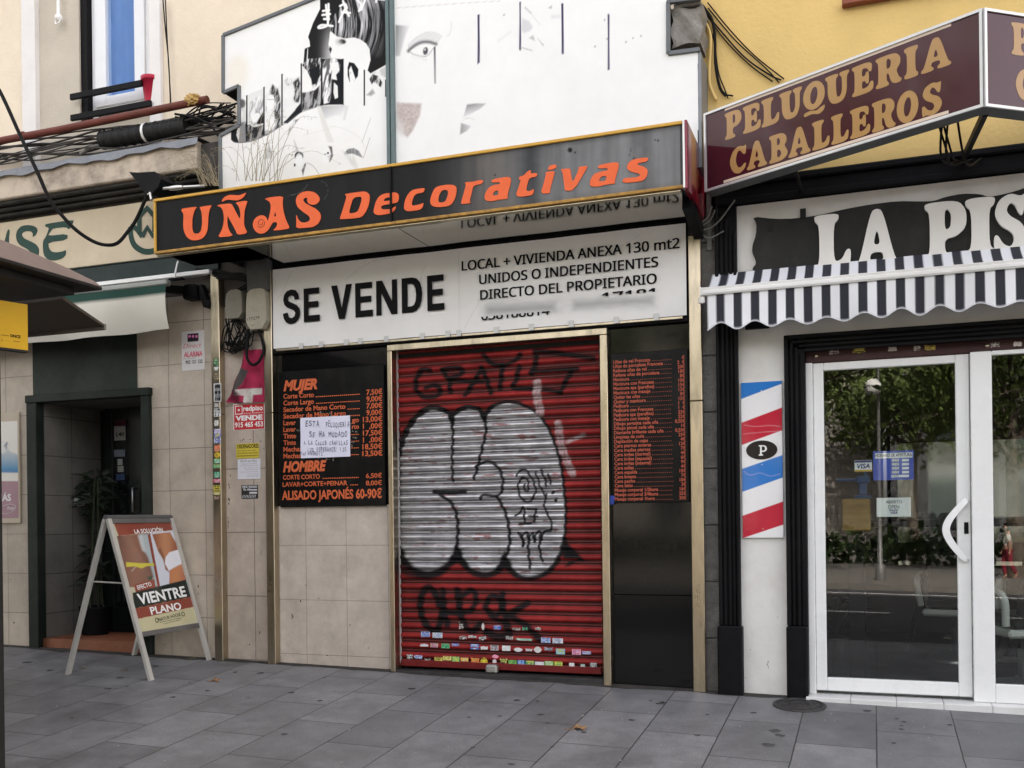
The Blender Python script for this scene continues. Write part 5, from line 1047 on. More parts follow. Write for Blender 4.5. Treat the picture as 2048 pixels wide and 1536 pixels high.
# sliding glass door
YD = .05
sdn = thing('sliding_door', 'white framed sliding glass door of the barbershop', 'door', (.4, YD, zs))
Mwf = mat('white_lacquer', (.76, .77, .76), .28, var=.04, dirt=(.6, .59, .56), damt=.25)
def rc(x0, y0, x1, y1, Y): return at(x0, (y0 + y1) / 2, Y).x, at(x1, (y0 + y1) / 2, Y).x
jx0, jx1 = dxb + .001, at(1629, 1000, YD).x
g = MB(); g.box(jx0, jx1 - .001, .0, .12, zs + .001, zh0 - .001, .004); part('jamb', g, Mwf, sdn)
lx0_, lx1_ = jx1, at(1941, 1000, YD).x; ga, gb = at(1650, 1000, YD).x, at(1913, 1000, YD).x
gzt = (at(1650, 740, YD).z + at(1913, 728, YD).z) / 2; gzb = (at(1650, 1354, YD).z + at(1920, 1365, YD).z) / 2
g = MB(); zl0 = zs + .025
g.box(lx0_, ga, YD - .02, YD + .03, zl0, zh0 - .002, .005); g.box(gb, lx1_, YD - .02, YD + .03, zl0, zh0 - .002, .005); g.box(ga + .0005, gb - .0005, YD - .019, YD + .03, zl0, gzb, .005); g.box(ga + .0005, gb - .0005, YD - .019, YD + .03, gzt, zh0 - .002, .005)
lf = part('sliding_leaf', g, Mwf, sdn)
M_glass = glass_mat('shop_glass', (.86, .89, .87), .058)
g = MB(); g.box(ga, gb, YD + .003, YD + .009, gzb, gzt, 0); part('pane', g, M_glass, lf)
HP = curve([(1938, 998), (1930, 1003), (1912, 1022), (1897, 1042), (1892, 1060), (1898, 1078), (1912, 1098), (1928, 1116), (1938, 1122)], 4)
g = MB(); hp = [at(x, y, YD - .075) for x, y in HP]
n_ = len(hp); ring = []
for i, p_ in enumerate(hp):
    t = i / (n_ - 1); off = -.05 * math.sin(math.pi * min(1, t * 1.0)) ** .6; ring.append(Vector((p_.x, YD - .024 + off, p_.z)))
V = []; F = []
for i, p_ in enumerate(ring):
    d_ = (ring[min(i + 1, n_ - 1)] - ring[max(i - 1, 0)]).normalized(); nn = Vector((d_.z, 0, -d_.x)); w2 = .016 + .008 * math.sin(math.pi * i / (n_ - 1))
    for s_, q in ((-1, -.009), (1, -.009), (1, .009), (-1, .009)): V.append(p_ + nn * s_ * w2 + Vector((0, q, 0)))
for i in range(n_ - 1):
    for k in range(4): F.append((i * 4 + k, i * 4 + (k + 1) % 4, i * 4 + 4 + (k + 1) % 4, i * 4 + 4 + k))
F += [(3, 2, 1, 0), tuple(n_ * 4 - 4 + k for k in range(4))]
g.add(V, F, False); part('handle', g, Mwf, lf)
g = MB(); P0 = at(1932, 1056, YD); g.box(P0.x - .014, P0.x + .014, YD - .027, YD - .0205, P0.z - .04, P0.z + .04, .006); g.lathe((P0.x, YD - .028, P0.z + .008), [(.008, 0), (.008, .006), (.005, .008)], 12, (0, -1, 0)); part('keyhole_plate', g, M_black, lf)
f0, f1 = at(1943, 1000, 0.0).x, at(1986, 1000, 0.0).x; fe = 2.2
g = MB(); zf0_ = zs + .001
g.box(f0, f1, -.02, YD - .022, zf0_, zh0 + .001, .005); g.box(fe - .1, fe, -.02, YD - .022, zf0_, zh0 + .001, .005); g.box(f1 + .0005, fe - .1, -.02, YD - .022, zf0_, gzb + .01, .005); g.box(f1 + .0005, fe - .1, -.02, YD - .022, gzt + .03, zh0 + .001, .005)
ff = part('fixed_leaf', g, Mwf, sdn)
g = MB(); g.box(f1, fe - .1, -.002, .004, gzb + .01, gzt + .03, 0); part('pane', g, M_glass, ff)
g = MB(); g.box(fe + .001, 8, .02, .25, ZB, zh0, 0); part('front_wall', g, M_black, YB)

# grey strip of pier between the shops
g = MB(); gx0_, gx1_ = at(1406.5, 900, -.02).x, fxa - .002; zz = gz(gx0_, 0) - .03; zt_ = at(1418, 430, -.02).z
while zz < zt_:
    h_ = .42; g.box(gx0_, gx1_, -.02 , .1, zz, min(zz + h_ - .006, zt_), .006); zz += h_
g.box(gx0_ + .004, gx1_ - .002, .0, .1, zz - 5, zt_ + .5, 0)
solo('concrete_pier', 'narrow rough grey concrete pier between the brass pillar and black pilaster', 'pier', g, mat('rough_concrete', (.135, .13, .122), .9, var=.35, scale=14, bump=1.0, bscale=70, dirt=(.05, .048, .045), damt=.6))

def text_pp(pl, body, A, B, cap, **k):
    """text on plane pl with its baseline from photo pixel A to B, capitals about cap pixels high"""
    a = pl.px(*A); b = pl.px(*B); c = pl.px(A[0], A[1] - cap); V, F = text_fit(body, 0, math.hypot(b[0] - a[0], b[1] - a[1]), 0, c[1] - a[1], **k)
    t = math.atan2(b[1] - a[1], b[0] - a[0]); C, S_ = math.cos(t), math.sin(t)
    return [(a[0] + x * C - y * S_, a[1] + x * S_ + y * C) for x, y in V], F
def ribbon(pl, pts, wd):
    pts = [Vector((*pl.px(*q), 0)) for q in pts]; Lf, Rt = [], []
    for i, p in enumerate(pts):
        d = (pts[min(i + 1, len(pts) - 1)] - pts[max(i - 1, 0)]).normalized(); n = Vector((-d.y, d.x, 0)) * wd / 2; Lf.append((p.x + n.x, p.y + n.y)); Rt.append((p.x - n.x, p.y - n.y))
    return fill2([Lf + Rt[::-1]])
def disc2(cx_, cy_, rx, ry, n=24): return [(cx_ + rx * math.cos(2 * math.pi * k / n), cy_ + ry * math.sin(2 * math.pi * k / n)) for k in range(n)]

# ================================================================ projecting barber sign
YA = -.36; A0 = at(1410, 290, YA); hA = at(1410, 213, YA).z - at(1410, 370, YA).z
best = min((abs(at(1967, 36, y).z - at(1967, 233, y).z - hA), y) for y in np.arange(-1.6, -.6, .01)); YR = best[1]
B0 = at(1967, 130, YR); zt_ = (at(1410, 213, YA).z + at(1967, 36, YR).z) / 2; zb_ = (at(1410, 370, YA).z + at(1967, 233, YR).z) / 2
dirA = Vector((B0.x - A0.x, YR - YA, 0)); LA = dirA.length; dirA.normalize()
PQ = Plane((A0.x, YA, 0), dirA, (0, 0, 1))
ang = R(36); dirB = Vector((math.cos(ang), math.sin(ang), 0)); LB = abs(YR - (-.1)) / math.sin(ang); PQ2 = Plane((B0.x, YR, 0), dirB, (0, 0, 1))
ps = thing('shop_sign', 'maroon projecting corner sign with fat tan slab lettering', 'sign', (B0.x - .4, -.4, zb_))
M_maroon = mat('maroon_acrylic', (.050, .007, .014), .08, var=.08, spec=.4, coat=0.0, bump=.02, bscale=2.2)
M_tan = mat('tan_vinyl', (.38, .215, .08), .12, var=.06, spec=.45, coat=0.0, bump=.02, bscale=2.2)
M_pale = mat('cream_vinyl', (.62, .50, .40), .3, var=.05)
M_signfr = mat('sign_frame', (.58, .58, .57), .35, .4, var=.1)
g = MB(); C3 = (B0.x + dirB.x * LB, YR + dirB.y * LB)
tk = .13
prs = [(A0.x + .004, YA + .003), (B0.x, YR + .003), (C3[0], C3[1]), (C3[0] - dirB.y * tk, C3[1] + dirB.x * tk), (B0.x - .01, YR + tk * 1.05), (A0.x + .03, YA + tk)]
top = [(x, y, zt_ - .003) for x, y in prs]; bot = [(x, y, zb_ + .003) for x, y in prs]; n = 6
g.add(top + bot, [tuple(range(n))[::1]] + [tuple(range(2 * n - 1, n - 1, -1))] + [(i, i + n, (i + 1) % n + n, (i + 1) % n) for i in range(n)]); part('case', g, mat('dull_case', (.10, .105, .10), .6, var=.2), ps)
fa = MB(); fb = .016; fa.prism(PQ, [(fb, zb_ + fb), (LA - fb, zb_ + fb), (LA - fb, zt_ - fb), (fb, zt_ - fb)], -.0, .004); part('panel', fa, M_maroon, ps)
fa = MB(); fa.prism(PQ2, [(fb, zb_ + fb), (LB - fb, zb_ + fb), (LB - fb, zt_ - fb), (fb, zt_ - fb)], -.0, .004); part('panel', fa, M_maroon, ps)
g = MB()
for pl_, L_ in ((PQ, LA), (PQ2, LB)):
    for q in ([(0, zb_), (L_, zb_), (L_, zb_ + fb), (0, zb_ + fb)], [(0, zt_ - fb), (L_, zt_ - fb), (L_, zt_), (0, zt_)], [(0, zb_ + fb + .0005), (fb, zb_ + fb + .0005), (fb, zt_ - fb - .0005), (0, zt_ - fb - .0005)], [(L_ - fb, zb_ + fb + .0005), (L_ - .001, zb_ + fb + .0005), (L_ - .001, zt_ - fb - .0005), (L_ - fb, zt_ - fb - .0005)]): g.prism(pl_, q, .001, .014)
part('frame', g, M_signfr, ps)
g = MB()
for pts in ([(1450,203),(1903,63),(1903,68.5),(1450,209)], [(1448,349),(1898,236),(1898,241.5),(1448,355)]):
    q = [PQ.px(*p) for p in pts]; a, b = q[0][0], q[1][0]; t_ = (q[0][1] + q[1][1]) / 2; h_ = (q[0][1] - q[3][1] + q[1][1] - q[2][1]) / 2; g.prism(PQ, [(a, t_ - h_), (b, t_ - h_), (b, t_), (a, t_)], .0042, .0052)
    g.prism(PQ2, [(.28, t_ - h_), (LB - .1, t_ - h_), (LB - .1, t_), (.28, t_)], .0042, .0052)
part('line_trim', g, M_pale, ps)
W1 = [('P',1450.5,1483.7,213,267),('E',1486.7,1522.8,201.4,257),('L',1523.8,1560,191,246),('U',1560,1605,177,235),('Q',1606.8,1650.8,163,217),('U',1651.5,1699.5,149,208),('E',1705,1748.4,131,193),('R',1752.4,1804.5,115,177),('I',1809.4,1837,100.5,164),('A',1842.8,1903,85,150)]
W2 = [('C',1459.3,1493.5,283,338),('A',1494.5,1534.5,273.7,327),('B',1539.4,1576.5,263,319),('A',1577.5,1621.5,251,308),('L',1625.4,1660.5,241.5,297),('L',1663.5,1698.6,231,287),('E',1701,1741.8,219,277),('R',1745,1792.3,205,266),('O',1794,1838,189,253),('S',1844.4,1885.9,174,242)]
g = MB(); boxes = []
for Wd in (W1, W2):
    bs = []
    for ch, x0, x1, y0, y1 in Wd:
        xm_ = (x0 + x1) / 2; bs.append([PQ.px(x0, (y0 + y1) / 2)[0], PQ.px(x1, (y0 + y1) / 2)[0], PQ.px(xm_, y1)[1], PQ.px(xm_, y0)[1]])
    tb = sum(b[2] for b in bs) / 10; tt_ = sum(b[3] for b in bs) / 10
    for b in bs: b[2] = .8 * tb + .2 * b[2]; b[3] = .8 * tt_ + .2 * b[3]
    slab_word(g, PQ, [q[0] for q in Wd], bs, .0042, .0012); boxes.append(bs)
for Wd, bs in zip((W1, W2), boxes):
    k = 0; sh = PQ2.px(2022, 100)[0] - bs[0][0] + (.02 if Wd is W2 else 0)
    w2 = [(q[0], b) for q, b in zip(Wd, bs) if b[1] + sh < LB - .05]
    slab_word(g, PQ2, [q[0] for q in w2], [(b[0] + sh, b[1] + sh, b[2], b[3]) for _, b in w2], .0042, .0012)
part('lettering', g, M_tan, ps)
for P_, Q_, w_, h_ in (((B0.x + .02, YR + .14, zb_ + .02), (B0.x - .02, -.02, zb_ + .10), .03, .05), ((A0.x + .62, -.6, zb_ + .04), (A0.x + .64, -.02, zb_ + .02), .02, .035)):
    g = MB(); g.obox(P_, Q_, w_, h_); part('bracket', g, M_black, ps)
g = MB(); rs = random.Random(2)
for k in range(5): g.tube(curve([(B0.x - .25 + .03 * k, YR + .3, zb_ + .16), (B0.x - .2 + .03 * k + rs.uniform(-.05, .05), YR + .6, zb_ - .03 - .02 * k), (B0.x - .1 + .05 * k, -.06, zb_ + .1)]), .007, 6)
solo('cable_bunch', 'tangled black cables under the maroon projecting sign', 'cables', g, M_cable)

# ================================================================ black shaped board with white letters
YL = -.045; PL = FP(YL)
lp = thing('shop_sign', 'black wavy edged board with big white slab letters above the striped awning', 'sign', (at(1800, 500, YL).x, YL, at(1800, 560, YL).z))
out = [(1505,433),(1513,447),(1512,470),(1505,490),(1504,505),(1511,520),(1512,528),(1505,536),(1506,548),(1514,558),(2048,516),(2200,500),(2330,480)]
tp = [(2330,365),(2200,345),(2120,362),(2075,362),(2048,377),(2010,388),(1978,394),(1960,388),(1925,387),(1890,394),(1868,402),(1845,403),(1795,402),(1740,409),(1690,418),(1640,430),(1592,437),(1550,438)]
g = MB(); thick(g, PL, fill2([chaikin([PL.px(*q) for q in out + tp], 1)]), -.022, .022); part('board', g, mat('board_paint', (.025, .025, .024), .55, spec=.12, var=.3, scale=3, dirt=(.075, .072, .065), damt=.4, dscale=2), lp)
BX = [('L',1629.5,1703,428.7,543),('A',1711,1797.5,419,538),('P',1849.7,1933,406,526),('I',1931,1990,397.7,519),('S',1986.7,2054,389.6,513)]
bs = []
for ch, x0, x1, y0, y1 in BX:
    xm_ = (x0 + x1) / 2; bs.append([PL.px(x0, 480)[0], PL.px(x1, 480)[0], PL.px(xm_, y1)[1], PL.px(xm_, y0)[1]])
tb = sum(b[2] for b in bs) / 5; tt_ = sum(b[3] for b in bs) / 5
for b in bs: b[2], b[3] = tb, tt_
g = MB(); slab_word(g, PL, 'LAPIS', bs, .001, .024); part('lettering', g, mat('letter_white', (.76, .75, .72), .45, var=.05, dirt=(.5, .47, .42), damt=.3), lp)
g = MB()
for q in ((1536, 452, 1546, 462), (1600, 418, 1612, 436)):
    x0, x1, z0, z1 = rect(*q, YL); g.box(x0, x1, YL - .008, YL + .0, z0, z1, .002)
part('fixing_plate', g, M_dark, lp)

# ================================================================ striped awning
YW = -.33; PW = FP(YW)
aw = thing('awning', 'retracted black and white striped awning with scalloped valance', 'awning', (0, YW / 2, at(1700, 600, YW).z))
zbt_ = (at(1410, 572, YW).z + at(2040, 522, YW).z) / 2; zbb_ = (at(1410, 590, YW).z + at(2040, 537, YW).z) / 2
ax0 = at(1404, 580, YW).x; ax1 = 3.0
g = MB(); prof = [(YW - .012, zbb_), (YW - .02, zbb_ + .012), (YW - .02, zbb_ + .03), (YW - .014, zbb_ + .034), (YW - .018, zbt_ - .006), (YW - .008, zbt_), (YW + .03, zbt_), (YW + .035, zbb_)]
n = len(prof); g.add([(ax0, *p) for p in prof] + [(ax1, *p) for p in prof], [(i, (i + 1) % n, n + (i + 1) % n, n + i) for i in range(n)] + [tuple(range(n))[::-1], tuple(range(n, 2 * n))]); part('front_bar', g, M_white, aw)
g = MB(); g.box(ax0 - .012, ax0 - .0005, YW - .024, YW + .04, zbb_ - .004, zbt_ + .004, .004); g.lathe((ax0 - .006, YW + .02, zbb_ - .05), [(.02, 0), (.024, .01), (.024, .045)], 14); part('end_cap', g, M_white, aw)
xs0 = at(1432.2, 640, YW).x; per = (at(1990, 600, YW).x - xs0) / 15; ns = int((ax1 - ax0) / per * 16)
zv = (at(1415, 652, YW).z + at(2030, 606, YW).z) / 2; vx0 = at(1413, 620, YW).x
wave = lambda A, B: .016 * np.sin((A - xs0) * 7.1 + np.sin(A * 2.3)) * (zbb_ - B) / .25 + .010 * np.sin((A - xs0) * 21 + 2 * np.sin(A * 3.1)) * (zbb_ - B) / .25
S = np.linspace(vx0, ax1, ns); T = np.linspace(0, 1, 14); low_ = zv - .012 + .006 * np.sin(S * 3.7) - (.022 + .005 * np.sin(S * 5.1)) * np.cos(2 * math.pi * (S - (xs0 + per * 1.25)) / (2 * per)); 
V = []; C = []
for t in T:
    for i, x in enumerate(S):
        z = zbb_ + .006 - (zbb_ + .006 - low_[i]) * t; V.append((x, YW + .004 - wave(x, z), z))
        u = ((x - xs0) / per) % 1; blk = np.clip((.25 - abs(u - .25)) / .02 + .5, 0, 1); w_ = np.array((.74, .75, .77)) * (1 - blk) + np.array((.030, .031, .040)) * blk
        if t > .955: w_ = np.array((.60, .61, .64))
        w_ = w_ * (.90 + .14 * float(vnoise(np.array(x * 3.1), np.array(z * 5.0), 4)))
        C.append(w_)
k = len(S); F = [(j * k + i, (j + 1) * k + i, (j + 1) * k + i + 1, j * k + i + 1) for j in range(13) for i in range(k - 1)]
m = MB(); m.v = V; m.f = F; m.sm = [True] * len(F); Mst = mat('striped_canvas', (1, 1, 1), .8, var=.04, vcol='Col', bump=.15, bscale=120, spec=.2)
part('valance', m, Mst, aw, cols=np.array(C))
V = []; C = []; T = np.linspace(0, 1, 6); zwall = zbt_ + .155
for t in T:
    for x in S:
        V.append((x, YW + .03 + (-.06 - YW - .03) * t, zbt_ - .002 + (zwall - zbt_) * t - .02 * math.sin(math.pi * t)))
        u = ((x - xs0) / per) % 1; blk = np.clip((.25 - abs(u - .25)) / .02 + .5, 0, 1); C.append(np.array((.68, .70, .74)) * (1 - blk) + np.array((.030, .031, .042)) * blk)
F = [(j * k + i, j * k + i + 1, (j + 1) * k + i + 1, (j + 1) * k + i) for j in range(5) for i in range(k - 1)]
m = MB(); m.v = V; m.f = F; m.sm = [True] * len(F); part('canopy', m, Mst, aw, cols=np.array(C))
g = MB(); g.box(ax0 + .2, ax1, -.2, -.055, zbb_ - .03, zbt_ - .0, .02); g.obox((ax0 + .3, -.1, zbb_ + .02), (ax0 + .5, YW + .04, zbb_ + .02), .04, .03); part('roller_case', g, M_white, aw)
P0 = at(1514, 649, -.05); g = MB(); g.box(P0.x - .085, P0.x + .085, -.055, -.019, P0.z - .03, P0.z + .03, .004); solo('vent_grille', 'small black vent grille under the left end of the striped awning', 'vent', g, M_black)

# ================================================================ barber stripe board
YS2 = -.045; PB = FP(YS2); x0, x1, z0, z1 = rect(1482, 766, 1567, 1075, YS2)
bs_ = thing('barber_board', 'upright white board with blue and red diagonal stripes and black oval', 'sign', ((x0 + x1) / 2, YS2, z0))
m, V, A, B = grid(PB, x0, x1, z0, z1, 70, 240, 0.0005); X, Y = to_px(V); P = Paint(X, Y, (.76, .76, .76)); o_ = lambda L: [(1400 + x * .3164, 700 + y * .3164) for x, y in L]
BL, RD = (.022, .17, .52), (.47, .012, .038)
def grow(L): c_ = sum(x for x, y in L) / len(L); return [(x + (30 if x > c_ else -30), y - (12 if x > c_ else -12)) for x, y in L]
for L, c_ in (([(258,150),(515,100),(515,215),(258,310)], BL), ([(260,460),(515,365),(517,510),(263,600)], RD), ([(265,750),(522,665),(522,808),(270,895)], BL), ([(272,1045),(527,958),(530,1105),(272,1187)], RD)): P.poly(o_(grow(L)), c_, .5)
for pts in ([(1488,850),(1510,853),(1540,851),(1562,853)], [(1486,868),(1530,864),(1562,862)], [(1487,942),(1500,950),(1520,946),(1540,952),(1560,948)]): P.line(curve(pts), .8, (.75, .6, .65), .7, .5)
part('stripes', m, mat('board_print', (1, 1, 1), .16, var=.04, vcol='Col', coat=.4), bs_, cols=P.c)
g = MB(); g.box(x0, x1, YS2, -.0205, z0, z1, 0); part('backing', g, M_white, bs_)
g = MB(); c_ = PB.px(1523.5, 900); e_ = PB.px(1555, 900); e2 = PB.px(1523.5, 881); thick(g, PB, fill2([disc2(c_[0], c_[1], e_[0] - c_[0], e2[1] - c_[1], 36)]), .001, .003); ov = part('oval_badge', g, mat('badge_black', (.012, .011, .012), .12, var=.2), bs_)
g = MB(); pz = lambda x, y: PB.px(1400 + x * .3164, 700 + y * .3164)
Pl = [[(372,602),(405,602),(418,608),(424,622),(420,636),(406,644),(391,644),(391,660),(399,660),(399,668),(372,668),(372,660),(380,660),(380,610),(372,610)], [(391,610),(403,610),(411,616),(411,630),(403,636),(391,636)]]
thick(g, PB, fill2([[pz(*q) for q in L] for L in Pl]), .0042, .001); part('letter', g, M_white, ov)
g = MB()
for x, y in ((388,258),(392,725),(398,1130)): q = PB.px(1400 + x * .3164, 700 + y * .3164); g.lathe(PB.at(q[0], q[1], .001), [(.005, 0), (.004, .003)], 8, (0, -1, 0))
part('screw', g, M_alu, bs_)

# ================================================================ things on and behind the glass
YG = .066; PGl = FP(YG)
def card(name, label, cat, q, m_, Y=YG, th=.002):
    x0, x1, z0, z1 = rect(*q, Y); t = thing(name, label, cat, ((x0 + x1) / 2, Y, z0)); g = MB(); g.box(x0, x1, Y, Y + th, z0, z1, .0005); part('card', g, m_, t); return t
hs = card('opening_hours_sign', 'blue opening hours sign with white rows inside the sliding door glass', 'sign', (1746, 903, 1828, 959), mat('blue_card', (.07, .11, .50), .5, var=.12))
g = MB(); ph_ = FP(YG - .001)
x0, x1, z0, z1 = rect(1750, 907, 1825, 915, YG - .001); g.prism(ph_, [(x0, z0), (x1, z0), (x1, z1), (x0, z1)], 0, .0004)
for c_ in (1784, 1804):
    for k in range(4): x0, x1, z0, z1 = rect(c_, 918 + 8 * k, c_ + 14, 922.5 + 8 * k, YG - .001); g.prism(ph_, [(x0, z0), (x1, z0), (x1, z1), (x0, z1)], 0, .0004)
x0, x1, z0, z1 = rect(1783, 950, 1818, 954, YG - .001); g.prism(ph_, [(x0, z0), (x1, z0), (x1, z1), (x0, z1)], 0, .0004); part('white_rows', g, M_paper, hs)
g = MB(); g.flat(FP(YG - .0016), text_px(FP(YG - .0016), 'HORARIO DE APERTURA', 1751, 914.3, 1824, 6, bold=.02), 0)
for k in range(5): g.flat(FP(YG - .0016), text_px(FP(YG - .0016), '10:00', 1785, 921.8 + 8 * k, 1797, 3.4), 0)
part('lettering', g, M_ink, hs)
vs_ = card('card_sticker', 'small white payment card sticker on the glass beside the blue hours sign', 'sticker', (1709, 921, 1744, 943), M_paper)
g = MB(); g.flat(FP(YG - .001), text_px(FP(YG - .001), 'VISA', 1714, 937, 1740, 9, bold=.03, shear=.2), 0); part('lettering', g, mat('navy_ink', (.015, .03, .18), .5), vs_)
g = MB(); x0, x1, z0, z1 = rect(1709.5, 921.5, 1743.5, 924.5, YG - .001); g.box(x0, x1, YG - .0015, YG - .0005, z0, z1, 0); part('blue_band', g, mat('navy_ink', (.015, .03, .18)), vs_)
g = MB(); x0, x1, z0, z1 = rect(1709.5, 940, 1743.5, 942.7, YG - .001); g.box(x0, x1, YG - .0015, YG - .0005, z0, z1, 0); part('yellow_band', g, mat('gold_ink', (.6, .38, .05)), vs_)
os_ = card('open_sign', 'white open sign hanging by strings inside the sliding glass door', 'sign', (1753, 996, 1822, 1033), M_paper)
g = MB(); po = FP(YG - .001)
for t_, xl, yl, xr, cp in (('ABIERTO', 1771, 1007, 1804, 6), ('OPEN', 1776, 1017.5, 1799, 7)): g.flat(po, text_px(po, t_, xl, yl, xr, cp, bold=.005), 0)
part('lettering', g, M_ink, os_)
g = MB(); g.flat(po, text_px(po, 'VISA', 1781, 1028, 1795, 5, bold=.03, shear=.2), 0); x0, x1, z0, z1 = rect(1778, 1019.5, 1797, 1021, YG - .001); g.box(x0, x1, YG - .0013, YG - .0007, z0, z1, 0); part('blue_print', g, mat('navy_ink', (.015, .03, .18)), os_)
g = MB()
for x in (1767, 1805): g.tube([at(x, 996, YG + .003), at(1787, 974, YG + .003)], .0015, 5)
part('string', g, M_cablegrey, os_)

# inside: counter, cupboard with a blue clamp, potted plant, two barber chairs
zfi_ = zfi
g = MB(); x0, x1, z0, z1 = rect(1742, 1040, 2048, 1052, 2.6); g.box(x0, x1 + 2.5, 2.5, 2.9, z0, z1, .01)
for k in range(5): g.obox((x0 + .6 + k * .9, 2.7, z0), (x0 + .3 + k * .9, 2.7, zfi_), .05, .05)
solo('work_table', 'long thin black table top on splayed legs inside the barbershop', 'table', g, M_black)
x0, x1, z0, z1 = rect(1683, 998, 1741, 1062, .7); cup = thing('wooden_cupboard', 'yellow wooden cupboard behind the glass door near the blue clamp', 'cupboard', ((x0 + x1) / 2, .82, zfi_)); cbx = MB(); cbx.box(x0 + .04, x1 - .04, .76, .90, zfi_, z0 - .001, .01); part('stand', cbx, M_black, cup); cbx = MB(); cbx.box(x0, x1, .7, .95, z0, z1, .01); part('box', cbx, mat('yellow_wood', (.42, .24, .05), .5, var=.3, scale=5, stretch=(1, 1, 6), dirt=(.12, .07, .03), damt=.5), cup)
g = MB(); P0 = at(1726, 985, .8); zc_ = z1
g.box(P0.x - .06, P0.x + .06, .74, .86, zc_, zc_ + .03, .006); g.box(P0.x - .03, P0.x + .03, .76, .84, zc_ + .031, zc_ + .12, .006); g.box(P0.x - .05, P0.x + .05, .75, .85, zc_ + .121, zc_ + .18, .01); g.tube([(P0.x - .05, .80, zc_ + .15), (P0.x - .2, .80, zc_ + .15)], .014); g.tube([(P0.x + .02, .80, zc_ + .18), (P0.x + .02, .80, zc_ + .25)], .012)
solo('bench_clamp', 'blue iron clamp standing on the yellow cupboard', 'clamp', g, mat('blue_iron', (.02, .09, .26), .4, .3, var=.2))
def leafy(parent, O, n, h, sp, m_, seed, wl=.03, droop=.6):
    rs = random.Random(seed); g = MB()
    for k in range(n):
        a = rs.uniform(0, 6.28); l = rs.uniform(.5, 1) * h; q = Vector((math.cos(a), math.sin(a), 0)); s_ = q.cross(Vector((0, 0, 1))) * wl * rs.uniform(.6, 1.2); pts = []
        for i in range(6): t = i / 5; pts.append(Vector(O) + q * sp * t * rs.uniform(.9, 1.1) + Vector((0, 0, l * (t - droop * t * t))))
        V = []; 
        for i, p in enumerate(pts): w_ = math.sin(math.pi * (.08 + .92 * i / 5)) * (1 if i < 5 else 0); V += [p - s_ * w_, p + s_ * w_]
        g.add(V, [(2 * i, 2 * i + 1, 2 * i + 3, 2 * i + 2) for i in range(5)])
    return part('leaves', g, m_, parent)
P0 = at(1672, 1130, 1.2); pt_ = thing('potted_plant', 'dark strappy potted plant inside the barbershop left of the door', 'plant', (P0.x, 1.2, zfi_))
g = MB(); g.lathe((P0.x, 1.2, zfi_), [(.11, 0), (.15, .30), (.155, .32), (.13, .31)], 18); part('pot', g, mat('dark_pot', (.03, .03, .035), .4), pt_)
leafy(pt_, (P0.x, 1.2, zfi_ + .3), 46, .9, .3, mat('dark_leaf', (.02, .035, .018), .5, var=.4), 3)
def barber_chair(x, y, a, label):
    t = thing('barber_chair', label, 'chair', (x, y, zfi_), 'barber chairs inside the shop'); M4 = Matrix.Translation((x, y, zfi_)) @ Matrix.Rotation(a, 4, 'Z')
    def tf(g): g.v = [tuple(M4 @ Vector(p)) for p in g.v]; return g
    g = MB(); g.lathe((0, 0, 0), [(.30, 0), (.30, .02), (.27, .045), (.12, .07), (.10, .09)], 32); part('base', tf(g), M_alu, t)
    g = MB(); g.lathe((0, 0, .09), [(.085, 0), (.085, .2), (.06, .2), (.06, .32)], 24); part('column', tf(g), mat('satin_steel', (.5, .5, .49), .3, .9), t)
    Mb = mat('black_vinyl', (.02, .02, .021), .35, var=.15); Mw_ = mat('white_shell', (.62, .62, .60), .35, var=.05)
    g = MB(); g.box(-.29, .29, -.28, .28, .41, .47, .03); part('seat_shell', tf(g), Mw_, t)
    g = MB(); g.box(-.25, .25, -.26, .27, .471, .57, .04); part('seat', tf(g), Mb, t)
    g = MB(); g.obox((0, .27, .55), (0, .42, 1.12), .46, .11, (0, 0, 1), .03); part('backrest', tf(g), Mb, t)
    g = MB(); g.obox((0, .43, 1.14), (0, .47, 1.32), .24, .08, (0, 0, 1), .02); part('headrest', tf(g), Mb, t)
    for s in (-1, 1):
        g = MB(); g.tube(curve([(s * .3, .25, .5), (s * .33, .26, .72), (s * .33, -.1, .74), (s * .32, -.24, .6), (s * .3, -.24, .45)]), .028, 8); part('armrest', tf(g), Mw_, t)
    g = MB(); g.obox((0, -.28, .42), (0, -.50, .16), .06, .03); g.box(-.2, .2, -.62, -.44, .13, .155, .01); part('footrest', tf(g), M_alu, t)
    return t
P0 = at(2036, 1290, .85); barber_chair(P0.x + .08, .85, R(200), 'barber chair with white shell seen through the fixed glass pane')
P0 = at(1925, 1190, 2.1); barber_chair(P0.x, 2.3, R(170), 'dim barber chair seen through the sliding door behind the white handle')
g = MB(); x0, x1, z0, z1 = rect(1680, 985, 1745, 1190, 4.3)
g.box(x0 + .6, 7, 4.28, 4.39, zfi_ + .75, zfi_ + .8, .004); g.box(x0 + .6, 7, 4.3, 4.39, zfi_ + 1.0, zfi_ + 2.1, .004); solo('wall_mirror', 'long wall mirror and shelf at the back of the barbershop', 'mirror', g, mat('mirror', (.5, .5, .5), .05, 1.0, var=0))

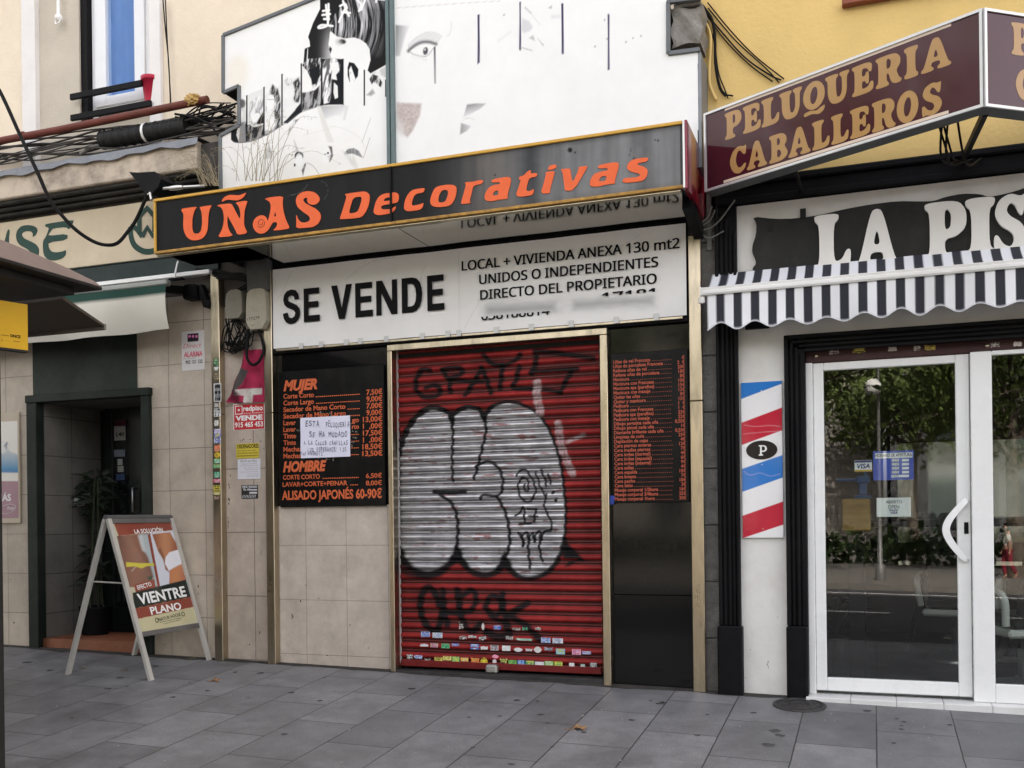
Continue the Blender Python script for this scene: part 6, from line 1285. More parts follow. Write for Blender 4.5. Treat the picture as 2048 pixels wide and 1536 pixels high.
# ================================================================ cream fascia sign of the left shop
YN = -.055; PNs = FP(YN)
nx1 = at(306, 455, YN).x; nz1 = (at(10, 443, YN).z + at(285, 405, YN).z) / 2; nz0 = at(112, 540, YN).z
ns_ = thing('fascia_sign', 'cream shop fascia with green brush letters and leaf house logo', 'sign', (at(100, 480, YN).x, YN, nz0))
g = MB(); g.box(-14, nx1 + .35, YN, -.002, nz0, nz1, .004); part('panel', g, mat('cream_acrylic', (.56, .47, .345), .2, var=.10, scale=1.6, spec=.35, dirt=(.62, .55, .40), dscale=3.2, damt=.6), ns_)
tq = lambda L: chaikin([PNs.px(x * .15625, 380 + y * .15625) for x, y in L], 1)
g = MB()
for L in ([(-120,560),(-60,540),(-70,700),(-20,770),(30,740),(60,660),(100,505),(128,510),(115,640),(122,840),(60,835),(20,860),(-60,850),(-120,760)], [(205,590),(220,520),(270,465),(340,448),(420,455),(470,480),(485,520),(460,575),(420,605),(425,560),(400,530),(340,525),(290,545),(280,575),(310,620),(400,660),(470,700),(505,760),(495,850),(450,905),(390,930),(340,900),(250,870),(200,850),(215,820),(290,845),(370,855),(395,830),(390,790),(340,750),(260,710),(220,660)],
          [(580,440),(680,420),(945,380),(935,430),(885,510),(850,475),(680,490),(650,530),(610,590),(870,560),(860,640),(620,670),(625,740),(660,790),(720,800),(800,790),(848,765),(845,830),(800,880),(690,908),(610,890),(560,830),(550,720),(555,650),(590,600),(620,520),(630,485),(580,470)]): thick(g, PNs, fill2([tq(L)]), .0005, .003)
part('lettering', g, mat('green_letters', (.016, .050, .040), .4, var=.12), ns_)
g = MB(); kk = lambda L: [(x * .15625, 380 + y * .15625) for x, y in L]
wd_ = PNs.px(300, 460)[0] - PNs.px(290.5, 460)[0]
thick(g, PNs, ribbon(PNs, curve(kk([(1672,470),(1680,600),(1725,710),(1820,778),(1920,790),(2010,760),(2080,690),(2105,600),(2100,470)]), 5), wd_), .0005, .003)
thick(g, PNs, ribbon(PNs, curve(kk([(1672,468),(1745,495),(1825,595)]), 4), wd_ * .9), .0036, .002); thick(g, PNs, ribbon(PNs, kk([(1825,600),(1890,480),(1960,590),(2030,500),(2100,468)]), wd_ * .9), .0060, .002)
thick(g, PNs, ribbon(PNs, kk([(1790,545),(1790,340),(1888,232),(1985,340),(1985,540)]), wd_ * .9), .0086, .002); part('logo', g, mat('green_letters', (0, 0, 0)), ns_)
# what hangs below it: black strip, green back board, white rail, folded awning
g = MB(); za_, zb2_ = at(300, 520, -.05).z, at(300, 553, -.05).z; g.box(-14, at(435, 540, -.05).x, -.05, -.002, za_ + .003, nz0 - .003, .003); g.box(-14, at(436, 540, -.045).x, -.045, -.002, zb2_, za_, .003)
solo('awning_back_board', 'dark green board under the cream fascia above the folded awning', 'board', g, mat('board_green', (.018, .030, .028), .5, var=.3))
YW2 = -.42
la = thing('awning', 'cream awning with dark green band over the tiled shop entrance', 'awning', (at(150, 600, YW2).x, -.2, at(150, 680, YW2).z))
g = MB(); a = at(330, 557, -.12); g.box(-14, at(421, 548, -.1).x, -.12, -.046, at(300, 561, -.1).z, at(300, 553, -.1).z, .004); part('wall_rail', g, M_white, la)
ex = at(336, 570, YW2).x; z1_ = (at(350, 561, YW2).z + at(140, 577, YW2).z) / 2; z2_ = z1_ - .05
g = MB(); g.box(-14, ex, YW2 - .02, YW2 + .05, z2_, z1_, .012); part('front_bar', g, mat('grey_bar', (.30, .31, .29), .45, .3, var=.15), la)
n = 200; V = []; C = []; zbo = (at(60, 686, YW2).z + at(320, 656, YW2).z) / 2
for j in range(12):
    t = j / 11
    for i in range(n):
        x = -14 + (ex - .01 - .06 * t - (-14)) * i / (n - 1); z = z2_ + .01 + (zbo - z2_) * t + .012 * math.sin(x * 3) * t
        V.append((x, YW2 - .012 + .03 * math.sin(x * 4.1 + 1) * t + .02 * math.sin(x * 9 + t) * t + .10 * t * t, z)); C.append((.020, .058, .045) if t < .2 else (.64, .61, .53))
F = [(j * n + i, (j + 1) * n + i, (j + 1) * n + i + 1, j * n + i + 1) for j in range(11) for i in range(n - 1)]
m = MB(); m.v = V; m.f = F; m.sm = [True] * len(F); part('valance', m, mat('cream_canvas', (1, 1, 1), .8, var=.06, vcol='Col', spec=.2, scale=3, bump=.1, bscale=90), la, cols=np.array(C))
V = [(x, y, z) for x in (-14, ex) for y, z in ((YW2 + .05, z1_ - .01), (-.12, z1_ + .06))]; g = MB(); g.quad(V[0], V[2], V[3], V[1]); part('canopy', g, mat('canopy_canvas', (.30, .31, .28), .8, var=.15), la)
g = MB(); P0 = at(372, 580, -.2); g.obox((P0.x - .05, -.02, P0.z + .03), (P0.x - .2, YW2 + .04, P0.z + .0), .04, .07); g.obox((P0.x + .05, -.06, P0.z + .06), (P0.x + .12, -.06, P0.z - .12), .06, .06); g.box(P0.x - .1, P0.x + .05, -.14, -.0, P0.z - .06, P0.z + .07, .02); g.box(P0.x + .1, P0.x + .17, -.1, -.0, P0.z - .14, P0.z - .08, .006); part('arm', g, M_black, la)
g = MB(); g.box(P0.x - .16, P0.x - .02, -.24, -.18, P0.z + .095, P0.z + .11, .003); part('hood', g, M_black, la)
g = MB(); g.tube(curve([at(350, 560, -.15), at(351, 545, -.16), at(354, 530, -.13), at(356, 523, -.1)]), .008, 6); solo('white_cable', 'short white cable rising from the folded awning arm', 'cable', g, M_white)

# ================================================================ kiosk in the foreground at the left edge
Mk = mat('kiosk_brown', (.085, .070, .052), .6, var=.12, scale=3); Mk2 = mat('kiosk_dark', (.022, .02, .019), .6, var=.2)
TP = at(199, 567, -1.6); zr0 = TP.z
kt = thing('kiosk', 'brown roofed street kiosk with yellow side panel at the left edge', 'kiosk', (-7, -2.6, gz(-7, -2.6)))
# roof: a shallow tray whose right fascia thins out to a tip near the shops
g = MB(); xe_ = TP.x; V = []; Yk = np.linspace(-1.58, -4.4, 12)
for y in Yk: h_ = .025 + .10 * min(1, (-1.58 - y) / .9) ** .8; V += [(xe_, y, zr0 - .02), (xe_ - .06, y, zr0 + h_), (-8.4, y, zr0 + h_ + .1), (-8.4, y, zr0 - .02)]
g.add(V, [(4 * i + k, 4 * i + (k + 1) % 4, 4 * i + 4 + (k + 1) % 4, 4 * i + 4 + k) for i in range(11) for k in range(3)] + [(0, 1, 2, 3), (47, 46, 45, 44)]); part('roof', g, mat('kiosk_roof', (.20, .155, .135), .5, var=.1), kt)
g = MB(); g.box(-8.4, xe_ + .004, -4.4, -1.575, zr0 - .045, zr0 - .021, .004); g.box(-8.4, xe_ - .12, -4.2, -1.72, zr0 - .10, zr0 - .0455, .004); part('roof_soffit', g, Mk2, kt)
fx = at(130, 584, -1.55).x; g = MB(); fb_ = at(208, 648, -1.13)
V = [(x, y, z) for x in (-8.3, fb_.x) for y, z in ((-1.55, zr0 - .05), (-1.13, fb_.z), (-1.13, fb_.z - .02), (-1.56, zr0 - .075))]
g.add(V, [(0, 1, 5, 4), (1, 2, 6, 5), (2, 3, 7, 6), (3, 0, 4, 7), (0, 3, 2, 1), (4, 5, 6, 7)]); part('flap', g, Mk, kt)
g = MB(); g.box(-8.3, fb_.x + .004, -1.128, -1.108, fb_.z - .045, fb_.z + .004, .003); part('flap_rim', g, mat('kiosk_rim', (.19, .17, .14), .6, var=.1), kt)
ya = at(55, 609, -2.0); yb_ = at(0, 603, -2.18); dY = (ya - yb_); dY.z = 0; PY = Plane((ya.x, -2.0, 0), dY, (0, 0, 1)); zb3 = at(54, 701, -2.0).z
g = MB(); g.prism(PY, [(-1.2, zb3), (0, zb3), (0, ya.z), (-1.2, ya.z)], -.05, 0); part('yellow_panel', g, mat('yellow_panel', (.62, .36, .015), .5, var=.06), kt)
g = MB(); g.prism(PY, [(-1.2, zb3 - .015), (0.002, zb3 - .015), (0.002, zb3 - .001), (-1.2, zb3 - .001)], -.06, .004); part('panel_edge', g, Mk2, kt)
g = MB(); g.flat(PY, text_pp(PY, 'ONCE', (20, 674), (41, 676.5), 5.5, bold=.04), .0015)
for a in ((2, 671, 17, 672.6, 'mnmnm'), (2, 682, 6, 682.4, 'ab'), (10, 682.5, 20, 683.5, '——'), (27, 683.5, 39, 685, 'mnmm')): g.flat(PY, text_pp(PY, a[4], a[:2], a[2:4], 3), .0015)
part('lettering', g, M_ink, kt)
g = MB(); g.box(-8.3, at(3, 900, -1.75).x - .05, -4.0, -1.75, gz(-7, -3) - .3, zr0 - .10, .01); part('cabin', g, Mk, kt)
g = MB(); pxr = at(4.8, 900, -3.01).x; g.box(pxr - .09, pxr, -3.1, -3.01, gz(pxr, -3.1) - .03, at(2, 715, -3.1).z, .008); g.box(pxr - .1, pxr - .01, -3.09, -3.02, at(2, 715, -3.1).z + .001, at(2, 708, -3.1).z, .004)
solo('street_post', 'dark square metal post cut off by the left edge below the yellow panel', 'post', g, Mk2)

# ================================================================ A-board
GF = (-.069, -.0169, .075)
def G(x, y):
    d = ray(x, y); t = (GF[0] + GF[2] * CAM[1] - CAM[2]) / (d[2] - GF[1] * d[0] - GF[2] * d[1]); return Vector((CAM[0] + d[0] * t, CAM[1] + d[1] * t, CAM[2] + d[2] * t))
yN, yFar = -.877, -.053; xF, xBk = -5.57, -6.415; zF, zBk = gz(xF, -.46), gz(xBk, -.46)
xT = (xF + xBk) / 2; zT = (at(225, 1040, yN).z + at(357, 1031, yFar).z) / 2
ab = thing('sandwich_board', 'aluminium sandwich board with slimming poster standing on the pavement', 'A-board', (xT, (yN + yFar) / 2, zF))
sl = Vector((xT + .012 - xF, 0, zT - zF)); LSL = sl.length
PAB = Plane((xF, yN, zF), (0, 1, 0), sl)
wA = yFar - yN; rl = .045
Mal = mat('satin_aluminium', (.56, .545, .50), .4, .35, var=.14, scale=6, dirt=(.3, .29, .27), damt=.3)
zbtm = PAB.px(283, 1272)[1]; zbtm2 = PAB.px(408, 1237)[1]; tb = (zbtm + zbtm2) / 2
zoff = {}
def leg(a, name, far, x1=xF, pl=PAB, L=LSL):
    g = MB(); yy = yN if a == 0 else yFar - rl; g0 = gz(x1, yy) - zF if x1 == xF else gz(x1, yy) - zBk
    g.prism(pl, [(a * (wA - rl), g0 / (pl.ey.z)), (a * (wA - rl) + rl, g0 / pl.ey.z), (a * (wA - rl) + rl, L - .01), (a * (wA - rl), L - .01)], -.012, .014); return part(name, g, Mal, ab)
leg(0, 'leg', 0); leg(1, 'leg', 1)
g = MB(); g.prism(PAB, [(rl + .001, tb - .04), (wA - rl - .001, tb - .04), (wA - rl - .001, tb), (rl + .001, tb)], -.012, .014); part('rail', g, mat('grey_rail', (.22, .22, .22), .4, .7, var=.15), ab)
g = MB(); g.prism(PAB, [(rl + .001, LSL - .05), (wA - rl - .001, LSL - .05), (wA - rl - .001, LSL - .012), (rl + .001, LSL - .012)], -.012, .014); part('rail', g, mat('grey_rail', (.22, .22, .22), .4, .7, var=.15), ab)
g = MB(); g.tube([(xT, yN + .005, zT), (xT, yFar - .005, zT)], .026, 12); part('hinge', g, mat('hinge_grey', (.12, .12, .12), .5, .4), ab)
sl2 = Vector((xT - .012 - xBk, 0, zT - zBk)); PBK = Plane((xBk, yN, zBk), (0, 1, 0), sl2)
for a in (0, 1): leg(a, 'leg', a, xBk, PBK, sl2.length)
g = MB(); g.prism(PBK, [(rl + .001, sl2.length - .06), (wA - rl - .001, sl2.length - .06), (wA - rl - .001, sl2.length - .03), (rl + .001, sl2.length - .03)], -.008, .010); part('rail', g, Mal, ab)
g = MB(); g.prism(PAB, [(rl + .001, tb - .03), (wA - rl - .001, tb - .03), (wA - rl - .001, LSL - .02), (rl + .001, LSL - .02)], -.010, -.002); part('backing_sheet', g, mat('grey_sheet_back', (.22, .22, .21), .6), ab)
g = MB(); P1 = Vector((xF - .27, yN + .03, zF + .76)); P2 = Vector((xBk + .27, yN + .03, zF + .77)); g.obox(P1, P2, .02, .012); part('brace', g, Mal, ab)
m, V, A, B = grid(PAB, rl - .004, wA - rl + .004, tb - .005, LSL - .045, 120, 180, .002); X, Y = to_px(V); P = Paint(X, Y, (.50, .48, .33)); q4 = lambda L: [(x * .34891, 1000 + y * .34891) for x, y in L]
RB = (.235, .055, .035)
P.poly(q4([(640,100),(1060,70),(1080,165),(680,206)]), RB, .5)
P.poly(q4([(670,207),(862,190),(915,500),(740,500)]), lambda x, y: np.stack([np.clip(.12 + .10 * np.sin((x - 240) * .05) + .05 * fbm(x * .2, y * .2, 3), .03, .4), np.clip(.07 + .05 * np.sin((x - 240) * .05), .02, .3), np.clip(.05 + .03 * np.sin((x - 240) * .05), .02, .2)], 1), .5)
P.poly(q4([(795,198),(850,195),(880,330),(910,495),(860,490),(880,440),(850,330),(810,260)]), (.42, .50, .52), 2.5, .85); P.poly(q4([(790,205),(815,200),(835,300),(815,290)]), (.55, .57, .56), 2, .7); P.poly(q4([(845,440),(875,435),(870,460),(850,460)]), (.04, .06, .04), 1.5)
P.poly(q4([(860,188),(1040,168),(1100,480),(915,498)]), (.58, .60, .66), .5)
P.poly(q4([(872,196),(975,184),(1000,230),(1030,265),(1062,285),(1065,350),(975,405),(950,400),(935,340),(905,290)]), lambda x, y: np.stack([.36 + .10 * np.sin((x - 318) * .12), .15 + .06 * np.sin((x - 318) * .12), .075 + .03 * np.sin((x - 318) * .12)], 1), .8); P.poly(q4([(905,290),(935,340),(950,400),(975,420),(960,380),(945,330),(920,270)]), (.16, .06, .03), 2, .7)
P.poly(q4([(972,402),(1072,352),(1090,470),(970,490)]), lambda x, y: np.stack([.42 + .08 * np.sin((x - 335) * .1), .16 + .05 * np.sin((x - 335) * .1), .09 + 0 * x], 1), .8)
P.poly(q4([(948,330),(970,300),(1045,278),(1070,350),(1020,375),(968,405),(945,365)]), (.72, .72, .76), .7)
P.poly(q4([(846,200),(862,198),(918,498),(904,500)]), RB, .4); P.poly(q4([(722,356),(800,362),(880,362),(885,376),(840,380),(812,392),(770,380),(724,384)]), (.55, .48, .06), .6); P.line(q4([(775,385),(755,408)]), 1, (.6, .6, .55), .6)
for L, c_ in (([(768,486),(885,452),(892,502),(778,530)], RB), ([(760,532),(892,500),(1130,440),(1150,543),(770,622)], (.012, .020, .016)), ([(770,622),(1150,543),(1160,602),(780,684)], RB), ([(780,684),(1160,602),(1190,670),(800,780)], (.50, .46, .28))): P.poly(q4(L), c_, .4)
part('poster', m, mat('poster_print', (1, 1, 1), .22, var=.03, vcol='Col', coat=.35), ab, cols=P.c)
g = MB(); s4 = lambda x, y: (x * .34891, 1000 + y * .34891)
for t_, a, b, cp, bo in (('LA SOLUCIÓN', (772,193), (934,183), 8.2, .02), ('EFECTO', (789,515), (869,492), 8.2, .018), ('VIENTRE', (797,600), (1070,550), 21, .028), ('PLANO', (866,657), (1041,626), 14.5, .025)): g.flat(PAB, text_pp(PAB, t_, s4(*a), s4(*b), cp, bold=bo), .0035)
part('lettering', g, M_white, ab)
g = MB()
for t_, a, b, cp in (('NATUR HOUSE', (910,696), (1036,664), 6.6), ('Experto en reeducación alimentaria', (918,704), (1042,677), 2.2), ('www.naturhouse.es', (938,713), (1030,690), 2.2)): g.flat(PAB, text_pp(PAB, t_, s4(*a), s4(*b), cp, bold=.01), .0035)
for c_ in ((897, 690), (1048, 654)): q = PAB.px(*s4(*c_)); g.tube([PAB.at(q[0] + .018 * math.cos(k * .7), q[1] + .02 * math.sin(k * .7), .0035) for k in range(10)], .003, 5)
part('small_print', g, mat('dark_green_ink', (.02, .035, .02), .5), ab)

# ================================================================ signs and leaflets on the tiled walls
def board(name, label, cat, q, base, Y=-.004, th=.004, m_=None):
    x0, x1, z0, z1 = rect(*q, Y); t = thing(name, label, cat, ((x0 + x1) / 2, Y, z0)); g = MB(); g.box(x0, x1, Y, Y + th, z0, z1, .001); part('panel', g, m_ or mat(name + '_face_%d' % len(MATS), base, .5, var=.06, dirt=tuple(c * .6 for c in base), damt=.3), t); return t
def prt(t, Y, L, m_, name='lettering'):
    g = MB(); pl = FP(Y)
    for q in L: g.flat(pl, text_px(pl, q[0], q[1], q[2], q[3], q[4], **(q[5] if len(q) > 5 else {})), 0)
    return part(name, g, m_, t)
al = board('alarm_sign', 'white alarm company sign on the beige tiles beside the first brass pillar', 'sign', (363, 664, 409, 739), (.62, .60, .58))
Mpink = mat('pink_print', (.62, .16, .20), .5)
prt(al, -.0052, [('Direct', 366, 697, 403, 9, dict(shear=.3)), ('ALARMA', 367, 714.5, 405, 9.5, dict(bold=.05, shear=.15))], Mpink)
prt(al, -.0052, [('902 121 122', 371, 728, 405, 6.5, dict(bold=.02)), ('mmm nmm nmnm', 366, 718.5, 392, 1.6)], M_ink, 'small_print')
g = MB(); x0, x1, z0, z1 = rect(375, 668, 397, 682, -.0052); g.box(x0, x1, -.0058, -.005, z0, z1, 0); bl = part('logo_plate', g, mat('logo_dark', (.03, .02, .03), .5), al)
g = MB()
for k in range(3): q = FP(-.006).px(379.2 + 6.9 * k, 672.8); thick(g, FP(-.0062), fill2([disc2(q[0], q[1], .0135, .0135, 14)]), 0, .0005)
part('logo_dots', g, mat('pink_dots', (.7, .2, .4), .5), bl)
po_ = board('wall_poster', 'framed poster of a breaking wave and pink caption at the left edge', 'poster', (-40, 829, 40, 1046), (.50, .43, .33), -.02, .018)
pwv = FP(-.0212); x0, x1, z0, z1 = rect(-40, 846, 37, 1036, -.0212); m, V, A, B = grid(pwv, x0, x1, z0, z1, 60, 140, 0); X, Y = to_px(V); P = Paint(X, Y, (.70, .68, .62))
P.poly([(-60,908),(8,905),(14,893),(20,903),(38,910),(60,905),(60,946),(-60,944)], lambda x, y: np.stack([np.clip(.45 - .012 * (y - 905), .06, .6), np.clip(.50 - .008 * (y - 905), .15, .6), np.clip(.52 - .003 * (y - 905), .3, .6)], 1), 1.5); P.poly([(-5,892),(5,878),(14,888),(10,905),(-5,908)], (.62, .64, .62), 3, .8); P.line(curve([(9,893),(14,885),(12,897)]), 2, (.10, .13, .2), 1); P.poly([(-60,963),(60,962),(60,1050),(-60,1050)], (.34, .20, .235), .5)
part('print', m, mat('poster_paper', (1, 1, 1), .3, var=.04, vcol='Col'), po_, cols=P.c)
prt(po_, -.022, [('MÁS', -6, 1002, 22, 13, dict(bold=.03)), ('hoy', 14, 1019, 30, 6.5, dict(shear=.35))], M_white); g = MB(); g.tube([FP(-.0225).at(*FP(-.0225).px(x, y), 0) for x, y in curve([(-4,1022),(10,1028),(28,1022),(31,1012),(20,1008),(6,1012)])], .002, 5); part('swirl', g, M_white, po_)
rp = board('estate_sign', 'red estate agent for sale sign below the torn red rag', 'sign', (466, 808, 529.5, 858.5), (.70, .66, .62))
g = MB(); x0, x1, z0, z1 = rect(468, 810, 528, 857, -.0052); g.box(x0, x1, -.0056, -.004, z0, z1, 0); part('red_field', g, mat('sign_red', (.50, .035, .04), .45, var=.08), rp)
prt(rp, -.0064, [('redpiso', 486, 822, 526, 9.5, dict(bold=.03)), ('VENDE', 471, 841.5, 525, 9, dict(bold=.05)), ('915 465 453', 470, 855, 526, 9.5, dict(bold=.03)), ('Servicios Inmobiliarios', 487, 828, 526, 2.6), ('C/ Comercio, 9', 494, 832, 518, 2.6)], M_white)
g = MB(); pr = FP(-.0064)
def rect_ring(q, w): x0, x1, z0, z1 = rect(*q, -.0064); return fill2([[(x0, z0), (x1, z0), (x1, z1), (x0, z1)], [(x0 + w, z0 + w), (x1 - w, z0 + w), (x1 - w, z1 - w), (x0 + w, z1 - w)]])
g.flat(pr, rect_ring((470, 812, 485, 828.5), .007), 0); q = pr.px(477.5, 820.3); g.flat(pr, fill2([disc2(q[0], q[1], .011, .011, 14)]), 0); part('logo', g, M_white, rp)
of = board('leaflet', 'yellow computer repair leaflet on the wall above the white leaflet', 'leaflet', (472, 888, 518, 915.5), (.58, .47, .06)); prt(of, -.0052, [('ORDENADORES', 474, 897, 517, 7.5, dict(bold=.02)), ('mnm mmnm nmn mmm', 474, 903, 512, 2.4), ('mmn nmmn nmn mmm', 474, 908, 516, 3), ('nnmmnnmmnnmmnn', 473, 913.5, 516, 3.4)], M_ink)
wf = board('leaflet', 'white typed house painting leaflet taped below the yellow leaflet', 'leaflet', (475, 919, 521, 957.5), (.66, .66, .70)); prt(wf, -.0052, [('PINTE SU PISO', 481, 925, 514, 4.2), ('Presupuestos económicos', 482, 929, 514, 2), ('mnmnmnm nmnmnmn nm', 480, 933, 516, 1.8), ('mnm nmnmnmn mn', 487, 937, 516, 1.8), ('nmnmnmnm nmn', 490, 940.5, 516, 1.8), ('mnm nmnmnm nmnm mn', 482, 945, 516, 1.8), ('nmnm mnmnm', 494, 949, 517, 1.8), ('mm mm mm mmm', 494, 953.5, 517, 2.6)], M_cablegrey)
bf = board('leaflet', 'black removals leaflet with tear strips lowest on the niche wall', 'leaflet', (482.5, 970.5, 516, 997), (.03, .03, .028)); prt(bf, -.0052, [('PORTES Y MUDANZAS', 485, 976, 514, 4, dict(bold=.02)), ('TEL. 600', 486, 981, 500, 3.6, dict(bold=.02)), ('nnmm', 500, 981, 514, 3.6, dict(bold=.04)), ('mmmmmm', 499, 987.5, 514, 5, dict(bold=.04)), ('/////////', 484, 996, 512, 6)], M_paper)
# torn red rag with a white cross
YRg = -.03; PR = FP(YRg); OR = [(489,699),(529.5,699),(529.5,750),(528.5,803),(500,805),(453,805),(468,775),(478,738),(486,716)]; ORs = [PR.px(*q) for q in OR]
m, V, A, B = grid(PR, min(q[0] for q in ORs), max(q[0] for q in ORs), min(q[1] for q in ORs), max(q[1] for q in ORs), 60, 80, 0, lambda A, B: .012 * np.sin(A * 38 + B * 11) + .008 * np.sin(B * 23 - A * 30), lambda a, b: inpoly(ORs, a, b))
X, Y = to_px(V); P = Paint(X, Y, (.36, .028, .075)); P.c *= (.8 + .3 * fbm(X * .1, Y * .1, 5))[:, None]
P.poly([(480,735),(496,742),(492,752),(484,768),(468,783),(462,786),(468,768)], (.075, .07, .066), 1); P.poly([(488,770),(492,760),(490,775),(468,782)], (.17, .015, .035), 2); P.poly([(470,779),(524,776),(524,788.5),(506,790),(505,806),(486,806),(488,791),(467,791)], (.56, .54, .49), .7, 1, lambda x, y: .75 + .4 * vnoise(x * .3, y * .3, 2)); P.poly([(455,800),(468,780),(480,790),(478,806)], (.10, .012, .025), 3, .8); P.poly([(466,783),(474,785),(472,792),(466,790)], (.06, .05, .05), 2, .8)
rag = solo('torn_rag', 'torn crimson cloth with a pale cross hanging in the niche by the brass pillar', 'cloth', m, mat('rag_cloth', (1, 1, 1), .9, var=.1, vcol='Col', spec=.15, bump=.3, bscale=150), None, P.c)

# meter boxes and their cables
def meter(q, label, base, ang_=0, num=None):
    Y = -.14; x0, x1, z0, z1 = rect(*q, Y); t = thing('meter_box', label, 'utility box', ((x0 + x1) / 2, -.07, z0), 'meter boxes in the niche')
    c_ = base; g = MB(); zm = z1 - .03; h_ = z1 - z0; w_ = x1 - x0
    g.prism(FP(Y), chaikin([(x0, z0), (x1, z0), (x1 - .003, z1 - .04), (x1 - .03, z1), (x0 + .05, z1), (x0 + .006, z1 - .04)], 1), -.11, 0); part('cover', g, mat('meter_grey_%d' % len(MATS), c_, .55, var=.18, scale=8, dirt=(.12, .11, .09), damt=.55, dscale=4), t)
    g = MB(); g.box(x0 - .006, x1 + .008, Y + .08, -.01, z0 - .012, z1 - .02, .006); part('back_box', g, mat('meter_back', (.10, .095, .085), .6, var=.3), t)
    if num:
        g = MB(); pl = FP(Y - .0015); g.flat(pl, text_pp(pl, num[0], num[1], num[2], num[3]), 0); part('number', g, M_ink, t)
        g = MB(); q2 = at(505.5, 648, Y); g.lathe((q2.x, Y, q2.z), [(.012, 0), (.012, .006), (.008, .008)], 12, (0, -1, 0)); part('screw', g, M_brass, t)
    return t
meter((449.5, 581, 484, 635), 'dirty darker meter box hanging left in the wiring niche', (.22, .205, .165))
meter((491, 579.5, 532.5, 656), 'pale larger meter box with hand painted digits in the wiring niche', (.40, .37, .29), 0, ('177279', (494, 641.5), (519, 637.5), 5.5))
rs = random.Random(11); g = MB()
for k in range(13):
    a = at(rs.uniform(450, 482), 637, -.08); b = at(rs.uniform(447, 470), rs.uniform(680, 702), rs.uniform(-.10, -.03)); c_ = at(rs.uniform(470, 500), rs.uniform(683, 705), rs.uniform(-.10, -.03)); d = at(rs.uniform(488, 512), rs.uniform(655, 668), -.08)
    mid = at(rs.uniform(445, 490), rs.uniform(650, 690), rs.uniform(-.12, -.04)); g.tube(curve([a, mid, b, c_, d] if rs.random() < .7 else [a, b, c_, mid], 5), rs.uniform(.004, .008), 5)
solo('cable_tangle', 'tangle of thin black cables drooping below the two meter boxes', 'cables', g, M_cable)
g = MB(); g.tube(curve([at(497, 658, -.09), at(494, 690, -.09), at(494, 715, -.1), at(502, 728, -.1), at(512, 728, -.1), at(522, 716, -.1), at(527, 695, -.09), at(518, 658, -.09)]), .013, 8); g.tube(curve([at(530, 658, -.06), at(530, 685, -.06), at(524, 712, -.08)]), .005, 6); solo('thick_cable', 'thick black cable loop hanging over the torn red rag', 'cable', g, M_cable)
g = MB()
for k in range(12): g.tube(curve([at(400 + rs.uniform(-10, 20), 545 + rs.uniform(-8, 4), -.05), at(440 + rs.uniform(-8, 8), 552 + rs.uniform(-10, 8), -.08), at(480 + rs.uniform(-8, 8), 556 + rs.uniform(-10, 6), -.1), at(497 + rs.uniform(-4, 8), 566 + rs.uniform(-8, 8), -.09), at(rs.choice((468, 500, 515)), 583, -.08)]), rs.uniform(.005, .010), 5)
g.tube(curve([at(360, 522, -.1), at(390, 516, -.12), at(432, 520, -.1), at(438, 548, -.06)]), .006, 5)
solo('cable_bunch', 'black cables running under the sign end into the meter boxes', 'cables', g, M_cable)
g = MB(); a = at(525, 535, -.05); g.box(a.x - .12, a.x + .1, -.12, -.02, a.z - .22, a.z + .05, .01); g.box(a.x - .32, a.x - .0, -.06, -.01, a.z + .08, a.z + .22, .01); solo('junction_box', 'grey junction box half hidden under the black sign beside the banner', 'utility box', g, mat('dusty_box', (.10, .10, .095), .7, var=.35))

# bamboo in the doorway and the bell box
PRW = Plane((dx0, 0, 0), (0, 1, 0), (0, 0, 1))
q0, q1 = PRW.px(148, 1012), PRW.px(166, 993)
g = MB(); g.box(dx0 + .001, dx0 + .05, q0[0], q0[0] + .10, q0[1], q1[1], .004); bb_ = solo('bell_box', 'small white box on the dark recess wall beside the bamboo', 'switch box', g, M_white)
Yb = .42; bp_ = thing('potted_bamboo', 'tall dark bamboo plant standing in the shadowed doorway', 'plant', (at(190, 1200, Yb).x, Yb, zfl)); rs = random.Random(5)
g = MB(); px0 = at(190, 1200, Yb).x; g.lathe((px0, Yb, zfl), [(.12, 0), (.15, .26), (.155, .28), (.13, .27)], 18); part('pot', g, mat('black_pot', (.010, .010, .011), .6, spec=.1), bp_)
lv = MB()
for k, xx in enumerate((172, 182, 184, 201, 203)):
    tp = at(xx + rs.uniform(-8, 8), rs.uniform(930, 980), Yb + rs.uniform(-.1, .1)); bt_ = Vector((px0 + rs.uniform(-.08, .08), Yb + rs.uniform(-.08, .08), zfl + .25)); g = MB(); prof = []
    N = 40; g.tube([bt_.lerp(tp, i / N) for i in range(N + 1)], [.011 + (.003 if i % 6 == 0 else 0) for i in range(N + 1)], 8); part('stalk', g, mat('bamboo_stalk', (.035, .045, .024), .45, var=.25), bp_)
    for j in range(34):
        t = rs.choice((rs.uniform(.2, .45), rs.uniform(.7, 1.02), rs.uniform(.8, 1.02))); o = bt_.lerp(tp, t); a = rs.uniform(0, 6.28); l = rs.uniform(.10, .22); q = Vector((math.cos(a), math.sin(a) * .6, rs.uniform(-.5, .6))).normalized(); s_ = q.cross(Vector((rs.uniform(-1, 1), rs.uniform(-1, 1), rs.uniform(-1, 1)))).normalized() * .016; o2 = o + q * .05
        lv.add([o2, o2 + q * l * .3 + s_, o2 + q * l - Vector((0, 0, l * .25)), o2 + q * l * .3 - s_], [(0, 1, 2, 3)])
part('leaves', lv, mat('bamboo_leaf', (.020, .030, .017), .5, var=.4), bp_)

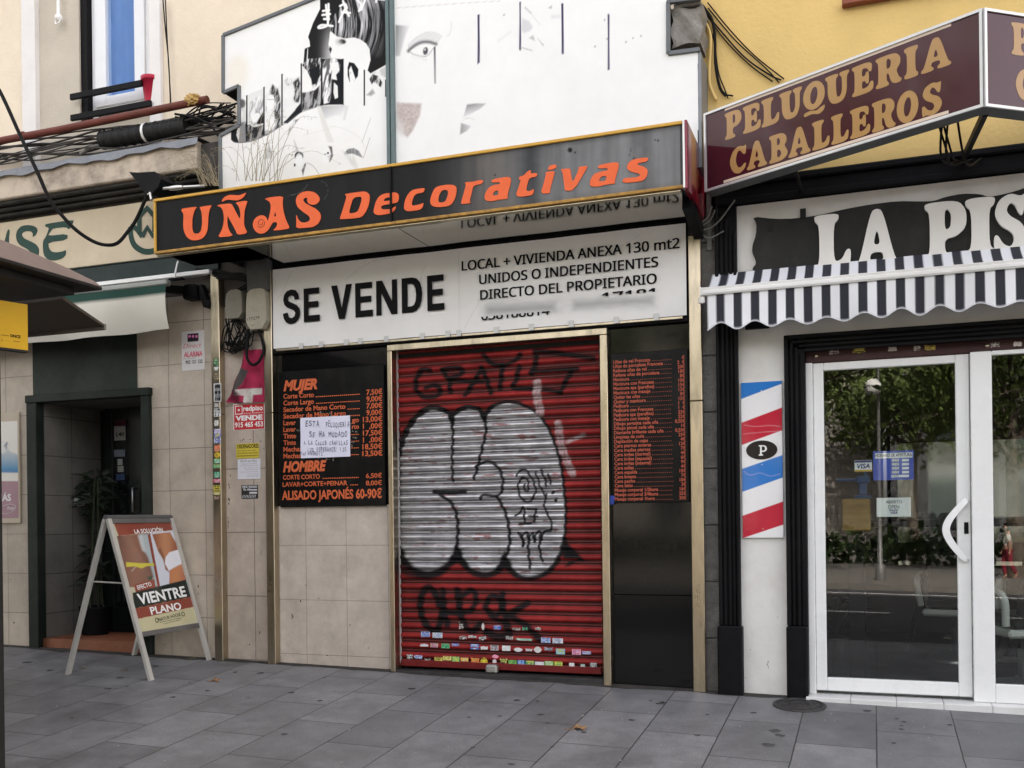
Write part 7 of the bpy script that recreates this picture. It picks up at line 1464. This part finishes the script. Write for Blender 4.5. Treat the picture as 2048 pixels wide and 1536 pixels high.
# ================================================================ on and above the ledge
P1, P2 = at(-60, 293, -.28), at(415, 199, -.28); g = MB(); g.tube([P1, P1.lerp(P2, .4) + Vector((0, 0, -.01)), P2], .034, 12); g.lathe(P1.lerp(P2, .24), [(.04, -.02), (.042, 0), (.04, .02)], 12, (P2 - P1)); solo('red_pipe', 'long rusty red pipe lying along the ledge under the window', 'pipe', g, mat('rust_red', (.135, .036, .026), .6, var=.3, scale=8, dirt=(.10, .05, .03), damt=.5))
bm = bmesh.new(); bmesh.ops.create_icosphere(bm, subdivisions=3, radius=1); c_ = at(386, 199, -.3)
for v in bm.verts: v.co = Vector((v.co.x * .075, v.co.y * .05, v.co.z * .045)) * (1 + .3 * math.sin(v.co.x * 9 + v.co.z * 7) * math.cos(v.co.y * 8)) + c_
g = MB(); g.bm(bm); solo('foam_lump', 'lump of yellow foam stuck on the end of the red pipe', 'foam', g, mat('yellow_foam', (.50, .33, .12), .9, var=.4, scale=20, bump=.8))
P1, P2 = at(206, 281, -.2), at(377, 252, -.2); d = (P2 - P1); n = 60; g = MB(); g.tube([P1 + d * i / n for i in range(n + 1)], [.078 + (.006 if i % 3 == 0 else -.002) + .004 * math.sin(i) for i in range(n + 1)], 16); rl_ = thing('corrugated_duct', 'rolled black corrugated duct tied on the ledge left of the billboard', 'duct', (P1.lerp(P2, .5).x, -.2, P1.z - .09)); part('roll', g, mat('duct_black', (.016, .016, .016), .6, var=.5, scale=30), rl_)
g = MB(); q = P1.lerp(P2, .53); g.lathe(q, [(.088, -.012), (.09, 0), (.088, .012)], 20, d); part('tie', g, M_white, rl_)
g = MB(); g.tube(curve([at(206, 290, -.2), at(185, 293, -.22), at(168, 303, -.24), at(160, 308, -.25)]), .014, 8); part('loose_end', g, M_cablegrey, rl_)
rs = random.Random(21)
g = MB()
for k in range(13):
    o = rs.uniform(-14, 12); y_ = rs.uniform(-.26, -.1); pts = []
    for x in range(-60, 470, 48): base = 300 - (x / 440) * 62 + (18 if k % 2 else 4); pts.append(at(x, base + o + 7 * math.sin(x * .021 + k * 1.9) + rs.uniform(-2.5, 2.5), y_))
    g.tube(curve(pts, 4), rs.uniform(.005, .011), 5)
solo('cable_run', 'bundle of dusty cables sagging along the ledge under the red pipe', 'cables', g, mat('dusty_cable', (.06, .055, .05), .8, var=.4))
g = MB()
for k in range(22):
    a = at(rs.uniform(350, 400), rs.uniform(225, 250), rs.uniform(-.28, -.1)); b = at(rs.uniform(400, 440), rs.uniform(208, 262), rs.uniform(-.3, -.1)); c_ = at(rs.uniform(440, 478), rs.uniform(205, 245), rs.uniform(-.25, -.05)); g.tube(curve([a, b, c_]), rs.uniform(.004, .009), 5)
g.tube(curve([at(350, 228, -.3), at(390, 235, -.3), at(420, 250, -.3), at(436, 272, -.31)]), .01, 6)
solo('cable_tangle', 'knot of cables going behind the billboard notch', 'cables', g, M_cable)
g = MB(); g.tube(curve([at(-30, 140, -.75), at(0, 183, -.75), at(40, 270, -.75), at(75, 345, -.75), at(100, 400, -.7), at(125, 432, -.65), at(152, 460, -.6), at(185, 482, -.5), at(212, 490, -.45), at(235, 486, -.35), at(255, 464, -.25), at(272, 440, -.2), at(292, 395, -.15), at(296, 375, -.1)], 6), .016, 8); solo('hanging_cable', 'thick black cable swinging in front of the cream fascia letters', 'cable', g, M_cable)
g = MB()
for pts in ([(326,0),(331,60),(337,120),(340,180),(341,208)], [(331,0),(334,70),(338,140),(342,208)]): g.tube(curve([at(x, y, -.06) for x, y in pts]), .006, 5)
solo('wall_cable', 'pair of thin dark cables running down beside the upper window', 'cable', g, M_cable)
P0 = at(114, 40, -.09); g = MB(); g.tube([(P0.x, -.07, P0.z + .06), (P0.x, -.07, P0.z + 2.0)], .017, 10); bm = bmesh.new(); bmesh.ops.create_uvsphere(bm, u_segments=14, v_segments=8, radius=.036)
for v in bm.verts: v.co += Vector((P0.x, -.07, P0.z + .03))
g.bm(bm, True); g.tube(curve([(P0.x - .03, -.07, P0.z + .03), (P0.x - .02, -.09, P0.z - .03), (P0.x + .02, -.09, P0.z - .03), (P0.x + .03, -.07, P0.z + .03)]), .006, 6); solo('drain_pipe', 'thin white pipe ending in a ball trap on the grey wall left of the window', 'pipe', g, M_white)
P0 = at(297, 205, .0); g = MB(); zp_ = at(300, 207, .0).z; g.lathe((at(303, 190, .0).x, .0, zp_), [(.06, 0), (.082, .19), (.092, .19), (.094, .23), (.082, .23), (.07, .1)], 22); solo('flower_pot', 'red plastic flower pot on the upper window sill', 'flower pot', g, mat('red_plastic', (.40, .02, .05), .4, var=.08))
# spotlight with its arm, dry weeds
sp_ = thing('spotlight', 'black hooded spotlight on a short arm above the end of the black sign', 'spotlight', (at(300, 380, -.5).x, -.5, at(300, 390, -.5).z)); ysp = -.55
g = MB(); g.prism(FP(ysp), [FP(ysp).px(*q) for q in [(258,344),(276,345),(309,343),(322,358),(316,374),(302,388),(290,388),(276,366)]], -.22, 0); part('hood', g, M_black, sp_)
g = MB(); g.tube([at(318, 377, -.5), at(340, 376, -.45), at(372, 374, -.4), at(410, 372, -.32)], .014, 8); g.lathe(at(352, 375.5, -.45), [(.018, -.06), (.022, 0), (.018, .06)], 10, (1, .2, .03)); part('arm', g, M_alu, sp_)
g = MB(); g.tube([at(300, 386, -.56), at(303, 400, -.6)], .012, 8); g.lathe(at(299, 388, -.575), [(.006, -.02), (.006, .02)], 8, (1, 0, 0)); part('clamp', g, M_alu, sp_)
def weed(label, spec, seed, n, sd_):
    rs = random.Random(seed); g = MB()
    for k in range(n):
        bx = rs.uniform(*spec[0]); by = spec[1]; dx = rs.gauss(spec[2], spec[3]); hy = rs.uniform(.35, 1) * spec[4]; y_ = spec[5] + rs.uniform(-.05, .05)
        p = [(bx, by), (bx + dx * .25, by - hy * .5), (bx + dx * .6, by - hy * .85), (bx + dx, by - hy + abs(dx) * .25)]
        pts = curve([at(x, y, y_) for x, y in p], 4); r0 = rs.uniform(.0015, .003); g.tube(pts, [r0 * (1 - .7 * i / len(pts)) for i in range(len(pts))], 4, False)
        e = Vector(pts[-1])
        for j in range(5): o = Vector(pts[-1 - j % 4]); g.tube([o, o + Vector((rs.uniform(-.03, .03), rs.uniform(-.02, .02), rs.uniform(-.03, .015)))], .0012, 3, False)
    return solo('dry_weed', label, 'weed', g, mat('dry_straw', (.30, .25, .16), .9, var=.3), 'dry weeds growing on the sign top')
weed('dry weed tuft growing between the ledge end and the billboard', ((400, 438), 372, -40, 38, 90, -.45), 1, 34, 0)
weed('sparse dry weed stems rising in front of the small portraits on the billboard', ((470, 560), 362, 15, 45, 150, -.45), 2, 26, 0)

# cables on the yellow wall and pier
g = MB()
for pts, r_ in (([(1408,20),(1440,60),(1490,115),(1540,150),(1562,160)], .006), ([(1412,28),(1450,80),(1500,130),(1545,163)], .005), ([(1415,5),(1460,60),(1510,112),(1568,158)], .005), ([(1416,16),(1470,80),(1530,135),(1558,165)], .005)): g.tube(curve([at(x, y, -.02) for x, y in pts]), r_, 5)
solo('wall_cable', 'thin dark cables slanting across the yellow wall behind the maroon sign', 'cable', g, M_cable)
g = MB()
for pts, r_ in (([(1404,10),(1424,40),(1430,80),(1431,130),(1440,175),(1452,192)], .011), ([(1410,30),(1430,90),(1433,150),(1446,185),(1466,192)], .006), ([(1428,60),(1436,140),(1450,180),(1456,196)], .005)): g.tube(curve([at(x, y, -.03) for x, y in pts]), r_, 6)
solo('wall_cable', 'dark upright cables at the edge of the yellow wall beside the billboard', 'cable', g, M_cable)
g = MB(); g.tube(curve([at(1406, 35, -.03), at(1421, 70, -.03), at(1419, 130, -.03), at(1420, 170, -.03), at(1432, 200, -.03)]), .012, 6); solo('wall_cable', 'yellow painted cable following the edge of the yellow wall', 'cable', g, M_yellow)
g = MB()
for pts in ([(1400,455),(1420,440),(1430,420)], [(1402,462),(1422,455),(1440,440),(1470,400)], [(1398,448),(1414,436),(1424,412)], [(1404,470),(1420,476),(1448,462)]): g.tube(curve([at(x, y, -.1) for x, y in pts]), .006, 5)
a, b = at(1419, 500, -.035), at(1419, 385, -.035); g.box(a.x - .018, a.x + .018, -.04, -.022, a.z, b.z, .002); solo('cable_bunch', 'loose cables hanging over the top of the concrete pier', 'cables', g, M_cablegrey)
# scuffs, chips and pen scribbles on the tiles
rs = random.Random(44); g = MB(); pw = FP(-.0016)
marks = [(459, 975, 3, 14), (458, 1003, 2.5, 22), (457, 1042, 2, 26), (461, 955, 2, 8), (480, 882, 10, 2), (492, 879, 14, 1.6), (503, 880, 5, 2), (524, 884, 7, 4), (528, 896, 3, 7), (466, 1096, 2, 3), (523, 1102, 2, 14), (519, 1262, 2, 10), (500, 1290, 4, 5), (640, 1196, 5, 3), (603, 1204, 4, 8), (612, 1171, 3, 4), (735, 1296, 4, 3), (585, 1228, 3, 16), (700, 1248, 3, 5), (690, 1090, 6, 2), (655, 1310, 5, 4), (28, 1248, 6, 6), (22, 1160, 3, 4), (352, 1240, 4, 3), (396, 1180, 2, 18), (400, 1268, 3, 9), (330, 1290, 6, 3), (1536, 1328, 3, 18), (1524, 1214, 2, 2), (1500, 1300, 5, 2), (1555, 1236, 3, 4), (1490, 1356, 3, 3)]
for x, y, w_, h_ in marks:
    n = 9
    for k in range(max(1, int(max(w_, h_) / 5))):
        cx_ = x + (rs.uniform(-.5, .5) * w_); cy_ = y + rs.uniform(-.5, .5) * h_; rx = max(.7, min(w_, 5) * .35); ry = max(.7, min(h_, 9) * .38)
        Y_ = -.0216 if x > 1400 else -.0016
        P_ = [at(cx_ + rx * math.cos(6.283 * i / n) * rs.uniform(.5, 1.2), cy_ + ry * math.sin(6.283 * i / n) * rs.uniform(.5, 1.2), Y_ - .0002 * (k % 3)) for i in range(n)]
        (g if x < 1400 else g).add(P_[::-1], [tuple(range(n))])
mk = g; A_ = MB(); B_ = MB()
for f in mk.f:
    t_ = A_ if mk.v[f[0]][0] < XT else B_; t_.add([mk.v[i] for i in f], [tuple(range(len(f)))])
Msc = mat('scuff', (.085, .075, .065), .85, var=.4, scale=40)
part('scuff_marks', A_, Msc, CB); part('scuff_marks', B_, mat('scuff_grey', (.30, .28, .26), .85, var=.4, scale=40), YB)

# ================================================================ on the pavement
c_ = G(1599, 1411); e_ = G(1652, 1411); rr_ = (e_ - c_).length * 1.0
PG = Plane(c_, (1, 0, GF[1]), (0, 1, GF[2])) ; nrm = PG.n
mh = thing('manhole_cover', 'round cast iron manhole cover in front of the barbershop door', 'manhole cover', c_)
Miron = mat('cast_iron', (.05, .049, .048), .6, .4, var=.35, scale=18, dirt=(.09, .085, .08), damt=.5)
g = MB(); g.lathe(c_ + nrm * .002, [(rr_, 0), (rr_, .006), (rr_ * .95, .009), (rr_ * .86, .009), (rr_ * .85, .005), (rr_ * .5, .005), (rr_ * .49, .010), (rr_ * .36, .010), (rr_ * .35, .005), (rr_ * .2, .005), (rr_ * .18, .009), (.001, .009)], 48, nrm); part('cover', g, Miron, mh)
g = MB()
for k in range(10):
    a = k * .628; p0 = PG.at(rr_ * .67 * math.cos(a), rr_ * .67 * math.sin(a), .0075); t_ = MB(); t_.box(-.012, .012, -.02, .02, -.003, .003, .002)
    for (x, y, z) in t_.v: g.v.append(tuple(p0 + PG.ex * (x * math.cos(a) - y * math.sin(a)) + PG.ey * (x * math.sin(a) + y * math.cos(a)) + nrm * z))
    o = len(g.v) - len(t_.v); g.f += [tuple(i + o for i in f) for f in t_.f]; g.sm += [False] * len(t_.f)
part('stud', g, Miron, mh)
def leaf(px, py, size, label, seed, colr):
    rs = random.Random(seed); c_ = G(px, py); n = 11; V = [c_ + Vector((0, 0, .012))]; r_ = []
    for k in range(n * 2):
        a = math.pi * k / n + seed; l = size * (.95 if k % 4 == 0 else .42 if k % 2 else .68) * rs.uniform(.8, 1.15); V.append(c_ + Vector((math.cos(a) * l, math.sin(a) * l, .006 + .45 * size * abs(math.sin(a * 1.5 + seed)) * l / size + GF[2] * math.sin(a) * l)))
    g = MB(); g.add(V, [(0, k + 1, (k + 1) % (2 * n) + 1) for k in range(2 * n)]); g.tube([c_ + Vector((0, 0, .012)), c_ + Vector((-size * .7, -size * .5, .004)), c_ + Vector((-size * 1.3, -size * .5, .006))], .0025, 5)
    return solo('dry_leaf', label, 'leaf', g, mat('dry_leaf_%d' % len(MATS), colr, .8, var=.35, scale=40), 'dry leaves on the pavement')
leaf(1160, 1459, .075, 'large curled brown plane leaf lying on open pavement slabs', 1, (.26, .15, .075)); leaf(432, 1363, .055, 'orange brown leaf on the pavement right of the sandwich board', 4, (.30, .15, .06))
leaf(168, 1337, .035, 'pale leaf scrap between the legs of the sandwich board', 7, (.22, .19, .12)); leaf(252, 1341, .03, 'small tan leaf beside the near leg of the sandwich board', 9, (.24, .17, .10)); leaf(385, 1320, .04, 'dull leaf lying against the tiled wall by the board', 12, (.14, .12, .06))
leaf(1470, 1377, .03, 'tiny brown leaf at the foot of the white barbershop wall', 15, (.22, .14, .07)); leaf(1325, 1408, .035, 'dark shrivelled leaf in front of the black stone panel', 18, (.03, .026, .022))
# gum spots and droppings: flat marks on the slabs
rs = random.Random(33); g = MB()
sp = [(1550,1462,14,4),(1560,1471,11,3),(1538,1490,15,5),(1794,1438,6,2),(1808,1444,6,2),(1803,1452,5,2),(1803,1459,6,2),(1034,1401,8,3),(1420,1340,5,2),(1000,1433,6,2),(1096,1447,5,2),(1023,1529,8,3),(945,1496,6,2),(823,1378,9,3),(1395,1471,7,2),(1735,1422,10,3),(1415,1430,5,2),(345,1395,7,3),(395,1543,6,3),(640,1402,6,2),(310,1333,9,3),(215,1378,8,3),(55,1325,10,3),(100,1341,8,3),(470,1345,6,2),(520,1347,9,3)] + [(rs.uniform(0, 2048), rs.uniform(1345, 1535), rs.uniform(3, 8), 0) for _ in range(22)]
for x, y, w_, h_ in sp:
    c0 = G(x, y); c1 = G(x + w_, y); rX = (c1 - c0).length; n = 10
    if c0.y > -.1: continue
    g.add([c0 + Vector((rX * math.cos(6.283 * k / n) * rs.uniform(.7, 1.1), rX * .9 * math.sin(6.283 * k / n) * rs.uniform(.6, 1.1) * (1 if rs.random() < .8 else .6), 0)) for k in range(n)], [tuple(range(n))])
g.v = [(x, y, gz(x, y) + .003) for x, y, z in g.v]
structure('pavement_spots', g, mat('gum_spot', (.078, .077, .076), .8, var=.4, scale=30))
g = MB()
for _ in range(60):
    x, y = rs.uniform(0, 2040), rs.uniform(1345, 1530); c0 = G(x, y)
    if c0.y > -.06: continue
    a = rs.uniform(0, 3.1); l = rs.uniform(.006, .018); d = Vector((math.cos(a), math.sin(a), 0)); g.obox(c0 + Vector((0, 0, .005)), c0 + d * l + Vector((0, 0, .006)), .006, .003, (0, 0, 1), 0)
o_ = structure('pavement_litter', g, mat('litter_pale', (.40, .38, .34), .8, var=.3, scale=20)); o_['kind'] = 'stuff'
# grime gathered where the walls meet the slabs
g = MB(); xs_ = np.linspace(-9, 1.2, 240); V = []
for x in xs_: w_ = .05 + .07 * vnoise(np.array(x * 2.2), np.array(.5), 3) + .03 * vnoise(np.array(x * 9), np.array(.2), 5); y0 = .0; V += [(x, y0, gz(x, y0) + .0022), (x, -float(w_), gz(x, -float(w_)) + .0022)]
g.add(V, [(2 * i, 2 * i + 1, 2 * i + 3, 2 * i + 2) for i in range(239)]); structure('pavement_edge_dirt', g, mat('edge_dirt', (.050, .046, .041), .95, var=.5, scale=14, bump=.5))

# ================================================================ across the street, seen in the glass
M_leafA = mat('tree_leaf', (.085, .115, .030), .6, var=.45, scale=.9); M_bark = mat('bark', (.12, .10, .08), .9, var=.4, scale=8, bump=.6)
def tree_meshes(seed, h, cr):
    rs = random.Random(seed); t = MB(); tips = []
    t.tube([(0, 0, 0), (.05, .03, h * .22), (-.04, .05, h * .42), (.05, 0, h * .62)], [.22, .17, .13, .07], 10)
    for k in range(13):
        a = rs.uniform(0, 6.28); z0 = h * rs.uniform(.3, .6); l = cr * rs.uniform(.6, 1.05); e = Vector((math.cos(a) * l, math.sin(a) * l, z0 + h * rs.uniform(.05, .36))); m_ = Vector((0, 0, z0)).lerp(e, .5) + Vector((0, 0, .3)); t.tube([(0, 0, z0), m_, e], [.07, .045, .015], 6); tips += [e, m_.lerp(e, .5), m_]
        for j in range(3): e2 = e.lerp(m_, rs.uniform(0, .7)) + Vector((rs.gauss(0, .8), rs.gauss(0, .8), rs.gauss(.3, .6))); t.tube([m_.lerp(e, .6), e2], [.025, .008], 5); tips.append(e2)
    L = MB()
    for p in tips:
        for j in range(rs.randint(45, 95)):
            c = p + Vector((rs.gauss(0, .42), rs.gauss(0, .42), rs.gauss(0, .33))); u = Vector((rs.gauss(0, 1), rs.gauss(0, 1), rs.gauss(0, 1))).normalized(); v = u.orthogonal().normalized(); s_ = rs.uniform(.07, .15); L.add([c - u * s_, c + v * s_ * .55, c + u * s_, c - v * s_ * .55], [(0, 1, 2, 3)])
    return t, L
protos = []
for sd_, h_, cr_ in ((1, 8.5, 3.0), (2, 7.5, 2.6)):
    t, L = tree_meshes(sd_, h_, cr_); o = thing('street_tree', 'x', 'tree', (0, 0, 0), 'trees across the street'); part('trunk', t, M_bark, o); part('crown', L, M_leafA, o); protos.append(o)
spots = [(-2.6, -18.6, 0, 'leafy street tree across the road mirrored at the left of the door glass'), (3.2, -19.5, 1, 'bushy street tree across the road mirrored at the right of the door glass'), (1.2, -27, 0, 'tall tree behind the lamp post across the road'), (8.5, -18.5, 0, 'street tree far along the opposite pavement mirrored by the fixed pane'), (-8.5, -18.8, 1, 'street tree opposite the sandwich board across the road'), (-14, -19, 0, 'street tree opposite the kiosk across the road'), (14, -20, 1, 'street tree farthest along the opposite pavement'), (-22, -20, 0, 'tall street tree far up the opposite pavement beyond the kiosk'), (-32, -21, 1, 'tall street tree farthest up the opposite pavement beyond the kiosk'), (-27, -29, 0, 'tall tree in the second row up the street beyond the kiosk')]
used = set()
for i, (x, y, k, lb) in enumerate(spots):
    if k not in used: o = protos[k]; used.add(k)
    else:
        o = protos[k].copy(); COL.objects.link(o)
        for ch in protos[k].children: c2 = ch.copy(); COL.objects.link(c2); c2.parent = o
    o.location = (x, y, zf(x)); o.rotation_euler.z = i * 1.3; o['label'] = lb
    if x < -20: o.scale = (2.4, 2.4, 2.4)
fb = thing('stone_building', 'grey stone block building across the street with dark windows', 'building', (-5, -30, zf(-5)))
Mst_ = brick_mat('stone_blocks', (.20, .185, .165), (.27, .25, .22), (.10, .095, .09), .7, .3, msize=.012, var=.25, axis='XZ')
g = MB(); g.box(-22, .3, -44, -30, -.6, 9, 0); part('wall', g, Mst_, fb)
for i in range(5):
    for j in range(2): g = MB(); g.box(-20 + i * 4, -18.6 + i * 4, -30.03, -29.98, 1.0 + j * 3.6, 3.0 + j * 3.6, .01); part('window', g, mat('far_window', (.03, .035, .04), .1, var=.1), fb)
fb2 = thing('office_building', 'pale flat fronted block across the street with a green glazed ground floor', 'building', (10, -34, zf(8)))
g = MB(); g.box(.6, 40, -48, -34, -.6, 11, 0); part('wall', g, mat('far_wall', (.07, .07, .072), .8, var=.15, scale=1), fb2)  # wall colour lowered to stand for shade on this front
for i in range(9):
    for j in range(3): g = MB(); g.box(2 + i * 4, 4.4 + i * 4, -34.03, -33.98, .6 + j * 3.4, 2.7 + j * 3.4, .01); part('window', g, mat('far_glass', (.03, .035, .035), .08, var=.1), fb2)
g = MB(); rs = random.Random(8)
for k in range(7000): x = rs.uniform(-22, 24); c = Vector((x, -24 + rs.gauss(0, .35), zf(x) + .1 + abs(rs.gauss(.45, .28)))); u = Vector((rs.gauss(0, 1), rs.gauss(0, 1), rs.gauss(0, 1))).normalized(); v = u.orthogonal(); s_ = rs.uniform(.08, .16); g.add([c - u * s_, c + v * s_ * .6, c + u * s_, c - v * s_ * .6], [(0, 1, 2, 3)])
solo('hedge', 'low clipped green hedge along the far pavement', 'hedge', g, mat('hedge_leaf', (.05, .08, .028), .6, var=.4, scale=2))
def MIR(px, py, Y): p = at(px, py, -Y + 2 * YD); return p.x
lx_ = MIR(1759, 960, -17.2); zl_ = zf(lx_); lam = thing('street_lamp', 'slim grey lamp post with white globe across the road', 'street lamp', (lx_, -17.2, zl_))
g = MB(); g.lathe((lx_, -17.2, zl_), [(.11, 0), (.11, .35), (.06, .4), (.045, 2), (.035, 5.6)], 14); part('post', g, mat('lamp_grey', (.16, .16, .155), .5, .4), lam)
zg_ = at(1757, 774, 17.3).z; bm = bmesh.new(); bmesh.ops.create_uvsphere(bm, u_segments=18, v_segments=12, radius=.2)
for v in bm.verts: v.co += Vector((lx_ - .12, -17.15, zg_))
g = MB(); g.bm(bm, True); part('globe', g, mat('globe_white', (.75, .75, .72), .3), lam)
# the person walking past across the road
def person(x, y, label):
    z0 = zf(x); t = thing('person', label, 'person', (x, y, z0))
    def skin(name, J, E, m_, sub=2):
        me = bpy.data.meshes.new(name); me.from_pydata([j[0] for j in J], E, []); o = bpy.data.objects.new(name, me); COL.objects.link(o)
        o.modifiers.new('s', 'SKIN'); sv = me.skin_vertices[0].data
        for i, j in enumerate(J): sv[i].radius = (j[1], j[2] if len(j) > 2 else j[1]); sv[i].use_root = i == 0
        q = o.modifiers.new('d', 'SUBSURF'); q.levels = q.render_levels = sub
        dg = bpy.context.evaluated_depsgraph_get(); dg.update(); m2 = bpy.data.meshes.new_from_object(o.evaluated_get(dg)); bpy.data.objects.remove(o)
        m2.materials.clear(); m2.materials.append(m_); m2.polygons.foreach_set('use_smooth', [True] * len(m2.polygons)); o = bpy.data.objects.new(name, m2); COL.objects.link(o); o.parent = t; return o
    sk = mat('skin', (.38, .22, .15), .55)
    body = [((0,0,.80),.10,.085),((0,0,1.0),.10,.08),((0,0,1.16),.12,.085),((0,0,1.25),.05),((.02,0,1.36),.085,.09),((.02,0,1.44),.07),
            ((0,.13,1.15),.045),((.03,.18,.93),.035),((.12,.17,.74),.026),((.15,.17,.66),.03,.016),((0,-.13,1.15),.045),((-.04,-.18,.93),.035),((-.02,-.17,.73),.026),((-.01,-.17,.65),.03,.016),
            ((.02,.075,.72),.075),((.10,.075,.42),.05),((.04,.075,.08),.035),((.13,.08,.04),.035,.022),((-.02,-.075,.72),.075),((-.05,-.075,.42),.05),((-.2,-.075,.10),.035),((-.12,-.08,.04),.035,.022)]
    E = [(0,1),(1,2),(2,3),(3,4),(4,5),(2,6),(6,7),(7,8),(8,9),(2,10),(10,11),(11,12),(12,13),(0,14),(14,15),(15,16),(16,17),(0,18),(18,19),(19,20),(20,21)]
    skin('body', body, E, sk)
    skin('shirt', [((0,0,.84),.125,.10),((0,0,1.0),.118,.095),((0,0,1.16),.135,.1),((0,.13,1.15),.058),((.02,.165,1.0),.052),((0,-.13,1.15),.058),((-.02,-.165,1.0),.052)], [(0,1),(1,2),(2,3),(3,4),(2,5),(5,6)], mat('white_shirt', (.5, .49, .48), .8))
    skin('trousers', [((0,0,.84),.118,.095),((.02,.075,.70),.088),((.10,.075,.42),.064),((.05,.075,.12),.05),((-.02,-.075,.70),.088),((-.05,-.075,.42),.064),((-.19,-.075,.14),.05)], [(0,1),(1,2),(2,3),(0,4),(4,5),(5,6)], mat('red_trousers', (.20, .02, .035), .8))
    skin('hair', [((-.01,0,1.39),.092),((0,0,1.465),.085),((-.05,0,1.33),.07)], [(0,1),(0,2)], mat('dark_hair', (.02, .015, .012), .6))
    t.scale = (.92,) * 3; return t
xp = MIR(2012, 930, -19.0); pp = person(xp, -19.0, 'person in white shirt and red trousers walking on the far pavement'); pp.rotation_euler.z = math.pi
bpy.context.view_layer.update()
